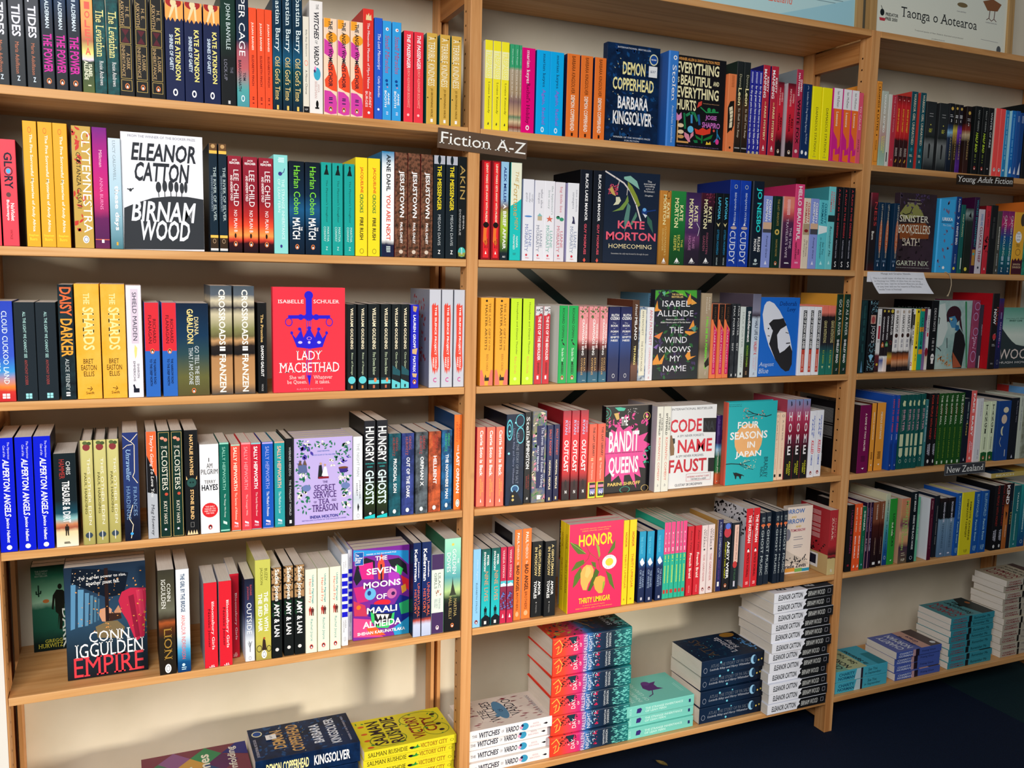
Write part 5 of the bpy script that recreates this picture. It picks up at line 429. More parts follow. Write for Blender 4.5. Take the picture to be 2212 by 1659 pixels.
SC3 ~ mauve pink paperback with lilac rings ~ n:a04a68:8a3a60:12 ~  ~  ~ .153 ~ 0.0305 ~ .222 ~ 2.549,.053,.0305,-.276 ~  ~ o:c8b4e8:.029:.146:.2:1|o:c8b4e8:.181:.299:.1:.8|o:c8b4e8:.405:.523:.2:1|s:d8b0d0:.535:.712:.1:.9:12|o:c8b4e8:.748:.914:.1:.9 ~  ~ 
SC3 ~ slim charcoal paperback with white foot label ~ 3a3644 ~  ~  ~ .135 ~ 0.0060 ~ .208 ~ 2.58,.043,.0060,-.276 ~  ~ t:PENNY:dde:.312:.488:.3:.7:b|r:f4f4f4:.804:1:0:.6 ~  ~ 
SC3H ~ black hardback with white upright title and emblem ~ 1e1a1c ~ b01420 ~  ~ .153 ~ 0.0312 ~ .246 ~ 2.586,.014,.0312,-.276 ~  ~ t:MAKE:a83a34:.179:.421:.6:.84|t:NOW:fff:.206:.406:.22:.62:b|p:f0e4e4:.4,.538 .7,.527 .65,.612 .5,.622|e:c83a40:.532:.612:.3:.8|q:bbb:.67:.707:.3:.8|q:888:.92:.941:.3:.7 ~  ~ 
SC3 ~ deep violet paperback beside green poster cover ~ g:2a2a6a@0:5a1a4a@.15:26286a@.35:1e2254@.7:1a1e48 ~  ~  ~ .153 ~ 0.0211 ~ .23 ~ 2.625,.018,.0211,-.276 ~  ~ q:99c:.201:.292:.4:.66|t:DAZE GAMES:c8a8d8:.337:.61:.4:.74:s|q:c4a:.622:.702:.4:.6|o:889:.874:.943:.3:.7 ~  ~ 
SC4 ~ maroon paperback with cream capitals ~ 76104e ~ 2a1a1e ~  ~ .135 ~ 0.0431 ~ .211 ~ 2.04,.002,.0431,-.584 ~  ~ t:A GAME OF TWO HALVES:f8e0d8:.12:.673:.48:.64:b|q:4a0c34:.729:.853:.3:.7|p:fff:.4,.927 .65,.921 .55,.946 ~ r:eef:.815:.902:.3:.7 ~ 
SC4 ~ amber paperback with cream title ~ f0a03a ~ 5a3020 ~  ~ .135 ~ 0.0251 ~ .213 ~ 2.101,.015,.0165,-.584;2.125,.017,.0338,-.584 ~  ~ t:MIDDLE DISTANCE:fbecd0:.135:.535:.42:.64:b|q:7a4a14:.72:.832:.3:.7|p:fff:.4,.907 .65,.9 .55,.925 ~  ~ 
SC4 ~ royal blue paperback with red capitals ~ g:2450b0@0:1c48ac@.6:143a8a@.66:163c90@1 ~ 1e50b0 ~  ~ .153 ~ 0.0104 ~ .236 ~ 2.173,.005,.0095,-.584;2.192,.005,.0113,-.584 ~  ~ t:HOW TO GET FIRED:e04a3a:.051:.492:.2:.8:b|t:POPE:dde:.52:.593:.35:.66:b|p:fff:.4,.943 .5,.915 .6,.943 ~  ~ 
SC4 ~ teal paperback with pink title and cream building ~ 125450 ~  ~  ~ .153 ~ 0.0183 ~ .235 ~ 2.211,.009,.0256,-.584;2.24,.01,.0208,-.584;2.261,.01,.0144,-.584;2.276,.008,.0179,-.584;2.309,.017,.0183,-.584 ~  ~ p:d8e0b0:.5,.072 .8,.084 .75,.117 .8,.151 .4,.151 .3,.117|t:SHELTER:d0a0b0:.194:.489:.5:.84:b|t:Douglas Lloyd Jenkins:a8b0a0:.201:.494:.24:.4|r:d0d8b0:.528:.693:.2:.78|p:d0d8b0:.2,.715 .78,.715 .78,.818 .5,.846 .2,.818|o:cdc:.869:.92:.3:.68 ~  ~ 
SC4 ~ pale teal paperback with stacked white capitals ~ 3a7c80 ~  ~  ~ .135 ~ 0.0099 ~ .216 ~ 2.328,.015,.0099,-.584 ~  ~ v:TAUHOU:eef4f0:.098:.385:.25:.75:b|q:cde:.41:.636:.3:.6 ~  ~ 
SC4 ~ black paperback with tall red title ~ 16161a ~  ~  ~ .153 ~ 0.0198 ~ .235 ~ 2.341,.016,.0240,-.584;2.365,.014,.0156,-.584 ~  ~ t:POOR PEOPLE WITH MONEY:d83e30:.027:.637:.42:.78|t:DOMINIC:dde:.695:.855:.5:.74:b|t:HOEY:dde:.707:.846:.24:.46:b|e:ddd:.91:.963:.32:.66 ~  ~ 
SC4 ~ dark green paperback with stacked pale title ~ 1c4f1c ~  ~  ~ .153 ~ 0.0206 ~ .233 ~ 2.386,.017,.0206,-.584;2.408,.017,.0200,-.584;2.43,.016,.0205,-.584;2.452,.016,.0210,-.584;2.474,.015,.0249,-.584 ~  ~ t:THE SLOW ROLL:e0e8d0:.025:.442:.4:.76:b|l:a03028:1.0:.75,.171 .85,.254 .7,.324|t:SIMON LENDRUM:84a034:.478:.905:.44:.7|r:cdc:.946:.988:.3:.6 ~  ~ 
SC4 ~ ink blue paperback with thin side title ~ 161c2c ~ 1a2038 ~  ~ .135 ~ 0.0247 ~ .213 ~ 2.5,.014,.0247,-.584 ~  ~ q:9aa:.054:.391:.55:.75|t:Nine:2a4a5a:.17:.287:.6:.9:s|t:Lives:d8c060:.378:.574:.5:.8:s|p:dde:.4,.967 .5,.921 .6,.967 ~  ~ 
SC4 ~ tall coral paperback with white capitals ~ ee6a66 ~ 161a2a ~  ~ .153 ~ 0.0234 ~ .238 ~ 2.528,.014,.0234,-.584 ~  ~ t:FAKE BABY:fff:.041:.637:.34:.72:b|t:AMY:fde:.719:.837:.6:.8:b|t:McDAID:fde:.707:.866:.28:.5:b|d:fcc:.943:.5:.2 ~  ~ 
SC4 ~ plain white paperback with tiny black side text ~ dcdde2 ~  ~  ~ .135 ~ 0.0290 ~ .212 ~ 2.552,.01,.0290,-.584 ~  ~ t:The Wandering Lines:445:.045:.28:.6:.72|q:556:.808:.954:.62:.72 ~  ~ 
SC4 ~ cream paperback with black serif title and green foot ~ e0ecc8 ~  ~  ~ .128 ~ 0.0276 ~ .2 ~ 2.587,.012,.0293,-.584;2.619,.012,.0259,-.584 ~  ~ v:TANGI:14201c:.056:.554:.3:.66:sb|q:6a7a5a:.597:.809:.42:.6|p:1c5a2c:0,.858 .5,.844 1,.858 1,1.007 0,1.007|k:.943 ~  ~ 
SC4 ~ navy paperback with cream moon phases ~ 1a458c ~ 183c78 ~  ~ .128 ~ 0.0591 ~ .201 ~ 2.645,.002,.0591,-.584 ~  ~ e:e4d8b8:.104:.202:.38:.8|e:e0c8b0:.23:.384:.28:.72|e:e4e0b8:.426:.581:.3:.62|e:1a458c:.412:.595:.42:.8|l:e4e0b8:1.6:.34,.61 .26,.694 .4,.765|r:ccc:.821:.935:.72:.78 ~  ~ 
SC4 ~ black paperback with fine spine text ~ 161a24 ~ 12161e ~  ~ .135 ~ 0.0360 ~ .209 ~ 2.707,.002,.0360,-.584 ~  ~ t:The Forever Years:aab:.041:.393:.66:.78|p:dde:.4,.974 .5,.919 .6,.974 ~  ~ 
SC4 ~ pale green paperback with small type ~ c4ccbc ~  ~  ~ .135 ~ 0.0190 ~ .214 ~ 2.749,.004,.0190,-.584 ~  ~ t:ROBIN HYDE:445:.044:.163:.4:.66|q:889:.23:.55:.4:.6 ~  ~ 
SC4 ~ painted landscape paperback at photo edge ~ n:a8b0a0:6a6a54:30 ~  ~  ~ .135 ~ 0.0307 ~ .216 ~ 2.769,.003,.0307,-.584 ~  ~ q:eee:.068:.161:.2:.8 ~  ~ 
SC4 ~ light blue paperback with red corner cut by edge ~ 7ab0e0 ~ 6aa4dc ~  ~ .153 ~ 0.0297 ~ .233 ~ 2.845,.015,.0297,-.584 ~  ~ q:fff:.219:.717:.3:.6 ~ r:c83a34:-.01:.132:0:.3 ~ 
SC5 ~ black paperback with purple lettering ~ 191719 ~  ~  ~ .135 ~ 0.0252 ~ .212 ~ 2.023,.005,.0252,-.895 ~  ~ t:I LAUGH ME BROKEN:7a2a5a:.079:.724:.5:.78:b|q:a23:.893:.926:.3:.6 ~  ~ 
SC5 ~ orange paperback with cream capitals ~ ec5a2a ~  ~  ~ .135 ~ 0.0138 ~ .213 ~ 2.053,.007,.0141,-.895;2.068,.006,.0135,-.895 ~  ~ t:BEATS OF THE PA'U:fde4c8:.058:.417:.36:.72:b|t:MARIA SAMUELA:fff:.482:.818:.36:.68:b|p:fff:.3,.954 .6,.909 .7,.954 ~  ~ 
SC5 ~ emerald paperback with white surname ~ 14684a ~  ~  ~ .128 ~ 0.0139 ~ .201 ~ 2.086,.008,.0139,-.895 ~  ~ t:IHIMAERA:eef8f0:.069:.384:.34:.74:b|t:A sleeping dragon:8ad0b0:.467:.743:.4:.6|d:7ac:.924:.5:.2 ~  ~ 
SC5 ~ aubergine paperback with pink edge ~ 2a1634 ~  ~  ~ .135 ~ 0.0120 ~ .212 ~ 2.104,.01,.0107,-.895;2.116,.009,.0133,-.895 ~  ~ r:e0a8b0:-.011:1.007:0:.16|t:AIRINI BEAUTRAIS:8a7ab0:.074:.44:.4:.7:b|t:BUG WEEK:d8d0e4:.545:.742:.4:.7:b ~  ~ 
SC5 ~ rust to black paperback with small white type ~ g:8a5238@0:7a4430@.3:4a1e18@.36:2c1418@.6:1c1418@1 ~  ~  ~ .135 ~ 0.0207 ~ .21 ~ 2.134,.01,.0242,-.895;2.165,.013,.0172,-.895 ~  ~ t:THE BURNING RIVER:e8d8c8:.031:.268:.42:.62:b|t:LAWRENCE PATCHETT:c8a890:.547:.813:.42:.58|r:eee:.92:.96:.25:.7 ~  ~ 
SC5 ~ cream to deep blue gradient paperback ~ g:ccccac@0:9ac4b4@.25:4aa0a8@.5:1c5c9c@.8:143a80@1 ~ d0ccac ~  ~ .153 ~ 0.0187 ~ .234 ~ 2.186,.014,.0187,-.895 ~  ~ t:CHRISTINE LEUNENS:1c4a4a:.09:.39:.4:.66:b|t:IN AMBER'S WAKE:1a3a6a:.438:.836:.4:.66:b|o:dee:.872:.921:.3:.7 ~  ~ 
SC5 ~ grass green paperback with white author ~ 2c9a38 ~ 2a8a38 ~  ~ .135 ~ 0.0282 ~ .215 ~ 2.205,.012,.0282,-.895 ~  ~ t:LOOPTRACKS:143a20:.227:.725:.45:.75:b|t:SUE ORR:f0f4d8:.358:.567:.34:.56:b|p:fff:.4,.936 .66,.923 .56,.95 ~  ~ 
SC5 ~ sunset garden paperback with lime lettering ~ g:d8886a@0:c89060@.25:7a4a5a@.4:e0b088@.52:d8a070@.66:4a3048@.75:6a5a44@1 ~ c89a7a ~  ~ .135 ~ 0.0374 ~ .213 ~ 2.247,.007,.0374,-.895 ~  ~ t:MONSTERS:a4c86a:.036:.579:.5:.82:b|t:IN THE GARDEN:a4c86a:.3:.793:.22:.46:b|q:e8dcb8:.839:.9:.3:.75|h:VUP:e8e0c8:.926:.967:.3:.75:b ~  ~ 
SC5 ~ tall black paperback with long white capitals ~ 131c22 ~ 10161c ~  ~ .153 ~ 0.0302 ~ .232 ~ 2.286,.006,.0302,-.895 ~  ~ t:RAY BERARD:e0e6e6:.033:.283:.44:.68:b|t:INSIDE THE BLACK HORSE:e0e6e6:.332:.818:.42:.68:b|o:dde:.911:.96:.3:.68 ~  ~ 
SC5 ~ thin mint green paperback ~ 6ac09a ~  ~  ~ .135 ~ 0.0084 ~ .212 ~ 2.321,.008,.0084,-.895 ~  ~ q:cec:.27:.674:.3:.7 ~  ~ 
SC5 ~ maroon paperback whose white back shows ~ 54142c ~ dfe1ea ~  ~ .135 ~ 0.0162 ~ .205 ~ 2.368,.002,.0162,-.895 ~  ~ t:KATE DUIGNAN:d0a0a8:.038:.177:.36:.66|q:8a4a5a:.261:.822:.4:.6 ~ q:2a3040:.121:.289:.1:.6|q:667:.317:.625:.1:.7|q:778:.949:.991:.1:.6 ~ 
SC5 ~ ink black paperback with fine grey text ~ 1c2028 ~ 1c2434 ~  ~ .135 ~ 0.0180 ~ .207 ~ 2.408,.017,.0180,-.895 ~  ~ q:888:.164:.795:.4:.6 ~  ~ 
SC5 ~ black over misty blue paperback with small title ~ g:2a1c1c@0:191a1e@.1:16181c@.34:7a98b0@.36:6a8cac@.6:5a7898@1 ~  ~  ~ .128 ~ 0.0311 ~ .198 ~ 2.426,.011,.0300,-.895;2.459,.01,.0321,-.895 ~  ~ t:RICHARD BAXTER:dde:.069:.411:.42:.66:b|t:TENDERNESS:35506a:.426:.85:.4:.66:s|r:dde:.931:.953:.3:.6 ~  ~ 
SC5 ~ blue paperback with pale tall capitals ~ 1c56a4 ~ 1c58b4 ~  ~ .135 ~ 0.0274 ~ .211 ~ 2.492,.005,.0199,-.895;2.57,.002,.0274,-.895;2.604,.002,.0338,-.895 ~  ~ t:BLUFFWORLD:a4d4e8:.042:.412:.36:.72|t:Patrick Evans:a4d4e8:.454:.799:.38:.66:b|h:VUP:a4d4e8:.875:.958:.25:.78 ~  ~ 
SC5 ~ wide lemon paperback with black spaced capitals ~ e0d424 ~ e8e050 ~  ~ .135 ~ 0.0552 ~ .213 ~ 2.512,.002,.0552,-.895 ~  ~ t:REMOTE:3a3a10:.158:.426:.66:.8:b|t:SYMPATHY:3a3a10:.11:.413:.4:.54:b|d:3a3a10:.433:.5:.05|t:CATHERINE:3a3a10:.454:.772:.66:.8:b|t:CHIDGEY:3a3a10:.468:.723:.4:.54:b|h:VUP:5a5a20:.918:.966:.42:.7 ~  ~ 
SC5 ~ black paperback with long red capitals ~ 17171b ~  ~  ~ .153 ~ 0.0246 ~ .224 ~ 2.664,.002,.0281,-.895;2.694,.002,.0211,-.895 ~  ~ t:POOR PEOPLE WITH MONEY:a83028:.008:.633:.45:.8|t:DOMINIC:dde:.686:.861:.5:.74:b|t:HOEY:dde:.7:.854:.24:.46:b|e:ddd:.915:.968:.32:.66 ~  ~ 
SC5 ~ brown orange paperback with huge white word ~ g:3a1814@0:5a2818@.3:b8642c@.38:c07034@.6:a85c28@1 ~  ~  ~ .153 ~ 0.0204 ~ .228 ~ 2.717,.002,.0204,-.895 ~  ~ t:KIND:fff:.027:.318:.2:.9:b|p:1c1210:.3,.423 .7,.449 .5,.555|t:STEPHANIE JOHNSON:f0d8c0:.634:.82:.4:.7 ~  ~ 
SC5 ~ midnight paperback with yellow script word ~ 161c28 ~  ~  ~ .153 ~ 0.0158 ~ .227 ~ 2.74,.002,.0158,-.895 ~  ~ t:Nine:2a5a74:.269:.402:.4:.8:s|t:Lives:d8c868:.441:.628:.4:.8:s ~  ~ 
SC5 ~ deep teal paperback with spaced cream capitals ~ g:1c6870@0:1a6c74@.6:2a7a7c@1 ~ b8c4b0 ~  ~ .135 ~ 0.0344 ~ .217 ~ 2.759,.002,.0344,-.895 ~  ~ t:TAUHOU:e4f0e8:.106:.412:.5:.68:b|q:a8d0c8:.454:.889:.4:.55|p:cde:.35,.946 .55,.931 .5,.96 ~  ~ 
SC5 ~ blue green shaded paperback at photo edge ~ g:2a9a94@0:1c7a88@.4:16407c@1 ~  ~  ~ .153 ~ 0.0304 ~ .219 ~ 2.798,.002,.0304,-.895 ~  ~ q:cee:.281:.768:.4:.6|o:cde:.894:.95:.3:.7 ~  ~ 
FA2 ~ white and charcoal hand painted cover ~ eff1f8 ~  ~  ~ .157 ~ 0.0220 ~ .237 ~ .007,.012,.0220,.032 ~  ~  ~  ~ h:FROM THE WINNER OF THE BOOKER PRIZE:889:.02:.041:.081:.909|p:34383e:.016,.646 .162,.599 .362,.55 .578,.528 .796,.525 1.003,.542 1,.984 -0,1.002|e:34383e:.407:.501:.406:.473|e:34383e:.394:.493:.487:.547|e:34383e:.391:.49:.561:.622|e:34383e:.398:.492:.635:.689|e:34383e:.405:.499:.703:.757|e:34383e:.393:.493:.758:.799|l:34383e:1.5:.438,.491 .443,.538|l:34383e:1.5:.515,.488 .517,.535|l:34383e:1.5:.589,.486 .592,.528|l:34383e:1.5:.661,.488 .659,.53|l:34383e:1.5:.729,.485 .725,.528|l:34383e:2:.062,.482 .101,.49 .134,.475|e:34383e:.476:.504:.081:.114|h:ELEANOR:2a2e36:.083:.236:.115:.911:bi|h:CATTON:2a2e36:.246:.41:.153:.83:bi|h:BIRNAM:eef2fa:.578:.753:.099:.902:bi|h:WOOD:eef2fa:.738:.918:.211:.821:bi
FA3 ~ scarlet cover with blue sword and crown ~ f2384a ~  ~  ~ .16 ~ 0.0220 ~ .235 ~ .304,.003,.0220,-.276 ~  ~  ~  ~ h:ISABELLE:fff:.118:.152:.066:.418:s|h:SCHULER:fff:.115:.15:.555:.921:s|e:2a20d6:.034:.117:.428:.549|r:2a20d6:.106:.266:.448:.533|e:2a20d6:.05:.086:.461:.514|r:2a20d6:.264:.297:.204:.788|e:2a20d6:.254:.31:.339:.414|e:2a20d6:.254:.31:.55:.634|e:2a20d6:.241:.318:.429:.55|o:2a20d6:.287:.369:.162:.263|o:2a20d6:.287:.371:.726:.827|l:4a40e0:1:.459,.303 .454,.861|l:4a40e0:1:.486,.303 .481,.861|l:4a40e0:1:.517,.303 .512,.862|p:2a20d6:.461,.84 .515,.841 .493,.941|p:2a20d6:.239,.426 .306,.483 .382,.401 .412,.479 .492,.38 .572,.48 .618,.402 .679,.486 .749,.428 .678,.569 .502,.584 .32,.568|o:f4a0d0:.469:.5:.457:.526|e:2a20d6:.38:.411:.337:.383|e:2a20d6:.37:.401:.466:.519|e:2a20d6:.381:.412:.603:.649|e:2a20d6:.416:.447:.232:.269|e:2a20d6:.418:.449:.718:.756|e:d8c8f8:.51:.537:.472:.51|e:d8c8f8:.51:.536:.336:.396|e:d8c8f8:.511:.538:.602:.656|h:LADY:fff:.604:.691:.312:.67:s|h:MACBETHAD:fff:.716:.811:.075:.915:s|h:She will:fdd:.839:.874:.214:.426:s|h:be Queen.:fdd:.884:.926:.181:.456:s|h:Whatever:fdd:.842:.878:.545:.816:s|h:it takes.:fdd:.886:.923:.573:.78:s|h:RAVEN BOOKS:f9a:.965:.98:.316:.683
FA4 ~ lilac floral cover with tiny dancing couple ~ c0b0ea ~ 8a7cc0 ~  ~ .134 ~ 0.0240 ~ .201 ~ .347,.003,.0240,-.584;.347,.028,.0240,-.584;.347,.052,.0240,-.584;.347,.077,.0240,-.584 ~  ~  ~  ~ s:2c7a5c:.027:.234:.044:.281:26|s:2c7a5c:.051:.14:.3:.956:22|s:2c7a5c:.149:.315:.71:.966:18|s:2c7a5c:.335:.868:.029:.259:40|s:2c7a5c:.393:.938:.755:.975:44|s:f8f4e4:.035:.122:.117:.263:6|s:f8f4e4:.039:.109:.393:.56:6|s:f8f4e4:.067:.125:.823:.947:4|s:f8f4e4:.258:.36:.596:.804:7|s:f8f4e4:.334:.46:.059:.205:8|s:f8f4e4:.432:.522:.746:.966:8|s:f8f4e4:.575:.74:.056:.221:10|s:f8f4e4:.626:.834:.784:.956:10|s:4a3ca8:.036:.288:.134:.336:8|s:4a3ca8:.239:.342:.785:.937:6|s:6a80b8:.259:.398:.059:.224:10|p:5a6a9a:.068,.394 .063,.306 .1,.251 .133,.309 .166,.254 .206,.312 .224,.401|p:6a5040:.063,.306 .1,.244 .133,.309|p:6a5040:.151,.303 .181,.242 .215,.313|p:3a2a84:.756,.363 .922,.37 .899,.421 .785,.422|e:7a4a2c:.351:.377:.756:.922|e:6a80b8:.54:.616:.13:.277|e:6a80b8:.542:.614:.803:.956|h:LEAGUES OF GENTLEWOMEN:4a78c8:.147:.163:.392:.597|h:A COSY ROMP OF TEA AND SPIES:4a78c8:.192:.207:.299:.7|p:1c2428:.419,.322 .465,.318 .492,.478 .399,.474|e:caa080:.288:.317:.432:.469|p:f6f4fa:.502,.345 .544,.34 .577,.457 .464,.445|e:caa080:.307:.333:.506:.54|r:8a2030:.455:.478:.408:.586|h:THE:4a2a7a:.505:.531:.483:.567:s|h:SECRET:4a2474:.55:.62:.337:.699:s|h:SERVICE:4a2474:.627:.704:.323:.717:s|h:OF:4a2474:.737:.76:.328:.378:s|h:TEA:4a2474:.716:.774:.406:.603:s|h:AND:4a2474:.725:.751:.632:.717:s|h:TREASON:4a2474:.781:.862:.298:.745:s|h:INDIA HOLTON:3a3a9a:.905:.941:.265:.745:b|h:BESTSELLING AUTHOR OF THE LEAGUE OF LADIES:5a5ab0:.952:.965:.126:.888|e:eef:.056:.094:.896:.956
FA5 ~ green desert cover with walking man set at back ~ g:143c30@0:2a7a5c@.12:8ac8a0@.35:a8d8b8@.42:2a6a54@.5:1c5a48@.75:0c2420@.9:0a1c1c ~  ~  ~ .085 ~ 0.0240 ~ .204 ~ -.21,.227,.0240,-.895;-.21,.252,.0240,-.895 ~  ~  ~  ~ h:THE SUNDAY:b8d0c0:.05:.07:.09:.402|h:TIMES NO.1:b8d0c0:.078:.097:.096:.374|h:BESTSELLER:b8d0c0:.105:.125:.085:.392|r:1c3a2c:.218:.354:.146:.18|l:1c3a2c:3:.107,.288 .109,.319 .156,.325|l:1c3a2c:3:.217,.287 .209,.315 .162,.315|e:c87a40:.389:.434:.253:.41|e:1a1e16:.222:.286:.623:.729|p:1a1e16:.593,.288 .739,.296 .866,.36 .866,.515 .8,.511 .796,.395 .755,.561 .697,.764 .631,.76 .646,.593 .591,.758 .62,.579 .556,.549 .545,.381 .506,.521 .459,.511 .5,.353|t:DARK:dce8e0:.518:.984:.712:.864:b|h:GREGG:d0cc48:.866:.904:.275:.699:s|h:HURWITZ:d0cc48:.915:.964:.105:.707:s
FA5 ~ stormy cover with soldier in red cloak ~ g:1c2c40@0:27405a@.3:2c4a64@.5:20303e@.75:181a20 ~ 16181c ~  ~ .16 ~ 0.0240 ~ .252 ~ -.131,.042,.0240,-.895;-.131,.066,.0240,-.895;-.131,.091,.0240,-.895 ~  ~  ~  ~ p:5a90b8:.076,.154 .135,.154 .107,.542 .054,.552|p:5f96bc:.158,.199 .23,.205 .202,.532 .144,.534|p:5a8cb0:.242,.235 .294,.239 .268,.528 .229,.53|p:54829f:.306,.261 .343,.264 .32,.513 .293,.517|p:4a7590:.352,.278 .385,.283 .365,.503 .339,.505|p:436a84:.395,.296 .421,.3 .403,.492 .382,.492|p:101a28:.077,.135 .504,.295 .721,.284 .784,.093 .411,.036 .097,.012|p:c02a4a:.695,.262 .805,.232 .997,.247 1.018,.338 .965,.683 .852,.722 .751,.523 .686,.439 .651,.337|p:8c1c38:.774,.308 .843,.294 .909,.678 .853,.692|p:d83c5c:.872,.257 .955,.254 .974,.464 .917,.499|p:d09878:.419,.395 .527,.38 .566,.408 .55,.466 .52,.517 .44,.505 .406,.443|p:c08a6a:.592,.43 .649,.376 .686,.439 .658,.475 .604,.471|p:3a2620:.524,.439 .672,.447 .684,.498 .534,.513|r:2a1c1c:.034:.593:.485:.53|p:7a6a4c:.358,.546 .494,.51 .629,.512 .721,.58 .675,.675 .379,.647|s:f0a050:.047:.622:.107:1.005:60:1.9|s:f8f0e0:.029:.182:.093:.54:26:1.6|s:c89a3a:.355:.664:.944:1.013:14:2.6|h:For a great power to rise,:fff:.09:.124:.174:.755:s|h:another must fall.:fff:.138:.17:.26:.669:s|h:CONN:fff:.587:.685:.275:.783:s|h:IGGULDEN:fff:.688:.816:.098:.953:s|h:EMPIRE:e0404c:.808:.981:.077:.947:s
FA5 ~ rainbow mask cover with white capitals ~ 7a2a9a ~ 2a1a4a ~  ~ .14 ~ 0.0240 ~ .228 ~ .49,.031,.0240,-.895;.49,.055,.0240,-.895;.49,.08,.0240,-.895 ~  ~  ~  ~ p:2a9ae0:-.013,-.001 .984,.065 .986,.221 .806,.111 .532,.081 .186,.081 -.013,.127|p:20242c:.072,.133 .224,.096 .378,.142 .378,.238 .225,.167 .091,.217 .148,.329 .053,.393 -.004,.317|p:20242c:.611,.146 .807,.136 .946,.218 .968,.341 .848,.272 .67,.223|p:d82a8a:.091,.17 .34,.151 .36,.344 .148,.329|p:3ac860:.768,.205 .887,.262 .848,.332 .769,.302|p:f0503a:.494,.066 .553,.19 .534,.358 .437,.35 .426,.181|p:2a1a2a:.475,.185 .504,.187 .511,.404 .48,.402|p:e82a3a:.848,.332 .992,.392 .994,.514 .889,.457|p:f0a83a:.85,.454 .929,.436 .95,.511 .87,.541|p:b03ac0:.612,.267 .808,.305 .849,.43 .633,.438|p:c82a7a:-.004,.412 .206,.405 .264,.578 .072,.586|e:6ab8e8:.436:.568:.197:.399|e:2a3a8a:.464:.518:.245:.312|e:c86aa8:.466:.581:.594:.771|e:3a1a5a:.504:.547:.673:.742|e:e8283a:.58:.652:.361:.664|p:1a2a8a:.303,.617 .733,.652 .831,.55 .995,.588 .998,.859 .695,.857 .265,.747|p:2aa86a:.812,.647 .995,.613 .997,.761 .853,.773|p:c83a5a:-.004,.556 .207,.621 .245,.745 .015,.725|e:f07a2a:.611:.66:.053:.13|p:20242c:.342,.717 .694,.747 .735,.849 .323,.812|p:3ac86a:.303,.702 .361,.719 .381,.818 .323,.825|p:3ac86a:.694,.747 .734,.738 .715,.859 .656,.842|p:f4f4e8:.4,.734 .44,.798 .478,.747 .518,.805 .557,.754 .596,.812 .635,.754|p:3ac86a:.342,.826 .695,.845 .617,.906 .421,.888|p:e84a8a:-.004,.748 .304,.786 .401,.941 .539,1.008 0,.96|p:2a9ad0:.696,.919 .998,.81 1.001,1.041 .736,1.019|p:f0602a:.226,.877 .401,.88 .578,.982 .304,.963|r:1a5ab0:.03:.173:.025:.177|f:eef:.03:.173:.025:.177|h:The:fff:.049:.075:.038:.095:b|h:Booker:fff:.082:.104:.038:.163:b|h:Prize:fff:.105:.126:.038:.129:b|h:2022:fff:.128:.147:.038:.12:b|h:WINNER OF THE 2022 BOOKER PRIZE:fff:.056:.071:.224:.757|h:THE:fff:.092:.14:.382:.595:b|h:SEVEN:fff:.22:.288:.229:.769:b|h:MOONS:fff:.367:.437:.177:.839:b|h:OF:fff:.512:.572:.403:.59:b|h:MAALI:fff:.652:.721:.236:.777:b|h:ALMEIDA:fff:.804:.877:.165:.854:b|h:SHEHAN KARUNATILAKA:fff:.915:.95:.069:.925:b
FB1 ~ midnight blue leafy cover with price sticker ~ n:0c2a50:0a1830:26 ~ 0a1830 ~  ~ .154 ~ 0.0220 ~ .241 ~ 1.129,.012,.0220,.338 ~ .193:.306:.78:.943:$37 ~  ~  ~ s:164a80:.013:.95:.021:.935:70|s:12366a:.013:.95:.021:.935:60|s:f0e4b0:.031:.988:.04:.92:26:1.7|h:INTERNATIONAL BESTSELLER:e4eaf4:.029:.045:.182:.821:s|e:e8e8c0:.065:.182:.794:.96|e:1a4a9a:.077:.17:.812:.946|h:PRIZE WINNER:fff:.116:.13:.829:.928:b|h:DEMON:fbf0a8:.176:.307:.29:.721:b|h:COPPERHEAD:fbf0a8:.34:.467:.111:.894:b|h:BARBARA:fff:.528:.655:.218:.8:b|h:KINGSOLVER:fff:.68:.817:.133:.884:b|h:WINNER OF THE WOMEN'S PRIZE:e4eaf4:.939:.956:.146:.863:s|h:FOR FICTION:e4eaf4:.971:.986:.366:.65:s
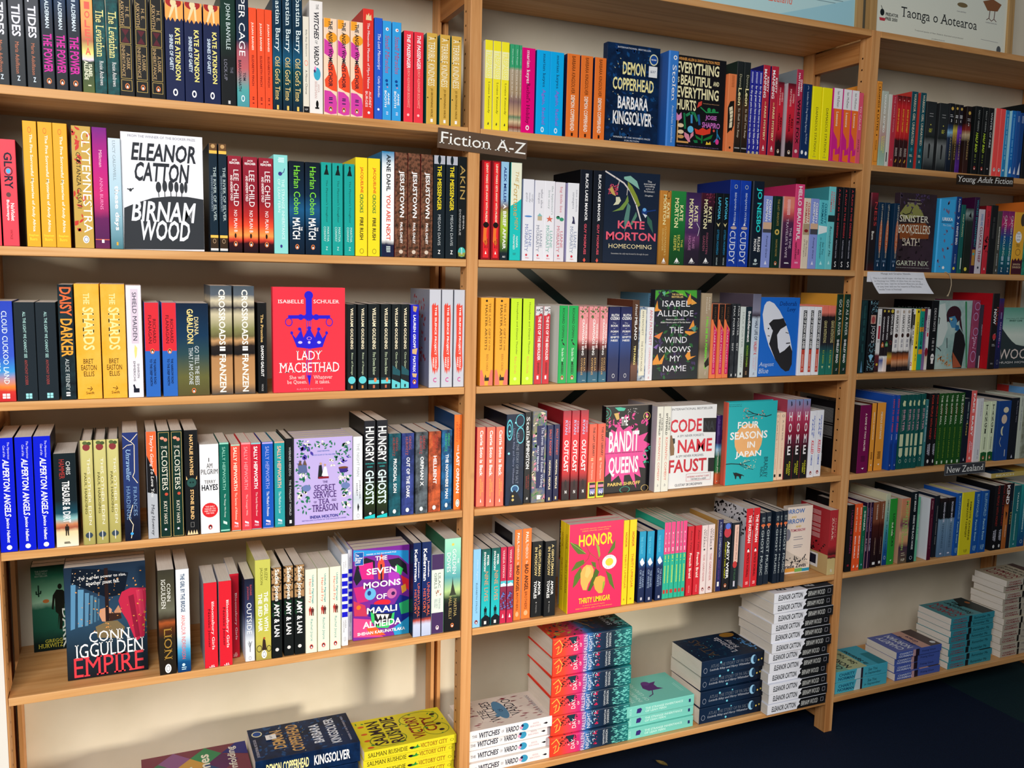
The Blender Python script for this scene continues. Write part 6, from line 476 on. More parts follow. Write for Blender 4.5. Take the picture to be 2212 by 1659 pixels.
FB1 ~ black cover with cut paper flowers and cream capitals ~ 16161a ~  ~  ~ .154 ~ 0.0220 ~ .234 ~ 1.337,.013,.0220,.338 ~  ~  ~  ~ h:WINNER ALLEN & UNWIN FICTION PRIZE:e8a050:.021:.053:.017:.859:b|h:EVERYTHING:fdf4c0:.068:.187:-.009:.856:b|h:IS:fdf4c0:.235:.294:-0:.052:b|h:BEAUTIFUL:fdf4c0:.208:.317:.081:.711:b|h:AND:fdf4c0:.241:.29:.743:.867:b|h:EVERYTHING:fdf4c0:.332:.452:.012:.867:b|h:HURTS:fdf4c0:.472:.586:.015:.411:b|h:How far would you go to achieve your dreams?:e0a878:.485:.5:.553:.888|p:e0483a:.433,.548 .456,.486 .53,.466 .525,.512|l:2a9a54:3:.508,.538 .627,.587 .877,.572|e:2a9a54:.533:.584:.644:.721|e:2a9a54:.537:.583:.741:.818|p:e890c8:.015,.613 .065,.65 .118,.612 .132,.677 .07,.71 .023,.703|r:d8a05a:.701:.942:.045:.068|e:f0d8b0:.733:.778:.051:.176|e:f0d8b0:.803:.848:.057:.182|e:d8a05a:.858:.898:.061:.187|r:d8a05a:.925:.945:.042:.285|l:1c7a4a:6:.207,.783 .175,.624|l:2a8a5a:7:.223,.641 .306,.611 .381,.612 .445,.689|l:4a9ad0:6:.327,.635 .333,.715|l:2a5a9a:7:.468,.627 .496,.726|e:6ac8f0:.752:.827:.255:.378|p:e890a8:.192,.824 .288,.849 .323,.929 .286,.93 .196,.874|p:e890a8:.379,.809 .322,.842 .311,.899 .383,.854|p:e8402a:.395,.773 .482,.788 .566,.758 .645,.779 .738,.749 .725,.816 .574,.844 .429,.832|r:1c7a3a:.84:.932:.543:.573|p:1c7a3a:.411,.843 .558,.886 .56,.906 .443,.882|p:1c7a3a:.784,.823 .587,.884 .589,.905 .75,.871|h:JOSIE:d878d0:.617:.678:.61:.845:b|h:SHAPIRO:d878d0:.695:.756:.549:.92:b|l:2a8ac0:3:.866,.767 .875,.859 .811,.904|l:2a8ac0:3:.87,.808 .934,.866|e:e8409a:.87:.931:.84:.912|p:1c7a4a:.378,.905 .409,.934 .476,.931 .464,.901|p:f0c83a:.64,.943 .656,.906 .697,.925 .733,.902 .752,.937|e:e85a4a:.766:.796:.776:.819|h:Sometimes it takes a terrible loss to become who you are meant to be:a080b8:.969:.982:.056:.913
FB2 ~ blue black cover with gum blossom and wren ~ 18263c ~  ~  ~ .165 ~ 0.0220 ~ .233 ~ 1.133,.012,.0220,.032 ~  ~  ~  ~ l:e4dcd8:4:.009,.009 .193,.07 .344,.123 .466,.208 .576,.344 .672,.522|l:d0c8c0:2:.26,.097 .232,.177|l:d0c8c0:2:.413,.16 .402,.25|p:8ac0b0:.34,.054 .456,.039 .576,.093 .629,.181 .495,.127 .342,.078|p:8a9a3a:.409,.1 .496,.156 .587,.253 .652,.351 .611,.373 .503,.256 .413,.16|p:7a9a4a:.419,.249 .44,.319 .346,.412 .149,.439 .278,.394 .373,.321|p:5a8a80:.424,.329 .476,.367 .453,.529 .385,.652 .368,.512|p:5a8a74:.581,.424 .601,.474 .523,.567 .457,.59 .519,.507|p:3a6a5a:.787,.458 .876,.516 .912,.658 .792,.539|s:e85a78:.141:.249:.077:.241:60:3|p:d0b060:.086,.203 .132,.162 .204,.268 .138,.25|p:e0e0c0:.205,.278 .271,.275 .298,.314 .259,.355 .161,.369 .208,.327|e:1c3c80:.379:.46:.682:.784|e:6ab0f0:.379:.419:.698:.766|p:e0e8f0:.7,.44 .787,.458 .755,.489|l:1c3c80:3:.767,.418 .937,.397|h:The:eee:.078:.098:.77:.847|h:international:eee:.105:.125:.704:.913|h:bestselling:eee:.131:.153:.723:.902|h:author of:eee:.159:.176:.742:.886|h:The Clockmaker's:eee:.186:.206:.71:.905:i|h:Daughter:eee:.234:.255:.73:.883:i|h:KATE:f2647c:.53:.617:.256:.743:b|h:MORTON:f2647c:.654:.745:.053:.957:b|h:HOMECOMING:f4e4b0:.786:.834:.105:.887|h:Sometimes the only way forward is through the past:ccc:.883:.905:.151:.833:s
FB3 ~ jungle bird of paradise cover ~ n:1c2a28:242034:16 ~  ~  ~ .146 ~ 0.0220 ~ .242 ~ 1.297,.01,.0220,-.276 ~  ~  ~  ~ p:4aa83a:-.178,.009 .136,.007 -.051,.119|p:5ab83a:.142,.068 .295,.006 .617,.003 .706,.085 .416,.015|p:4aa83a:.597,.004 .903,.001 .912,.094|s:2a6a3a:.005:.983:-.12:.929:70|s:4a3a6a:.005:.983:-.12:.929:40|p:f4a040:-.167,.15 -.013,.109 -.048,.16|p:f4a040:-.083,.22 .047,.119 .074,.21 .155,.23 -.022,.24|p:f0b050:.788,.095 .917,.146 .795,.167|p:f4a040:.689,.126 .762,.033 .792,.136 .895,.135 .713,.167|p:f08a4a:-.019,.515 .195,.464 .122,.546|p:f4a040:.679,.456 .947,.467 .786,.508 .681,.477|p:f4a040:.759,.435 .852,.332 .903,.436|p:f4a040:.003,.791 .096,.71 .142,.793 .256,.711 .205,.824 -.014,.832|p:f4a040:.704,.737 .801,.664 .829,.748 .952,.739 .771,.79|p:8a6ab8:-.01,.637 .106,.597 .072,.658|p:6ab89a:.138,.027 .217,.017 .202,.077|p:5a9a8a:.799,.425 .92,.394 .907,.477|h:THE GLOBAL:f0d080:.04:.06:.355:.601:b|h:BESTSELLER:f0d080:.068:.088:.352:.608:b|h:ISABEL:f4f4fb:.119:.186:.159:.763|h:ALLENDE:f4f4fb:.227:.293:.059:.845|h:Allende is a grand storyteller:eee:.321:.34:.243:.667:bi|h:Khaled Hosseini, author of The Kite Runner:eee:.352:.371:.136:.793:bi|h:THE:f4f4fb:.412:.481:.333:.637|h:WIND:f4f4fb:.522:.591:.232:.729|h:KNOWS:f4f4fb:.629:.695:.131:.821|h:MY:f4f4fb:.732:.797:.371:.605|h:NAME:f4f4fb:.843:.909:.229:.738
FB3 ~ bright blue cover with oval twin portrait ~ 1a6cd4 ~  ~  ~ .139 ~ 0.0220 ~ .225 ~ 1.648,.01,.0220,-.276 ~  ~  ~  ~ p:e4e8f4:.211,.047 .333,.076 .486,.168 .646,.308 .79,.496 .875,.686 .884,.853 .821,.936 .725,.946 .599,.897 .442,.788 .254,.61 .112,.4 .055,.215 .089,.1 .142,.056|p:26262a:.226,.331 .333,.279 .499,.273 .593,.261 .688,.355 .538,.401 .43,.495 .273,.366|p:26262a:.263,.587 .348,.401 .448,.448 .495,.636 .551,.707 .667,.673 .804,.603 .875,.686 .884,.853 .821,.936 .725,.946 .599,.897 .442,.788|p:e4e8f4:.496,.448 .676,.355 .79,.496 .826,.591 .713,.649 .577,.625|l:26262a:2:.675,.443 .749,.455|l:26262a:3:.705,.584 .801,.579|e:26262a:.383:.403:.205:.24|e:26262a:.383:.403:.299:.352|l:26262a:2:.215,.482 .263,.488|h:Deborah:0c2c74:.051:.103:.475:.919:si|h:Levy:0c2c74:.126:.191:.681:.905:si|h:August:c8dcf8:.821:.886:.023:.414:si|h:Blue:c8dcf8:.896:.961:.027:.28:si
FB4 ~ black and pink splash cover with paisley ~ 17171b ~  ~  ~ .143 ~ 0.0220 ~ .238 ~ 1.17,.027,.0220,-.584 ~  ~  ~  ~ p:e84a9c:.118,.259 .22,.294 .273,.201 .379,.277 .516,.229 .582,.305 .7,.255 .728,.352 .93,.316 .835,.409 .983,.457 .864,.517 .956,.628 .834,.656 .902,.734 .757,.717 .807,.838 .66,.788 .714,.963 .558,.795 .437,.8 .426,.928 .316,.795 .16,.863 .152,.745 .017,.803 .025,.634 -.022,.527 .011,.423 -.034,.338 .086,.363|o:3ac0a0:.01:.14:-.13:.106|o:3ac0a0:.047:.109:-.052:.047|p:4ac8a8:.181,.015 .3,.012 .421,.026 .383,.056 .263,.053|o:e8c878:.08:.176:.813:.967|e:e8c878:.107:.149:.864:.926|s:e8c878:.129:.296:-.141:.056:20:1.6|s:f0f0f0:.03:.114:.464:.707:24:1.4|s:e84a9c:.07:.249:.071:.919:30|p:e0b868:.166,.082 .264,.074 .289,.148 .23,.157|o:e8c878:.929:1.005:.817:.983|o:3ac0a0:.93:1.005:.348:.571|s:3ac0a0:.476:.67:.827:.993:14|h:THE:fff:.125:.225:.327:.476:b|h:BANDIT:fff:.288:.522:.078:.733:b|h:QUEENS:fff:.58:.81:.088:.735:b|h:A RIOTOUS TALE OF FRIENDSHIP AND REVENGE:1a1018:.53:.541:-.002:.826|h:PARINI SHROFF:f0d070:.877:.916:.081:.792:b
FB4 ~ white spy cover with big red capitals ~ eceff2 ~  ~  ~ .151 ~ 0.0240 ~ .233 ~ 1.369,.017,.0240,-.584;1.369,.042,.0240,-.584;1.369,.067,.0240,-.584 ~  ~  ~  ~ h:INTERNATIONAL BESTSELLER:3a3e44:.028:.054:.015:.905|p:14161c:.709,.161 1.024,.167 1.032,.342 .716,.332|h:NA:2a3038:.201:.314:.738:.966:b|h:CODE:d82c40:.161:.321:-.012:.68:b|h:A SPY NEVER FORGETS.:556:.351:.378:.153:.745|p:20242a:.01,.385 .1,.388 .105,.444 .067,.464 .015,.44|p:8a6a4a:-.018,.351 .033,.347 .1,.51 .097,.588 .017,.596 -.01,.506|h:NAME:d82c40:.41:.57:.172:.931:b|h:A SPY NEVER FORGIVES.:556:.596:.624:.142:.755|h:FAUST:cc2438:.647:.808:-.009:.824:b|p:14161c:.861,.653 1.008,.657 1.015,.825 .868,.821|f:c84a54:.831:.922:.386:.931|h:INCREDIBLE. AN INSTANT CLASSIC:c84a54:.859:.88:.412:.899|h:TOM MARCUS in AGENT:334:.891:.912:.487:.835|h:GUSTAF SKORDEMAN:445:.945:.976:.146:.745
FB4H ~ turquoise cover with peach sun and black cat ~ 1fb4bc ~  ~ d4604c ~ .172 ~ 0.0220 ~ .238 ~ 1.55,.003,.0220,-.584 ~  ~  ~  ~ h:FROM THE AUTHOR OF:14505a:.023:.034:.003:.262|h:The Cat and The City:14505a:.043:.057:.004:.264:b|l:14242c:2.4:.883,.171 .769,.19 .614,.162 .517,.148 .401,.111|l:14242c:1.6:.614,.162 .483,.18 .352,.193|l:14242c:1.4:.769,.184 .707,.143 .676,.119|l:14242c:1.4:.517,.148 .405,.155 .307,.108|s:e8907a:.071:.121:.287:.437:8:2.2|s:e8907a:.143:.199:.294:.425:6:2.2|s:e8907a:.119:.164:.611:.745:6:2.2|s:e8907a:.161:.212:.483:.693:8:2.2|d:f6b878:.469:.434:.285|h:FOUR:fff:.239:.323:.201:.635:b|h:SEASONS:fff:.359:.452:.057:.821:b|h:IN:fff:.485:.561:.417:.573:b|h:JAPAN:fff:.598:.689:.177:.71:b|l:14242c:2.4:-.072,.742 .103,.74 .254,.752 .406,.771 .504,.799|l:14242c:1.4:.254,.752 .403,.737 .497,.725|l:14242c:1.4:.293,.766 .409,.805 .564,.83|s:e8f0c8:.706:.762:.27:.632:18:2.2|s:e8f0c8:.775:.832:.371:.6:14:2.2|p:14181c:.153,.843 .179,.855 .216,.852 .302,.873 .36,.887 .324,.9 .318,.936 .299,.935 .277,.9 .23,.897 .223,.931 .205,.932 .192,.895 .172,.877|l:14181c:2:.313,.885 .38,.9|t:NICK:14505a:.81:.936:.712:.77|t:BRADLEY:14505a:.688:.941:.783:.861
FB5 ~ red cover half hidden behind mango book ~ e83040 ~  ~ 16181c ~ .156 ~ 0.0220 ~ .236 ~ 1.068,.056,.0220,-.895 ~  ~ t:THE DRIFT:eee:.06:.42:.3:.8:b|r:d83040:.44:.46:0:1|r:b8bcc0:.46:1:0:1|t:C.J. TUDOR:555:.5:.75:.3:.7 ~  ~ h:THE DRIFT:fff:.153:.286:.287:.84:b
FB5 ~ hot pink mango cover with yellow capitals ~ ea2c62 ~  ~ fbd820 ~ .165 ~ 0.0240 ~ .243 ~ 1.058,.003,.0240,-.895;1.058,.028,.0240,-.895 ~  ~ t:HONOR:9a5a20:.12:.28:.35:.7|t:THRITY UMRIGAR:9a5a20:.4:.78:.35:.7 ~  ~ h:A powerful, important, unforgettable book.:f8c850:.055:.07:.196:.765:s|h:CHERYL STRAYED, author of Wild:f8c850:.08:.094:.231:.724:s|h:HONOR:fbe52a:.125:.261:.178:.805:b|p:5a7a2c:.013,.191 .164,.232 .321,.348 .17,.336 .066,.256|l:a8c860:1:.03,.197 .304,.336|p:5a7a2c:.852,.218 .849,.313 .782,.361 .714,.377 .779,.297|p:5a7a2c:.046,.524 .141,.427 .274,.406 .293,.45 .178,.493|p:5a7a2c:.089,.715 .116,.581 .228,.486 .25,.582 .154,.678|p:5a7a2c:.411,.438 .496,.455 .509,.519 .448,.493|p:4a6a24:.5,.518 .571,.566 .493,.686 .412,.774 .361,.77|p:5a7a2c:.691,.565 .798,.616 .87,.798 .77,.72|p:9ab83a:.484,.234 .555,.281 .577,.377 .553,.407 .523,.321|l:b8544a:2.4:.307,.243 .388,.342 .546,.427 .586,.525|l:b8544a:1.6:.388,.342 .358,.402 .26,.468|l:b8544a:1.6:.563,.429 .686,.47|l:b8544a:1.6:.586,.525 .726,.568|p:f0b860:.328,.468 .421,.481 .467,.537 .454,.609 .374,.687 .343,.758 .276,.752 .229,.674 .223,.559 .262,.499|p:f6c874:.329,.489 .389,.499 .417,.554 .353,.622 .301,.597|p:e4b050:.591,.61 .678,.638 .683,.713 .637,.815 .568,.814 .497,.76 .467,.684 .506,.624|p:9ab83a:.647,.688 .681,.681 .668,.754 .628,.803|e:fff:.385:.549:.616:.885|e:e8d848:.422:.512:.676:.824|h:REESE'S:889:.398:.413:.681:.811|h:BOOK CLUB:889:.517:.532:.689:.827|h:THRITY UMRIGAR:fbe52a:.842:.906:.205:.789:b|h:A novel of profound depths:f8c850:.926:.941:.276:.688:s|h:REBECCA MAKKAI, author of The Great Believers:f8c850:.955:.969:.15:.83:s
FB5 ~ cream wave cover with rainbow footer ~ f2e4d8 ~  ~  ~ .095 ~ 0.0220 ~ .21 ~ 1.829,.051,.0220,-.895 ~  ~  ~  ~ p:d8ccc0:-.061,.632 .24,.695 .63,.778 .949,.864 .954,.893 -.027,.841|s:3a3a40:.742:.84:.028:.94:26|e:889:.319:.499:-.1:.154|h:MORROW:4a7ac0:.032:.101:-.277:.678:b|h:AND:e0b83a:.135:.165:.146:.352:b|h:MORROW:4a7ac0:.18:.249:-.252:.704:b|h:AND:e0b83a:.281:.311:.338:.565:b|h:TOMORROW:c04a6a:.331:.373:.141:.746:b|q:889:.451:.521:.277:.694|q:889:.576:.632:.297:.715|h:brielle Zevin:1c1c3a:.859:.918:-.104:.863:sb|r:e8a040:.915:.971:-.011:.396|r:7ab860:.93:.983:.395:.7|r:2a9ac0:.94:.985:.699:.995
FC2 ~ dark cave cover with serif title ~ n:2c2224:3c2c38:10 ~  ~  ~ .15 ~ 0.0220 ~ .235 ~ 2.149,.012,.0220,.032 ~  ~  ~  ~ h:WITH BOOKSELLERS:d0c8a8:.078:.091:.187:.578:s|h:BECOMES A DEADLY:d0c8a8:.118:.137:.194:.585:s|p:8a8a4c:.001,.264 .146,.154 .307,.13 .474,.144 .613,.226 .665,.282 .135,.336|l:1c1c18:3:.082,.261 .166,.278 .286,.255 .355,.176|h:SINISTER:f0ecd8:.28:.366:.012:.817:s|p:8a4a24:-.059,.398 .721,.368 .859,.432 .84,.569 .053,.587|h:BOOKSELLERS:f0ecd8:.4:.51:-.008:.872:s|h:OF:d0b8a0:.512:.536:.33:.403:s|h:BATH:f4e8d0:.57:.666:.12:.606:s|s:1c1418:.559:.868:-.007:.906:24|s:4a3a5a:-.004:.252:-.101:.803:24|h:GARTH NIX:d8e0c8:.859:.922:.004:.895:s|h:FROM THE AUTHOR OF LEFT-HANDED BOOKSELLERS OF LONDON:bbb:.944:.956:.014:.922
FC3 ~ misty grey green manga cover with dark haired woman ~ n:b4ccc8:8ab0ac:10 ~ 111417 ~  ~ .148 ~ 0.0220 ~ .221 ~ 2.386,.046,.0220,-.276 ~  ~  ~  ~ p:d0dcd8:-.09,.063 .167,.039 .303,.409 .174,.64 .016,.697|e:3a1c28:.079:.339:.232:.681|p:3a1c28:.233,.212 .263,.316 .331,.293 .387,.2 .61,.223 .659,.363 .778,.481 .616,.119|p:4a8cb8:.311,.247 .488,.223 .573,.293 .543,.398 .422,.398 .363,.339|p:e0d89a:.325,.258 .422,.258 .405,.305|l:1a2030:2:.379,.293 .45,.281|p:2a6a9a:.535,.351 .635,.363 .676,.457 .525,.433|p:1c1c20:.533,.48 .667,.41 .807,.504 .882,.646 .846,.858 .82,.994 .549,.99 .495,.819|p:a8583a:.507,.749 .817,.977 .548,.984|s:c8986a:.793:.969:.07:.506:26|l:2a2a30:3:.303,.548 .327,.688|p:3a8a5a:.768,.013 .822,.013 .993,.991 .956,.99|l:14181c:3:-.107,.247 .037,.258 .027,.339|l:14181c:3:-.036,.673 .114,.71 .142,.733
FC3 ~ sea green cover with grey crag ~ g:5aa08c@0:9ac8b8@.25:d8e4d8@.45:c8d8cc@.62:3a4a50@.7:262c34@.8 ~  ~ 24284c ~ .169 ~ 0.0220 ~ .2 ~ 2.661,.028,.0220,-.276 ~  ~  ~  ~ p:2e3a3e:-.1,.345 .051,.385 .179,.479 .305,.559 .427,.614 .639,.643 .942,.646 1,1 -.001,.995|h:A new master of SF - ERNEST CLINE:3a6a5a:.168:.188:.087:.771|h:ERNEST CLINE:1c4a3c:.201:.23:.183:.547:b|h:WOOL:e8d8d0:.687:.855:-.047:.94|h:HUGH HOWEY:e4e4e4:.893:.929:-.008:.94
TA6 ~ yellow hardback with chilli vines ~ e2d62a ~  ~  ~ .153 ~ 0.0245 ~ .241 ~ .513,.014,.0245,-1.3;.513,.014,.0245,-1.276;.513,.014,.0245,-1.251;.513,.014,.0245,-1.227;.513,.014,.0245,-1.202 ~  ~ t:SALMAN RUSHDIE:2a1a14:.04:.46:.28:.75:s|p:2a8a3a:.3,.5 .6,.52 .5,.55 .75,.57 .5,.58 .45,.61 .35,.57|e:1c1420:.48:.53:.35:.6|t:VICTORY CITY:8c2a18:.6:.9:.28:.75:s|o:6a6a20:.93:.97:.35:.65 ~  ~ h:SALMAN:2a1420:.14:.29:.12:.9:b|h:RUSHDIE:2a1420:.31:.47:.1:.95:b|h:VICTORY:8c2a18:.56:.7:.1:.85:b|h:CITY:8c2a18:.73:.86:.25:.75:b|s:2a8a3a:.03:.97:.04:.96:20:5|e:d8602a:.05:.12:.06:.12|e:d8602a:.05:.12:.28:.34|e:d8602a:.05:.12:.5:.56|e:d8602a:.05:.12:.75:.81|e:1c1420:.86:.92:.2:.27|e:1c1420:.86:.92:.4:.47|e:1c1420:.86:.92:.75:.82|o:5a7a2a:.1:.5:.05:.45|o:5a7a2a:.5:.95:.5:.95|o:5a7a2a:.7:.98:.1:.5
TA6 ~ dark blue leafy paperback ~ n:0c2a54:081a36:26 ~  ~  ~ .153 ~ 0.0513 ~ .249 ~ .253,.012,.0513,-1.3;.253,.012,.0513,-1.249;.253,.012,.0513,-1.197 ~ .15:.25:.55:.7:$37 ~ t:DEMON COPPERHEAD:fbf0a8:.1:.5:.25:.75:b|t:KINGSOLVER:fff:.55:.9:.25:.75:b ~  ~ s:164a80:.03:.97:.03:.97:80|s:f0e4b0:.03:.97:.03:.97:20:1.7|e:e8e8c0:.03:.13:.72:.9|e:1a4a9a:.04:.12:.745:.88|h:INTERNATIONAL BESTSELLER:ccd:.03:.055:.1:.65:s|h:DEMON:d0a868:.2:.32:.25:.82:b|h:COPPERHEAD:d0a868:.36:.48:.08:.92:b|h:BARBARA:e4ecf8:.58:.68:.2:.8:b|h:KINGSOLVER:e4ecf8:.74:.84:.1:.9:b|h:WINNER OF THE WOMEN'S PRIZE:ccd:.92:.94:.1:.9:s
TA6 ~ harlequin diamond paperback ~ 7a3a4a ~  ~  ~ .153 ~ 0.0642 ~ .239 ~ .009,.012,.0642,-1.3;.009,.012,.0642,-1.236 ~  ~ t:UNFOLDING:eed:.2:.8:.3:.7:b ~  ~ p:2a2a6a:0,0 .25,.15 0,.3|p:8a2a34:.25,.15 .5,.3 .25,.45 0,.3|p:4a7a5a:.5,0 .75,.15 .5,.3 .25,.15|p:8a5a8a:.75,.15 1,.3 .75,.45 .5,.3|p:c89a4a:.5,.3 .75,.45 .5,.6 .25,.45|p:2a4a7a:.25,.45 .5,.6 .25,.75 0,.6|p:3a8a5a:.75,.45 1,.6 .75,.75 .5,.6|p:5a2a5a:.5,.6 .75,.75 .5,.9 .25,.75|p:2a2a7a:.75,.75 1,.9 1,1 .6,1|h:Mr.:c8e0d8:.35:.46:.2:.5:b|h:James:eeead8:.52:.66:.05:.8:b|h:Unfolding:e8e4d8:.8:.9:.1:.9:b
TB6 ~ white paperback with maroon flames ~ f2f0f4 ~  ~  ~ .153 ~ 0.0300 ~ .238 ~ .79,.014,.0300,-1.3;.79,.014,.0300,-1.27;.79,.014,.0300,-1.24;.79,.014,.0300,-1.21 ~  ~ t:THE:112:.03:.09:.36:.6:s|t:WITCHES:101830:.11:.36:.25:.75:sbi|t:OF:556:.38:.41:.36:.6:s|t:VARDO:101830:.43:.59:.25:.75:sbi|e:3a9ac4:.61:.71:.15:.85|e:e8a0c0:.6:.64:.3:.6|e:30204a:.62:.65:.5:.75|t:ANYA:d8b8bc:.76:.84:.55:.72:s|t:BERGMAN:d8b8bc:.73:.86:.3:.46:s|p:1c1820:.45,.89 .35,.93 .45,.95 .55,.93 ~  ~ r:e6dcd4:0:1:0:1|L:8c2a3c:.06:.94:.08:.92:70|r:ece2da:.22:.7:.22:.8|h:THE:1c1c2c:.24:.31:.3:.62:s|h:WITCHES:1c1c2c:.32:.44:.16:.88:s|e:5a8ab0:.43:.58:.2:.85|e:5a8ab0:.4:.46:.3:.4|h:OF:1c2c4c:.48:.53:.46:.56:s|h:VARDO:1c1c2c:.58:.7:.25:.85:s|h:ANYA BERGMAN:889:.9:.94:.15:.85:s
TB6H ~ red to teal fantasy hardback ~ g:e8402a@0:ea4a34@.14:e03a70@.3:d82a7a@.36:3a7ac0@.44:1c3a5c@.52:14243a@.7:143a48@.8:1a6a70@.92:1c7a78 ~  ~  ~ .153 ~ 0.0563 ~ .245 ~ 1.023,.014,.0563,-1.3;1.023,.014,.0563,-1.244;1.023,.014,.0563,-1.187;1.023,.014,.0563,-1.131;1.023,.014,.0563,-1.075;1.023,.014,.0563,-1.019 ~  ~ l:f4d05a:2:.7,.02 .9,.08 .6,.12 .3,.1 .2,.05|l:f4d05a:1.6:.5,.04 .6,.08 .3,.06|s:241a20:.12:.32:.5:1:60|p:1c3a48:.98,.2 .98,.3 .6,.28 .62,.24|h:A:fff:.22:.245:.45:.55|h:DAY:fff:.26:.31:.25:.75|h:OF:fff:.335:.36:.4:.6|h:FALLEN:f4e0f0:.385:.43:.06:.94|h:NIGHT:f4f0fb:.445:.49:.1:.9|s:b8e4fb:.5:.56:.3:1:24|s:e82a5a:.54:.59:.2:.9:16|h:SAMANTHA:d8e0e8:.665:.69:.12:.9|h:SHANNON:d8e0e8:.7:.73:.16:.86|L:7adcd4:.77:.99:.05:.95:90 ~  ~ s:1c4a54:.02:.98:.02:.98:60|s:c8b04a:.02:.3:.1:.95:50|r:14202e:.7:.95:.1:.95|s:6a3a2a:.3:.7:.1:.9:40|l:d8b84a:2.4:.2,.3 .5,.2 .8,.35|l:d8b84a:2.4:.3,.55 .6,.45 .5,.6|h:SAMANTHA:c8d0d8:.76:.82:.2:.9|h:SHANNON:c8d0d8:.85:.91:.2:.9|L:7adcd4:.85:1:.02:.5:40
TB6 ~ mint paperback with purple elephant ~ 7cd4c8 ~  ~  ~ .153 ~ 0.0328 ~ .226 ~ 1.263,.014,.0328,-1.3;1.263,.014,.0328,-1.267;1.263,.014,.0328,-1.234 ~  ~ h:RITA:b8f4ec:.04:.07:.2:.8|p:3a2a7a:.3,.14 .3,.2 .6,.22 .75,.2 .7,.15|t:THE STRANGE INHERITANCE:d0fbf4:.27:.83:.5:.7:b|t:OF LEAH FERN:d0fbf4:.27:.58:.24:.44:b|p:2a2a6a:.35,.92 .35,.95 .65,.95 .65,.92 ~  ~ h:THE STRANGE:d0fbf4:.12:.18:.1:.9|h:INHERITANCE:d0fbf4:.22:.28:.1:.9|h:OF LEAH FERN:d0fbf4:.32:.38:.1:.9|p:5a2a7a:.42,.5 .55,.46 .72,.5 .76,.6 .7,.62 .72,.72 .62,.66 .5,.66 .42,.72|l:5a2a7a:3:.42,.55 .28,.5 .22,.42|e:6a3a8a:.5:.62:.62:.78|q:b8f4ec:.9:.95:.2:.6
TB6 ~ thick starry navy paperback ~ g:0e2440@0:102a48@.5:0c1c34@.8:0a1424 ~  ~  ~ .153 ~ 0.0484 ~ .226 ~ 1.511,.014,.0484,-1.3;1.511,.014,.0484,-1.252;1.511,.014,.0484,-1.203;1.511,.014,.0484,-1.155 ~  ~ o:8a94a8:.03:.09:.2:.55|t:ATLAS THE STORY OF PA SALT:6a7484:.14:.78:.5:.7:s|t:Lucinda Riley and Harry Whittaker:b8c0d0:.13:.78:.26:.44:si|d:7adcf4:.3:.75:.07|d:7adcf4:.5:.8:.05|d:7adcf4:.42:.14:.07|e:9ad0f4:.78:.88:.25:.85|e:1c3c5c:.82:.88:.3:.8|d:d8c060:.91:.45:.06|d:d8c060:.96:.5:.06 ~  ~ s:16405c:.02:.98:.02:.98:50|s:5ac8dc:.05:.6:.1:.9:16:2|h:ATLAS:5a4a3c:.2:.34:.1:.9:s|h:Lucinda:d8d8e4:.56:.66:.15:.85:s|h:Riley:d8d8e4:.68:.78:.3:.7:s|e:a87a30:.72:.95:.78:.98|s:5aa8f0:.85:.98:.05:.75:30:4
TB6 ~ white and black paperback ~ e8ecf8 ~  ~  ~ .153 ~ 0.0316 ~ .225 ~ 1.736,-.016,.0316,-1.3;1.736,-.016,.0316,-1.268;1.736,-.016,.0316,-1.237;1.736,-.016,.0316,-1.205;1.736,-.016,.0316,-1.174;1.736,-.016,.0316,-1.142;1.736,-.016,.0316,-1.11;1.736,-.016,.0316,-1.079;1.736,-.016,.0316,-1.047;1.736,-.016,.0316,-1.016;1.736,-.016,.0316,-.984;1.736,-.016,.0316,-.952 ~  ~ p:14161a:0,.5 0,1 1,1 1,.56 .7,.53 .5,.55 .3,.51|t:ELEANOR CATTON:22262e:.07:.48:.24:.78:bi|t:BIRNAM WOOD:d8dcdc:.57:.86:.24:.74:i|f:ccd:.91:.96:.3:.7 ~  ~ p:34383e:0,.55 .5,.5 1,.55 1,1 0,1|h:ELEANOR:2a2e36:.12:.27:.1:.9:bi|h:CATTON:2a2e36:.3:.44:.15:.8:bi|h:BIRNAM:eef2fa:.6:.74:.1:.9:bi|h:WOOD:eef2fa:.78:.92:.25:.85:bi
TC6 ~ sky blue beach paperback ~ 4ab4cc ~  ~  ~ .135 ~ 0.0365 ~ .218 ~ 2.028,.014,.0365,-1.3;2.028,.014,.0365,-1.263 ~  ~ p:c8e0e8:0,.36 0,.48 1,.48 1,.4|r:2a2230:.48:.52:0:1|t:CHARITY:14587a:.06:.36:.54:.82:b|t:NORMAN:14587a:.05:.36:.18:.46:b|t:See You:14242c:.62:.8:.55:.82:i|t:in September:14242c:.56:.88:.18:.46:i ~  ~ r:8ac0a8:0:.5:0:1|r:c8d0a0:.25:.6:0:1|h:CHARITY:1c2c34:.1:.22:.1:.9:b|h:NORMAN:1c2c34:.25:.37:.1:.9:b|h:See You:1c2420:.44:.54:.2:.8:bi|h:in September:1c2420:.6:.72:.1:.9:bi|r:2a8a9a:.82:1:0:.6
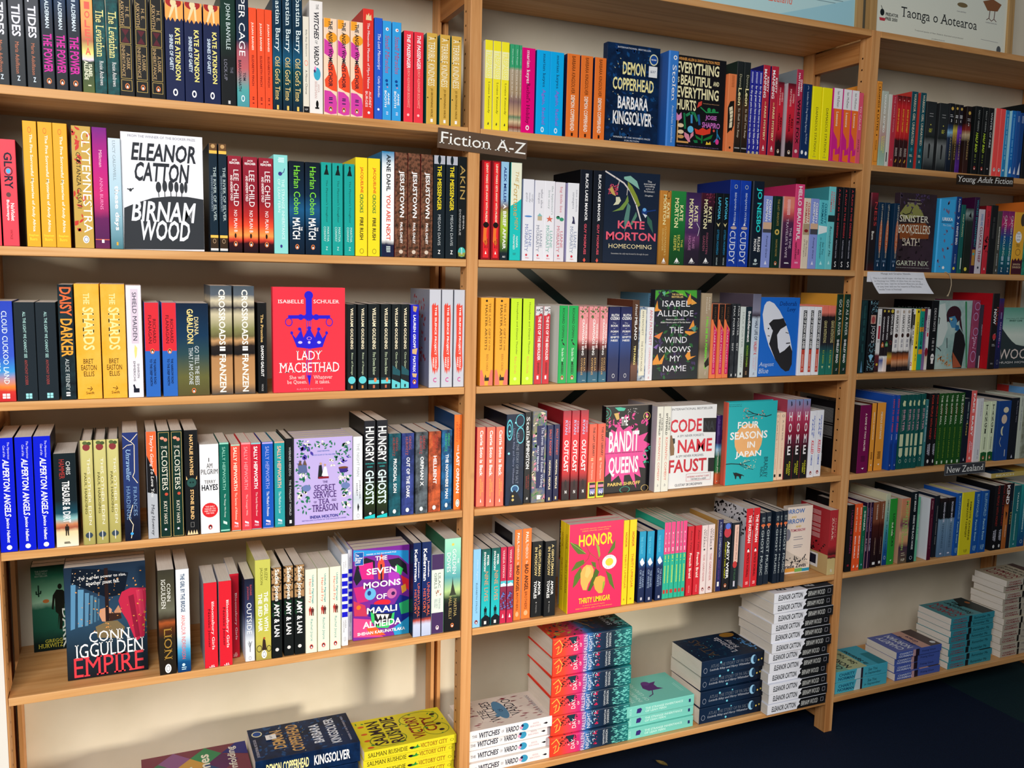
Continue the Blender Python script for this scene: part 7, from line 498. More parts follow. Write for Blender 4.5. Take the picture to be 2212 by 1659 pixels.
TC6 ~ violet blue sunset paperback ~ 4c62b4 ~  ~  ~ .128 ~ 0.0246 ~ .203 ~ 2.284,.014,.0246,-1.3;2.284,.014,.0246,-1.275;2.284,.014,.0246,-1.251;2.284,.014,.0246,-1.226 ~  ~ r:c8a0a8:.36:.42:0:1|r:2c2230:.42:.5:0:1|t:CHARITY:dce4fb:.06:.35:.54:.82:b|t:NORMAN:dce4fb:.05:.36:.18:.46:b|t:Freeing Grace:1c1c3a:.56:.86:.32:.66:i ~  ~ r:6a74b8:0:.5:0:1|r:d8a898:.55:.75:0:1|r:5a4a48:.75:1:0:1|h:CHARITY:e8ecfb:.12:.26:.1:.9:b|h:NORMAN:e8ecfb:.3:.44:.1:.9:b|h:Freeing:2a2a5a:.5:.58:.2:.8:bi|h:Grace:2a2a5a:.62:.7:.3:.7:bi|e:e4e8ec:.86:.96:.1:.24
TC6 ~ teal paperback with crimson author ~ 3a94a4 ~  ~  ~ .135 ~ 0.0225 ~ .208 ~ 2.524,.014,.0225,-1.3;2.524,.014,.0225,-1.278;2.524,.014,.0225,-1.255;2.524,.014,.0225,-1.233;2.524,.014,.0225,-1.21;2.524,.014,.0225,-1.188;2.524,.014,.0225,-1.165;2.524,.014,.0225,-1.143 ~  ~ r:1c2024:.4:.47:0:1|t:CHARITY:8a3a48:.06:.35:.54:.82:b|t:NORMAN:8a3a48:.05:.36:.18:.46:b|t:Remember Me:10242c:.52:.9:.28:.7:i ~  ~ r:5a9aa0:0:1:0:1|h:CHARITY:a03a44:.1:.24:.1:.92:b|h:NORMAN:a03a44:.27:.4:.1:.92:b|h:Remember:14201f:.46:.58:.08:.9:bi|h:Me:14201f:.6:.7:.5:.85:bi|p:2a3434:0,.72 0,1 1,1 1,.8 .6,.66|e:b06a3a:.85:.93:.6:.75
TC6 ~ grey cream paperback ~ b8b0a0 ~  ~  ~ .128 ~ 0.0234 ~ .198 ~ 2.781,.014,.0234,-1.3;2.781,.014,.0234,-1.277;2.781,.014,.0234,-1.253;2.781,.014,.0234,-1.23;2.781,.014,.0234,-1.207;2.781,.014,.0234,-1.183;2.781,.014,.0234,-1.16;2.781,.014,.0234,-1.136;2.781,.014,.0234,-1.113;2.781,.014,.0234,-1.09;2.781,.014,.0234,-1.066;2.781,.014,.0234,-1.043 ~  ~ r:22201e:.42:.47:0:1|t:CHARITY:8a2a34:.06:.36:.54:.82:b|t:NORMAN:8a2a34:.05:.38:.18:.46:b|t:The Secrets:223:.52:.9:.5:.75:i ~  ~ r:c4bca4:0:1:0:1|h:CHARITY:8a2a34:.12:.28:.1:.9:b|h:NORMAN:8a2a34:.32:.46:.1:.9:b|h:The Secrets of:1c1c1c:.5:.6:.1:.9:bi|h:Strangers:1c1c1c:.64:.74:.1:.9:bi|p:4a2a2a:0,.78 0,1 1,1 1,.84
TC5 ~ paperback lying flat with blue and yellow cover ~ c8b060 ~  ~  ~ .135 ~ 0.0170 ~ .216 ~ 2.654,.014,.0170,-.648 ~  ~ t:BEACH:eed:.1:.5:.3:.7 ~  ~ r:14406c:0:.55:0:1|r:d8b84a:.6:1:0:1|h:South Seas:cde0e8:.3:.4:.1:.8:i
"""  # the tucked-behind red paperback has its shade tinted into its inks
EXTRA_TEXT = "Fiction A-Z Young Adult New Zealand Manga and Graphic Novels This is a small taster of what we can get - our store in Hastings has 1000s of titles that we can bring over for you - just let us know what you are after - or pop over and see the experts at Plaza Books beside Toast in Hastings! Taonga o Aotearoa of New Zealand PREDATOR FREE 2050 $37"
CHARS = sorted(set(c for c in BOOKS + EXTRA_TEXT if c > ' ' and c != '~'))
GLYPH = {}
def make_glyphs():
    made = []
    for bold in (0, 1):
        for ch in CHARS:
            for body in (ch, ch + '|'):
                cu = bpy.data.curves.new('glyph', 'FONT')
                cu.body = body; cu.size = 1.0; cu.resolution_u = 2; cu.fill_mode = 'FRONT'
                cu.offset = 0.022 if bold else 0.0
                o = bpy.data.objects.new('glyph', cu); C.objects.link(o)
                made.append((bold, ch, body, o))
    bar = bpy.data.curves.new('glyph', 'FONT'); bar.body = '|'
    bo = bpy.data.objects.new('glyph', bar); C.objects.link(bo)
    dg = bpy.context.evaluated_depsgraph_get(); dg.update()
    mb = bo.evaluated_get(dg).to_mesh(); barx = max(v.co.x for v in mb.vertices); bo.evaluated_get(dg).to_mesh_clear()
    adv = {}
    for bold, ch, body, o in made:
        ev = o.evaluated_get(dg); me = ev.to_mesh()
        if len(body) == 2:
            adv[bold, ch] = max(v.co.x for v in me.vertices) - barx - (0.022 if bold else 0)
        else:
            vs = [(v.co.x, v.co.y) for v in me.vertices]
            fs = [list(p.vertices) for p in me.polygons]
            GLYPH[bold, ch] = [vs, fs, 0.6]
        ev.to_mesh_clear()
    for k, a in adv.items(): GLYPH[k][2] = max(a, 0.12)
    for bold, ch, body, o in made + [(0, '|', '|', bo)]:
        cu = o.data; bpy.data.objects.remove(o); bpy.data.curves.remove(cu)
make_glyphs()

def slab(vs, fs, bold):
    """Add slab serifs: a short bar on every stem end that is cut level."""
    cnt = {}
    for f in fs:
        for i in range(len(f)):
            e = tuple(sorted((f[i], f[i - 1]))); cnt[e] = cnt.get(e, 0) + 1
    V, Fs = list(vs), [list(f) for f in fs]
    seen = []
    for (a, b), n in cnt.items():
        if n != 1: continue
        (x0, y0), (x1, y1) = vs[a], vs[b]
        if abs(y0 - y1) > 0.004: continue
        L = abs(x1 - x0)
        if not 0.045 < L < 0.2: continue
        yc = y0; up = yc > 0.25
        if not (abs(yc) < 0.03 or yc > max(p[1] for p in vs) - 0.03): continue
        xc = (x0 + x1) / 2
        if any(abs(xc - s[0]) < 0.03 and abs(yc - s[1]) < 0.03 for s in seen): continue
        seen.append((xc, yc))
        hw = L / 2 + (0.075 if not bold else 0.06); t = 0.05 if not bold else 0.065
        o = len(V); ya, yb = (yc - t, yc) if up else (yc, yc + t)
        V += [(xc - hw, ya), (xc + hw, ya), (xc + hw, yb), (xc - hw, yb)]
        Fs.append([o, o + 1, o + 2, o + 3])
    return V, Fs
SLAB = {}
TEXT = {}
def text_shape(txt, flags):
    key = (txt, flags)
    if key in TEXT: return TEXT[key]
    bold = 1 if 'b' in flags else 0
    x, V, Fs = 0.0, [], []
    for ch in txt:
        if ch == ' ': x += 0.30; continue
        vs, fs, ad = GLYPH.get((bold, ch)) or GLYPH[bold, 'o']
        if 's' in flags:
            if (bold, ch) not in SLAB: SLAB[bold, ch] = slab(vs, fs, bold)
            vs, fs = SLAB[bold, ch]
        o = len(V); k = 0.2 if 'i' in flags else 0.0
        V += [(x + p[0] + k * p[1], p[1]) for p in vs]
        Fs += [[i + o for i in f] for f in fs]
        x += ad
    if not V: V = [(0, 0), (1, 0), (1, 1)]; Fs = [[0, 1, 2]]
    a = min(p[0] for p in V); b = max(p[0] for p in V); c = min(p[1] for p in V); d = max(p[1] for p in V)
    W, H = max(b - a, 1e-4), max(d - c, 1e-4)
    TEXT[key] = ([((p[0] - a) / W, (p[1] - c) / H) for p in V], Fs)
    return TEXT[key]

class Face:
    """A printed face: decoration is laid on it in its own flat coordinates, U across and V down, both 0..1."""
    def __init__(self, mb, W, H, put, seed=1):
        self.mb, self.W, self.H, self.put = mb, W, H, put
        self.e = 0.00012; self.rnd = random.Random(seed)
    def poly(self, pts, m, faces=None):
        cl = lambda q: min(0.999, max(0.001, q))
        self.mb.add([self.put(cl(u) * self.W, cl(v) * self.H, self.e) for u, v in pts], faces or [list(range(len(pts)))], m)
    def ell(self, u0, u1, v0, v1, m, n=20):
        uc, vc, a, b = (u0 + u1) / 2, (v0 + v1) / 2, (u1 - u0) / 2, (v1 - v0) / 2
        self.poly([(uc + a * math.cos(6.2832 * i / n), vc + b * math.sin(6.2832 * i / n)) for i in range(n)], m)
    def ring(self, u0, u1, v0, v1, m, k=0.8, n=24):
        uc, vc, a, b = (u0 + u1) / 2, (v0 + v1) / 2, (u1 - u0) / 2, (v1 - v0) / 2
        k = max(k, 1 - 0.0016 / max(1e-5, a * self.W))
        p = [(uc + a * q * math.cos(6.2832 * i / n), vc + b * q * math.sin(6.2832 * i / n)) for q in (1, k) for i in range(n)]
        self.poly(p, m, [[i, (i + 1) % n, n + (i + 1) % n, n + i] for i in range(n)])
    def draw(self, deco):
        if not deco: return
        for it in deco.split('|'):
            self.e += 0.00003
            p = it.split(':'); c = p[0]
            if c in 'thv':
                txt, m = p[1], print_mat(p[2]); v0, v1, u0, u1 = map(float, p[3:7]); fl = p[7] if len(p) > 7 else ''
                if c == 'v':
                    n = len(txt)
                    for i, ch in enumerate(txt):
                        a = v0 + (v1 - v0) * i / n; b = v0 + (v1 - v0) * (i + 0.8) / n
                        V, Fs = text_shape(ch, fl)
                        self.poly([(u0 + (u1 - u0) * x, b - (b - a) * y) for x, y in V], m, Fs)
                else:
                    V, Fs = text_shape(txt, fl)
                    if c == 't': self.poly([(u0 + (u1 - u0) * y, v0 + (v1 - v0) * x) for x, y in V], m, Fs)
                    else: self.poly([(u0 + (u1 - u0) * x, v1 - (v1 - v0) * y) for x, y in V], m, Fs)
            elif c in ('r', 'e', 'f', 'o', 'q', 's', 'L'):
                m = print_mat(p[1]); v0, v1, u0, u1 = map(float, p[2:6])
                if c == 'r': self.poly([(u0, v0), (u1, v0), (u1, v1), (u0, v1)], m)
                elif c == 'e': self.ell(u0, u1, v0, v1, m)
                elif c == 'o': self.ring(u0, u1, v0, v1, m)
                elif c == 'f':
                    a, b = 0.0007 / self.W, 0.0007 / self.H
                    q = [(u0, v0), (u1, v0), (u1, v1), (u0, v1), (u0 + a, v0 + b), (u1 - a, v0 + b), (u1 - a, v1 - b), (u0 + a, v1 - b)]
                    self.poly(q, m, [[i, (i + 1) % 4, 4 + (i + 1) % 4, 4 + i] for i in range(4)])
                elif c == 'q':
                    long = (v1 - v0) * self.H; n = max(2, int(long / 0.0035))
                    across = (u1 - u0) * self.W > long * 1.2
                    if across:
                        n = max(2, int(long / 0.006))
                        for i in range(n):
                            a = v0 + (v1 - v0) * i / n; r = u1 - (u1 - u0) * self.rnd.random() * 0.3
                            self.poly([(u0, a), (r, a), (r, a + 0.0018 / self.H), (u0, a + 0.0018 / self.H)], m)
                    else:
                        for i in range(n):
                            if self.rnd.random() < 0.12: continue
                            a = v0 + (v1 - v0) * i / n; b = a + (v1 - v0) * 0.62 / n; r = u0 + (u1 - u0) * (0.12 * self.rnd.random())
                            self.poly([(r, a), (u1, a), (u1, b), (r, b)], m)
                else:
                    n = int(p[6]); A = abs((u1 - u0) * (v1 - v0)) * self.W * self.H
                    s = min(math.sqrt(A / n) * 0.5, 0.006) if len(p) < 8 else float(p[7]) * 0.001
                    for _ in range(n):
                        u = u0 + (u1 - u0) * self.rnd.random(); v = v0 + (v1 - v0) * self.rnd.random()
                        an = self.rnd.random() * 6.28; ln = s * (0.6 + 0.8 * self.rnd.random()); wd = ln * (0.3 + 0.35 * self.rnd.random())
                        if c == 'L': an = 0.35 * (self.rnd.random() - 0.5) + (1.57 if self.W > self.H else 1.57); ln *= 1.5; wd = ln * 0.2
                        q = []
                        for x, y in ((-1, 0), (-0.5, 0.75), (0.1, 1), (1, 0), (0.1, -1), (-0.5, -0.75)):
                            X = x * ln * math.cos(an) - y * wd * math.sin(an); Y = x * ln * math.sin(an) + y * wd * math.cos(an)
                            q.append((min(1, max(0, u + X / self.W)), min(1, max(0, v + Y / self.H))))
                        self.poly(q, m)
            elif c == 'd':
                m = print_mat(p[1]); v, u, r = map(float, p[2:5]); k = r * self.W
                self.ell(u - r, u + r, v - k / self.H, v + k / self.H, m)
            elif c == 'k':
                v = float(p[1]); a = min(0.0042, self.W * 0.3); b = a * 1.35
                U, V = a / self.W, b / self.H
                self.ell(0.5 - U, 0.5 + U, v - V, v + V, print_mat(p[2] if len(p) > 2 else 'f0854a'))
                self.e += 0.00003
                self.ell(0.5 - U * 0.62, 0.5 + U * 0.62, v - V * 0.72, v + V * 0.78, print_mat('1c1c20'))
                self.e += 0.00003
                self.poly([(0.5, v - V * 0.3), (0.5 + U * 0.42, v + V * 0.2), (0.5 + U * 0.36, v + V * 0.62), (0.5 - U * 0.3, v + V * 0.66), (0.5 - U * 0.36, v + V * 0.1)], print_mat('fff'))
            elif c == 'm':
                v0, v1, u = map(float, p[2:5]); h = v1 - v0; s = h * self.H / self.W; m = print_mat(p[1])
                self.ell(u - 0.07 * s, u + 0.07 * s, v0, v0 + 0.16 * h, m, 10)
                for q in ([(-.13, .17), (.13, .17), (.16, .3), (.14, .55), (-.14, .55), (-.16, .3)], [(-.12, .54), (-.01, .54), (-.04, 1), (-.12, 1)], [(.12, .54), (.01, .54), (.05, 1), (.13, 1)]):
                    self.poly([(u + a * s, v0 + b * h) for a, b in q], m)
            elif c == 'p':
                self.poly([tuple(map(float, q.split(','))) for q in p[2].split()], print_mat(p[1]))
            elif c == 'l':
                pts = [tuple(map(float, q.split(','))) for q in p[3].split()]; hw = float(p[2]) * 0.0005
                P2 = [Vector((u * self.W, v * self.H)) for u, v in pts]
                for a, b in zip(P2, P2[1:]):
                    d = b - a
                    if d.length < 1e-6: continue
                    d.normalize(); n = Vector((-d.y, d.x)) * hw; a2 = a - d * hw * 0.5; b2 = b + d * hw * 0.5
                    self.poly([(q.x / self.W, q.y / self.H) for q in (a2 + n, b2 + n, b2 - n, a2 - n)], print_mat(p[1]))

# ------------------------------------------------------------------ the setting
X_END = XC1 + POST_W
b = MB(); b.box(-1.2, 5.0, DEPTH + 0.004, DEPTH + 0.10, FLOOR_Z, 1.9, WALL)
tag(b.build('wall_back'), kind='structure')
b = MB(); b.box(-1.2, 2.64, -3.2, DEPTH + 0.004, FLOOR_Z - 0.05, FLOOR_Z, CARPET)
b.box(2.6416, 5.0, -3.2, DEPTH + 0.004, FLOOR_Z - 0.05, FLOOR_Z, CARPET_FAR)
tag(b.build('floor'), kind='structure')
b = MB(); P_ = [(-0.2445, -0.004), (-0.46, -0.004), (-0.80, -0.45), (-0.72, -0.48)]  # added slant: turns the white face towards the window light
b.add([(x, y, z) for z in (FLOOR_Z, 1.9) for x, y in P_], [(0, 1, 2, 3), (7, 6, 5, 4), (0, 4, 5, 1), (1, 5, 6, 2), (2, 6, 7, 3), (3, 7, 4, 0)], WHITE)
tag(b.build('wall_left'), kind='structure')

# ------------------------------------------------------------------ the bookcase: ladder frames, boards and a cross brace
case = empty('bookcase', (0, 0, FLOOR_Z))
tag(case, 'long pine bookcase with three bays of shelves against a cream wall', 'bookcase')
def local(mb): mb.v = [(x, y, z - FLOOR_Z) for x, y, z in mb.v]; return mb
HOLE = new_mat('peg_hole', 0.9, 0.1)[0]; HOLE.node_tree.nodes['Principled BSDF'].inputs['Base Color'].default_value = lin('2a1608')
frames = [(XA0 - POST_W + 0.0005, XA0), (L1, R1), (L2, R2), (XC1, XC1 + POST_W)]
TOP = SHELF_Z[0] - 0.0005
for i, (xa, xb) in enumerate(frames):
    m = MB(); m.box(xa, xb, 0.0, 0.045, FLOOR_Z, TOP, PINE_Z)
    z = SHELF_Z[6] + 0.05
    while z < TOP - 0.05:
        for x, s in ((xa, -1), (xb, 1)):
            n = 8; x2 = x + s * 0.0003
            m.add([(x2, 0.031 + 0.0028 * math.cos(6.2832 * k / n), z + 0.0028 * math.sin(6.2832 * k / n)) for k in range(n)], [list(range(n))], HOLE)
        z += 0.032
    local(m).build('front_post', case, 0.0012)
    for a, c in ((xa, xa + 0.010), (xb - 0.010, xb)):
        m = MB(); m.box(a, c, DEPTH - 0.044, DEPTH + 0.001, FLOOR_Z, TOP, PINE_Z)
        local(m).build('back_post', case, 0.0008)
    for zt in (SHELF_Z[0] - BOARD, SHELF_Z[1] - BOARD, SHELF_Z[3] - BOARD, SHELF_Z[6] - BOARD):
        m = MB(); m.box(xa + 0.006, xb - 0.006, 0.0452, DEPTH - 0.0442, zt - 0.062, zt - 0.001, PINE_Y)
        local(m).build('rail', case, 0.0008)
for xa, xb in ((XA0 + 0.0008, L1 - 0.0012), (R1 + 0.0012, L2 - 0.0012), (R2 + 0.0012, XC1 - 0.001)):
    for z in SHELF_Z:
        m = MB(); m.box(xa, xb, 0.0, DEPTH - 0.001, z - BOARD, z - 0.0004, PINE_X)
        local(m).build('shelf', case, 0.0015)
BRACE, bN, bL, bB = new_mat('green_steel', 0.45, 0.4); bB.inputs['Base Color'].default_value = lin('10302c')
def brace(xa, za, xb, zb):
    d = Vector((xb - xa, 0, zb - za)).normalized(); n = Vector((-d.z, 0, d.x)) * 0.0125
    m = MB(); q = [Vector((xa, 0, za)) + n, Vector((xb, 0, zb)) + n, Vector((xb, 0, zb)) - n, Vector((xa, 0, za)) - n]
    v = [(p.x, DEPTH + 0.0012, p.z) for p in q] + [(p.x, DEPTH + 0.0036, p.z) for p in q]
    m.add(v, [(0, 1, 2, 3), (7, 6, 5, 4), (0, 4, 5, 1), (1, 5, 6, 2), (2, 6, 7, 3), (3, 7, 4, 0)], BRACE)
    o = local(m).build('cross_brace', case); o['label'] = 'dark green steel strap'
brace(0.955, 0.070, 1.780, -0.522)
brace(1.800, 0.075, 0.965, -0.526)

# ------------------------------------------------------------------ books
SHELVES = {'1': 'top', '2': 'second', '3': 'third', '4': 'fourth', '5': 'fifth', '6': 'bottom'}
BAYS = {'A': 'left', 'B': 'middle', 'C': 'right'}
ORD = ' first second third fourth fifth sixth seventh eighth ninth tenth eleventh twelfth'.split(' ')
NUM = ' one two three four five six seven eight nine ten eleven twelve'.split(' ')
def plural(s):
    t = s.split(' ')
    for i, x in enumerate(t):
        if x in ('paperback', 'hardback', 'book', 'cover'): t[i] = x + 's'; break
    return ' '.join(t)

def make_book(mode, hard, base, cover, spine_c, w, th, h, sd, bd, fd, sticker, seed):
    """One book standing upright, spine towards -Y, its origin at the foot of the spine: cover, spine, page block."""
    Lz = h
    bm_ = print_mat(base, Lz)
    front_m = bm_ if fd else print_mat(cover or base, Lz)
    back_m = print_mat(cover or base, Lz)
    spine_m = print_mat(spine_c, Lz) if spine_c else bm_
    board = 0.0022 if hard else 0.0005
    over = 0.003 if hard else 0.0004
    bulge = min(0.0030, th * 0.12) if hard else min(0.0008, th * 0.05)
    root = empty('x', (0, 0, 0))
    # page block
    m = MB(); m.box(board, th - board, 0.0007, w - (0.003 if hard else 0.0006), over, h - over, PAGES)
    m.build('page_block', root)
    # spine, slightly rounded
    ch = min(bulge * 1.4, th * 0.14)           # rounded edges, flat in the middle
    prof = lambda x: -bulge * math.sin(1.5708 * min(1.0, min(x, th - x) / ch))
    m = MB(); v = []
    xs = [0, ch * 0.3, ch * 0.65, ch, th - ch, th - ch * 0.65, th - ch * 0.3, th]; n = len(xs) - 1
    for x in xs:
        v += [(x, prof(x), 0), (x, prof(x), h), (x, 0.0006, 0), (x, 0.0006, h)]
    f = []
    for i in range(n):
        a = 4 * i; c = a + 4
        f += [(a, c, c + 1, a + 1), (a + 2, a + 3, c + 3, c + 2), (a, a + 2, c + 2, c), (a + 1, c + 1, c + 3, a + 3)]
    f += [(0, 1, 3, 2), (4 * n, 4 * n + 2, 4 * n + 3, 4 * n + 1)]
    m.add(v, f, spine_m)
    fc = Face(m, th, h, lambda U, V, e: (min(max(U, ch * 0.5), th - ch * 0.5), -bulge - e, h - V), seed)
    fc.draw(sd)
    m.build('spine', root)
    # boards
    m = MB()
    m.box(0, board, 0.0007, w, 0, h, back_m)
    m.box(th - board, th, 0.0007, w, 0, h, front_m)
    if fd: Face(m, w, h, lambda U, V, e: (th + e, U, h - V), seed).draw(fd)
    if bd: Face(m, w, h, lambda U, V, e: (-e, w - U, h - V), seed).draw(bd)
    m.build('cover', root)
    if sticker:
        t0, t1, s0, s1, txt = sticker.split(':'); t0, t1, s0, s1 = map(float, (t0, t1, s0, s1))
        m = MB(); m.box(th + 0.0022, th + 0.0024, s0 * w, s1 * w, h - t1 * h, h - t0 * h, print_mat('f0f2f4'))
        Face(m, w, h, lambda U, V, e: (th + 0.0024 + e, U, h - V)).draw(f'h:{txt}:8890a0:{t0+(t1-t0)*.38:.4f}:{t0+(t1-t0)*.62:.4f}:{s0+(s1-s0)*.18:.4f}:{s0+(s1-s0)*.82:.4f}:b')
        o = m.build('price_sticker', root); o['label'] = 'white price sticker'
    return root

def copy_tree(o, parent=None):
    c = o.copy(); C.objects.link(c)
    if parent: c.parent = parent
    for ch in [x for x in KIDS.get(o.name, [])]: copy_tree(ch, c)
    return c
KIDS = {}

def books():
    rng = random.Random(11)
    for li, line in enumerate(x for x in BOOKS.strip().split('\n')):
        P = [p.strip() for p in line.split(' ~ ')] if not line.endswith('~') else [p.strip() for p in (line + ' ').split(' ~ ')]
        P += [''] * (13 - len(P))
        code, look, base, cover, sc, w, th, h, cop, st, sd, bd, fd = P[:13]
        mode, bay, shelf, hard = code[0], code[1], code[2], 'H' in code[3:]
        w, th, h = float(w), float(th), float(h)
        where = f'{SHELVES[shelf]} shelf, {BAYS[bay]} bay'
        proto = make_book(mode, hard, base, cover, sc, w, th, h, sd, bd, fd, st, li)
        kids = [o for o in C.objects if o.parent == proto] if False else list(proto.children)
        KIDS[proto.name] = kids
        name = 'hardback' if hard else 'manga_volume' if 'manga' in look else 'trade_paperback' if h > 0.218 else 'paperback'
        cops = [list(map(float, c.split(','))) for c in cop.split(';')]
        n = len(cops)
        for i, (X, Y, t, z) in enumerate(cops):
            if i == 0: o = proto
            else:
                o = proto.copy(); C.objects.link(o)
                for ch in kids:
                    c = ch.copy(); c.parent = o; C.objects.link(c)
            o.name = name
            if mode == 'S':
                o.location = (X, Y, z); o.scale = (t / th, 1, 1)
                lab = look if n == 1 else f"{('left', 'right')[i]} of two {plural(look)}" if n == 2 else f"{('leftmost', 'middle', 'rightmost')[i]} of three {plural(look)}" if n == 3 else f'{ORD[i+1]} of {NUM[n]} {plural(look)}'
            elif mode == 'F':       # turned so that the front cover looks out
                o.matrix_world = Matrix(((0, 1, 0, X), (-1, 0, 0, Y + th), (0, 0, 1, z), (0, 0, 0, 1)))
                lab = f'face-out book, {look}' if i == 0 else f'{ORD[i]} copy behind {look}'
            else:                   # lying flat, front cover up, spine out
                dx, dy, yaw = (rng.uniform(0, 1) * (-0.007 if bay == 'A' else 0.007), rng.uniform(0, 1) * 0.010, rng.uniform(-1, 1) * 0.018) if 0 < i < n - 1 else (0, 0, 0)
                cy, sy = math.cos(yaw), math.sin(yaw)
                R = Matrix(((cy, -sy, 0, X + dx), (sy, cy, 0, Y + dy), (0, 0, 1, z), (0, 0, 0, 1)))
                o.matrix_world = R @ Matrix(((0, 0, -1, h), (0, 1, 0, 0), (1, 0, 0, 0.0), (0, 0, 0, 1)))
                o.scale = ((t - 0.0006) / th, 1, 1)
                j = n - 1 - i
                lab = look if n == 1 else f"{'top' if j == 0 else 'bottom' if j == n - 1 else ORD[j+1] + ' down'} of {NUM[n]} stacked {plural(look)}"
            tag(o, f'{lab}, {where}', 'book', f'{plural(look)}, {where}' if n > 1 else f'books on the {SHELVES[shelf]} shelf of the {BAYS[bay]} bay')
books()

# ------------------------------------------------------------------ signs, note, string, pictures, leaf
def board(name, label, cat, x0, z0, x1, z1, hgt, y, base, th=0.002):
    """A thin sign board whose top edge runs from (x0, z0) to (x1, z1); returns its root and a Face to print on."""
    L = math.hypot(x1 - x0, z1 - z0); a = math.atan2(z1 - z0, x1 - x0)
    m = MB(); m.box(0, L, 0, th, -hgt, 0, base)
    return m, L, a
def sign(label, words_, x0, z0, x1, z1, hgt, base, box, flags, edge=None):
    m, L, a = board('shelf_sign', label, 'sign', x0, z0, x1, z1, hgt, 0, print_mat(base))
    f = Face(m, L, hgt, lambda U, V, e: (U, -e, -V))
    if edge: f.draw(f'f:{edge}:.02:.98:.005:.995')
    f.draw(f'h:{words_}:f6f6f2:{box[0]}:{box[1]}:{box[2]}:{box[3]}:{flags}')
    o = m.build('shelf_sign'); o.location = (x0, -0.0028, z0); o.rotation_euler = (0, -a, 0)
    tag(o, label, 'sign', 'shelf signs')
sign('wide brown sign lettered Fiction A-Z on the post', 'Fiction A-Z', .681, .331, .908, .320, .0455, '5d4a3c', (.17, .76, .02, .985), 's')
sign('small black sign lettered Young Adult Fiction', 'Young Adult Fiction', 2.359, .332, 2.610, .3385, .030, '2a2019', (.14, .92, .015, .985), 'si')
sign('small framed black sign lettered New Zealand', 'New Zealand', 2.413, -.580, 2.598, -.5815, .0375, '3a3c42', (.2, .78, .04, .96), 's', 'a8b0b4')

PAPER = plaster('note_paper', 'e8ebf4', 'eef0f8', 30, 0.7)
note = empty('paper_note', (2.027, -0.003, .0285)); tag(note, 'white typed paper note hanging over the shelf edge', 'note')
m = MB(); W_, H_ = .222, .064
nx, nz = 10, 6
def note_pt(U, V, e):
    v = V / H_; return (U + 0.026 * v + 0.004 * v * math.sin(U * 12), -0.001 - 0.020 * v * v - e, -V + 0.002 * math.sin(U * 9))
for side in (0.0, -0.0004):
    vs = [note_pt(W_ * i / nx, H_ * j / nz, side) for j in range(nz + 1) for i in range(nx + 1)]
    m.add(vs, [(j * (nx + 1) + i, j * (nx + 1) + i + 1, (j + 1) * (nx + 1) + i + 1, (j + 1) * (nx + 1) + i) for j in range(nz) for i in range(nx)], PAPER)
f = Face(m, W_, H_, note_pt)
f.draw('h:Manga and Graphic Novels:3a3a44:.05:.15:.2:.74:s|h:This is a small taster of what we can get - our store:6a6a74:.26:.36:.04:.95:s|h:in Hastings has 1000s of titles that we can bring:6a6a74:.39:.48:.04:.88:s|h:over for you - just let us know what you are after -:6a6a74:.51:.61:.04:.93:s|h:or pop over and see the experts at Plaza Books:6a6a74:.64:.74:.04:.84:s|h:beside Toast in Hastings!:6a6a74:.77:.87:.04:.44:s')
m.build('front_sheet', note)
m = MB(); m.box(-0.004, 0.05, 0.0003, 0.0006, -0.030, 0, PAPER); m.build('back_sheet', note)

def tube(pts, r, m_, name, n=8):
    m = MB(); P = [Vector(p) for p in pts]; V = []
    for i, p in enumerate(P):
        d = (P[min(i + 1, len(P) - 1)] - P[max(i - 1, 0)]).normalized()
        a = d.cross(Vector((0, 1, 0))); a = a.normalized() if a.length > 1e-3 else Vector((1, 0, 0)); c = d.cross(a)
        rr = r[i] if isinstance(r, list) else r
        V += [tuple(p + (a * math.cos(6.2832 * k / n) + c * math.sin(6.2832 * k / n)) * rr) for k in range(n)]
    F_ = [(i * n + k, i * n + (k + 1) % n, (i + 1) * n + (k + 1) % n, (i + 1) * n + k) for i in range(len(P) - 1) for k in range(n)]
    m.add(V, F_ + [list(range(n)), list(range((len(P) - 1) * n, len(P) * n))], m_)
    return m.build(name)
STRING = new_mat('cotton_string', 0.9, 0.1)[0]; STRING.node_tree.nodes['Principled BSDF'].inputs['Base Color'].default_value = lin('b8a88c')
sp = [(2.335, 0.02, .0335), (2.349, -.001, .0335), (2.360, -.004, .026), (2.368, -.005, .010), (2.370, -.005, -.006), (2.367, -.005, -.022), (2.362, -.005, -.034), (2.357, -.005, -.041)]
tag(tube(sp, [.0012] * 6 + [.0014, .0030], STRING, 'string'), 'frayed cotton string dangling from the second shelf beside the note', 'string')

OAK = wood('oak_frame', 2, '9c7a4c', 'b8935e', 'c6a370')
GLAZ = new_mat('picture_print_pale', 0.12, 0.5)
def picture(label, x0, x1, y, base, deco, tilt):
    root = empty('framed_poster', (x0, y, SHELF_Z[0] + 0.0005)); root.rotation_euler = (-tilt, 0, 0)
    tag(root, label, 'poster', 'framed posters on top of the bookcase')
    W, H, b_ = x1 - x0, 0.62, 0.026
    for nm, q in (('frame', (0, b_, 0, H)), ('frame', (W - b_, W, 0, H)), ('frame', (b_, W - b_, 0, 0.006)), ('frame', (b_, W - b_, H - b_, H))):
        m = MB(); m.box(q[0], q[1], 0, 0.022, q[2], q[3], OAK); m.build(nm, root, 0.001)
    mt, N, Lk, bb = new_mat('poster_print', 0.14, 0.5); bb.inputs['Base Color'].default_value = lin(base)
    m = MB(); m.box(b_, W - b_, 0.008, 0.012, 0.006, H - b_, mt)
    Face(m, W - 2 * b_, H - b_ - 0.006, lambda U, V, e: (U + b_, 0.008 - e, H - b_ - V)).draw(deco)
    m.build('print', root)
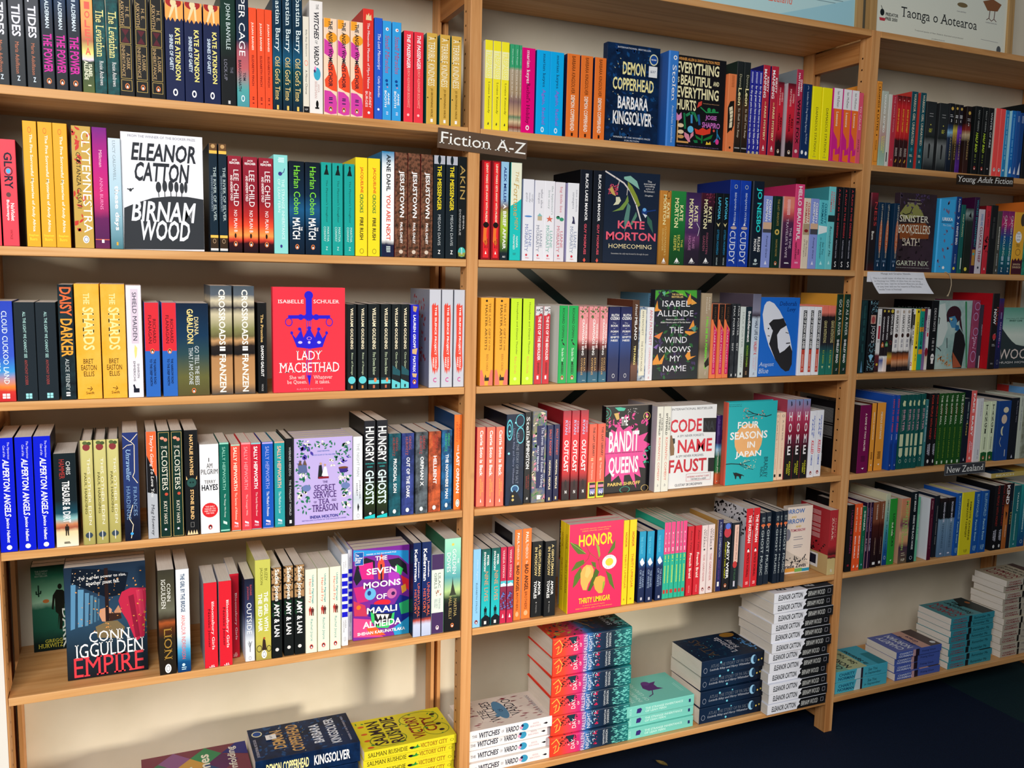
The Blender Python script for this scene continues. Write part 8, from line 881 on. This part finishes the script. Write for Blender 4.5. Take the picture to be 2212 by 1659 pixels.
picture('pale aqua framed poster with salmon script above the middle bay', 1.20, 2.089, 0.15, 'c2eaf0',
        'h:of New Zealand:f0705a:.822:.862:.50:.715:i|q:7a9aa4:.80:.83:.80:.95|e:2a7a88:.79:.81:.70:.725|e:5a8a98:.80:.835:.955:.975|p:a4d8e8:.62,.93 .8,.86 1,.78 1,1 .6,1', 0.03)
picture('white framed poster lettered Taonga o Aotearoa above the right bay', 2.119, 2.750, 0.15, 'e6ecdf',
        'h:Taonga o Aotearoa:22282c:.770:.838:.185:.763:s|h:Treasured species of New Zealand, illustrated and protected:666:.875:.884:.29:.66|h:predatorfree.nz:666:.905:.912:.42:.52|e:1c2428:.80:.835:.035:.065|l:1c2428:2:.05,.80 .04,.785|p:c03a4a:.03,.845 .075,.845 .07,.86 .035,.86|h:PREDATOR:22282c:.815:.832:.075:.165:b|h:FREE 2050:22282c:.838:.854:.075:.16:b|l:889:0.8:.02,.715 .13,.72|l:889:0.8:.80,.865 .94,.868|e:555c60:.885:.93:.93:.965|l:5a2a2a:3:.86,.70 .855,.745|l:5a2a2a:3:.90,.70 .895,.745|l:5a2a2a:2:.855,.745 .835,.755|l:5a2a2a:2:.855,.745 .875,.758|l:5a2a2a:2:.895,.745 .877,.757|l:5a2a2a:2:.895,.745 .915,.757|p:8a5a3a:.80,.66 .88,.64 .95,.66 .92,.70 .84,.705|e:7a6a4a:.69:.715:.60:.68|h:rowi and kiwi:778:.735:.742:.60:.67|h:northern brown kiwi:778:.765:.772:.83:.92', 0.03)

LEAF = plaster('dry_leaf', '6b5a2c', '8c7640', 60)
m = MB()
pts = [(-.02, 0), (-.012, .007), (0, .010), (.012, .007), (.022, 0), (.012, -.006), (0, -.009), (-.012, -.006)]
m.add([(x, y, 0.010 + 0.25 * abs(y) + 3 * x * x) for x, y in pts] + [(0, 0, 0.009)], [(i, (i + 1) % 8, 8) for i in range(8)], LEAF)
m.add([(x, y, 0.0094 + 0.25 * abs(y) + 3 * x * x) for x, y in pts] + [(0, 0, 0.0084)], [((i + 1) % 8, i, 8) for i in range(8)], LEAF)
o = m.build('leaf'); o.location = (1.404, 0.036, FLOOR_Z - 0.0084); o.rotation_euler = (0.0, 0.0, 2.0)
tag(o, 'small dry brown leaf lying on the navy carpet', 'leaf')
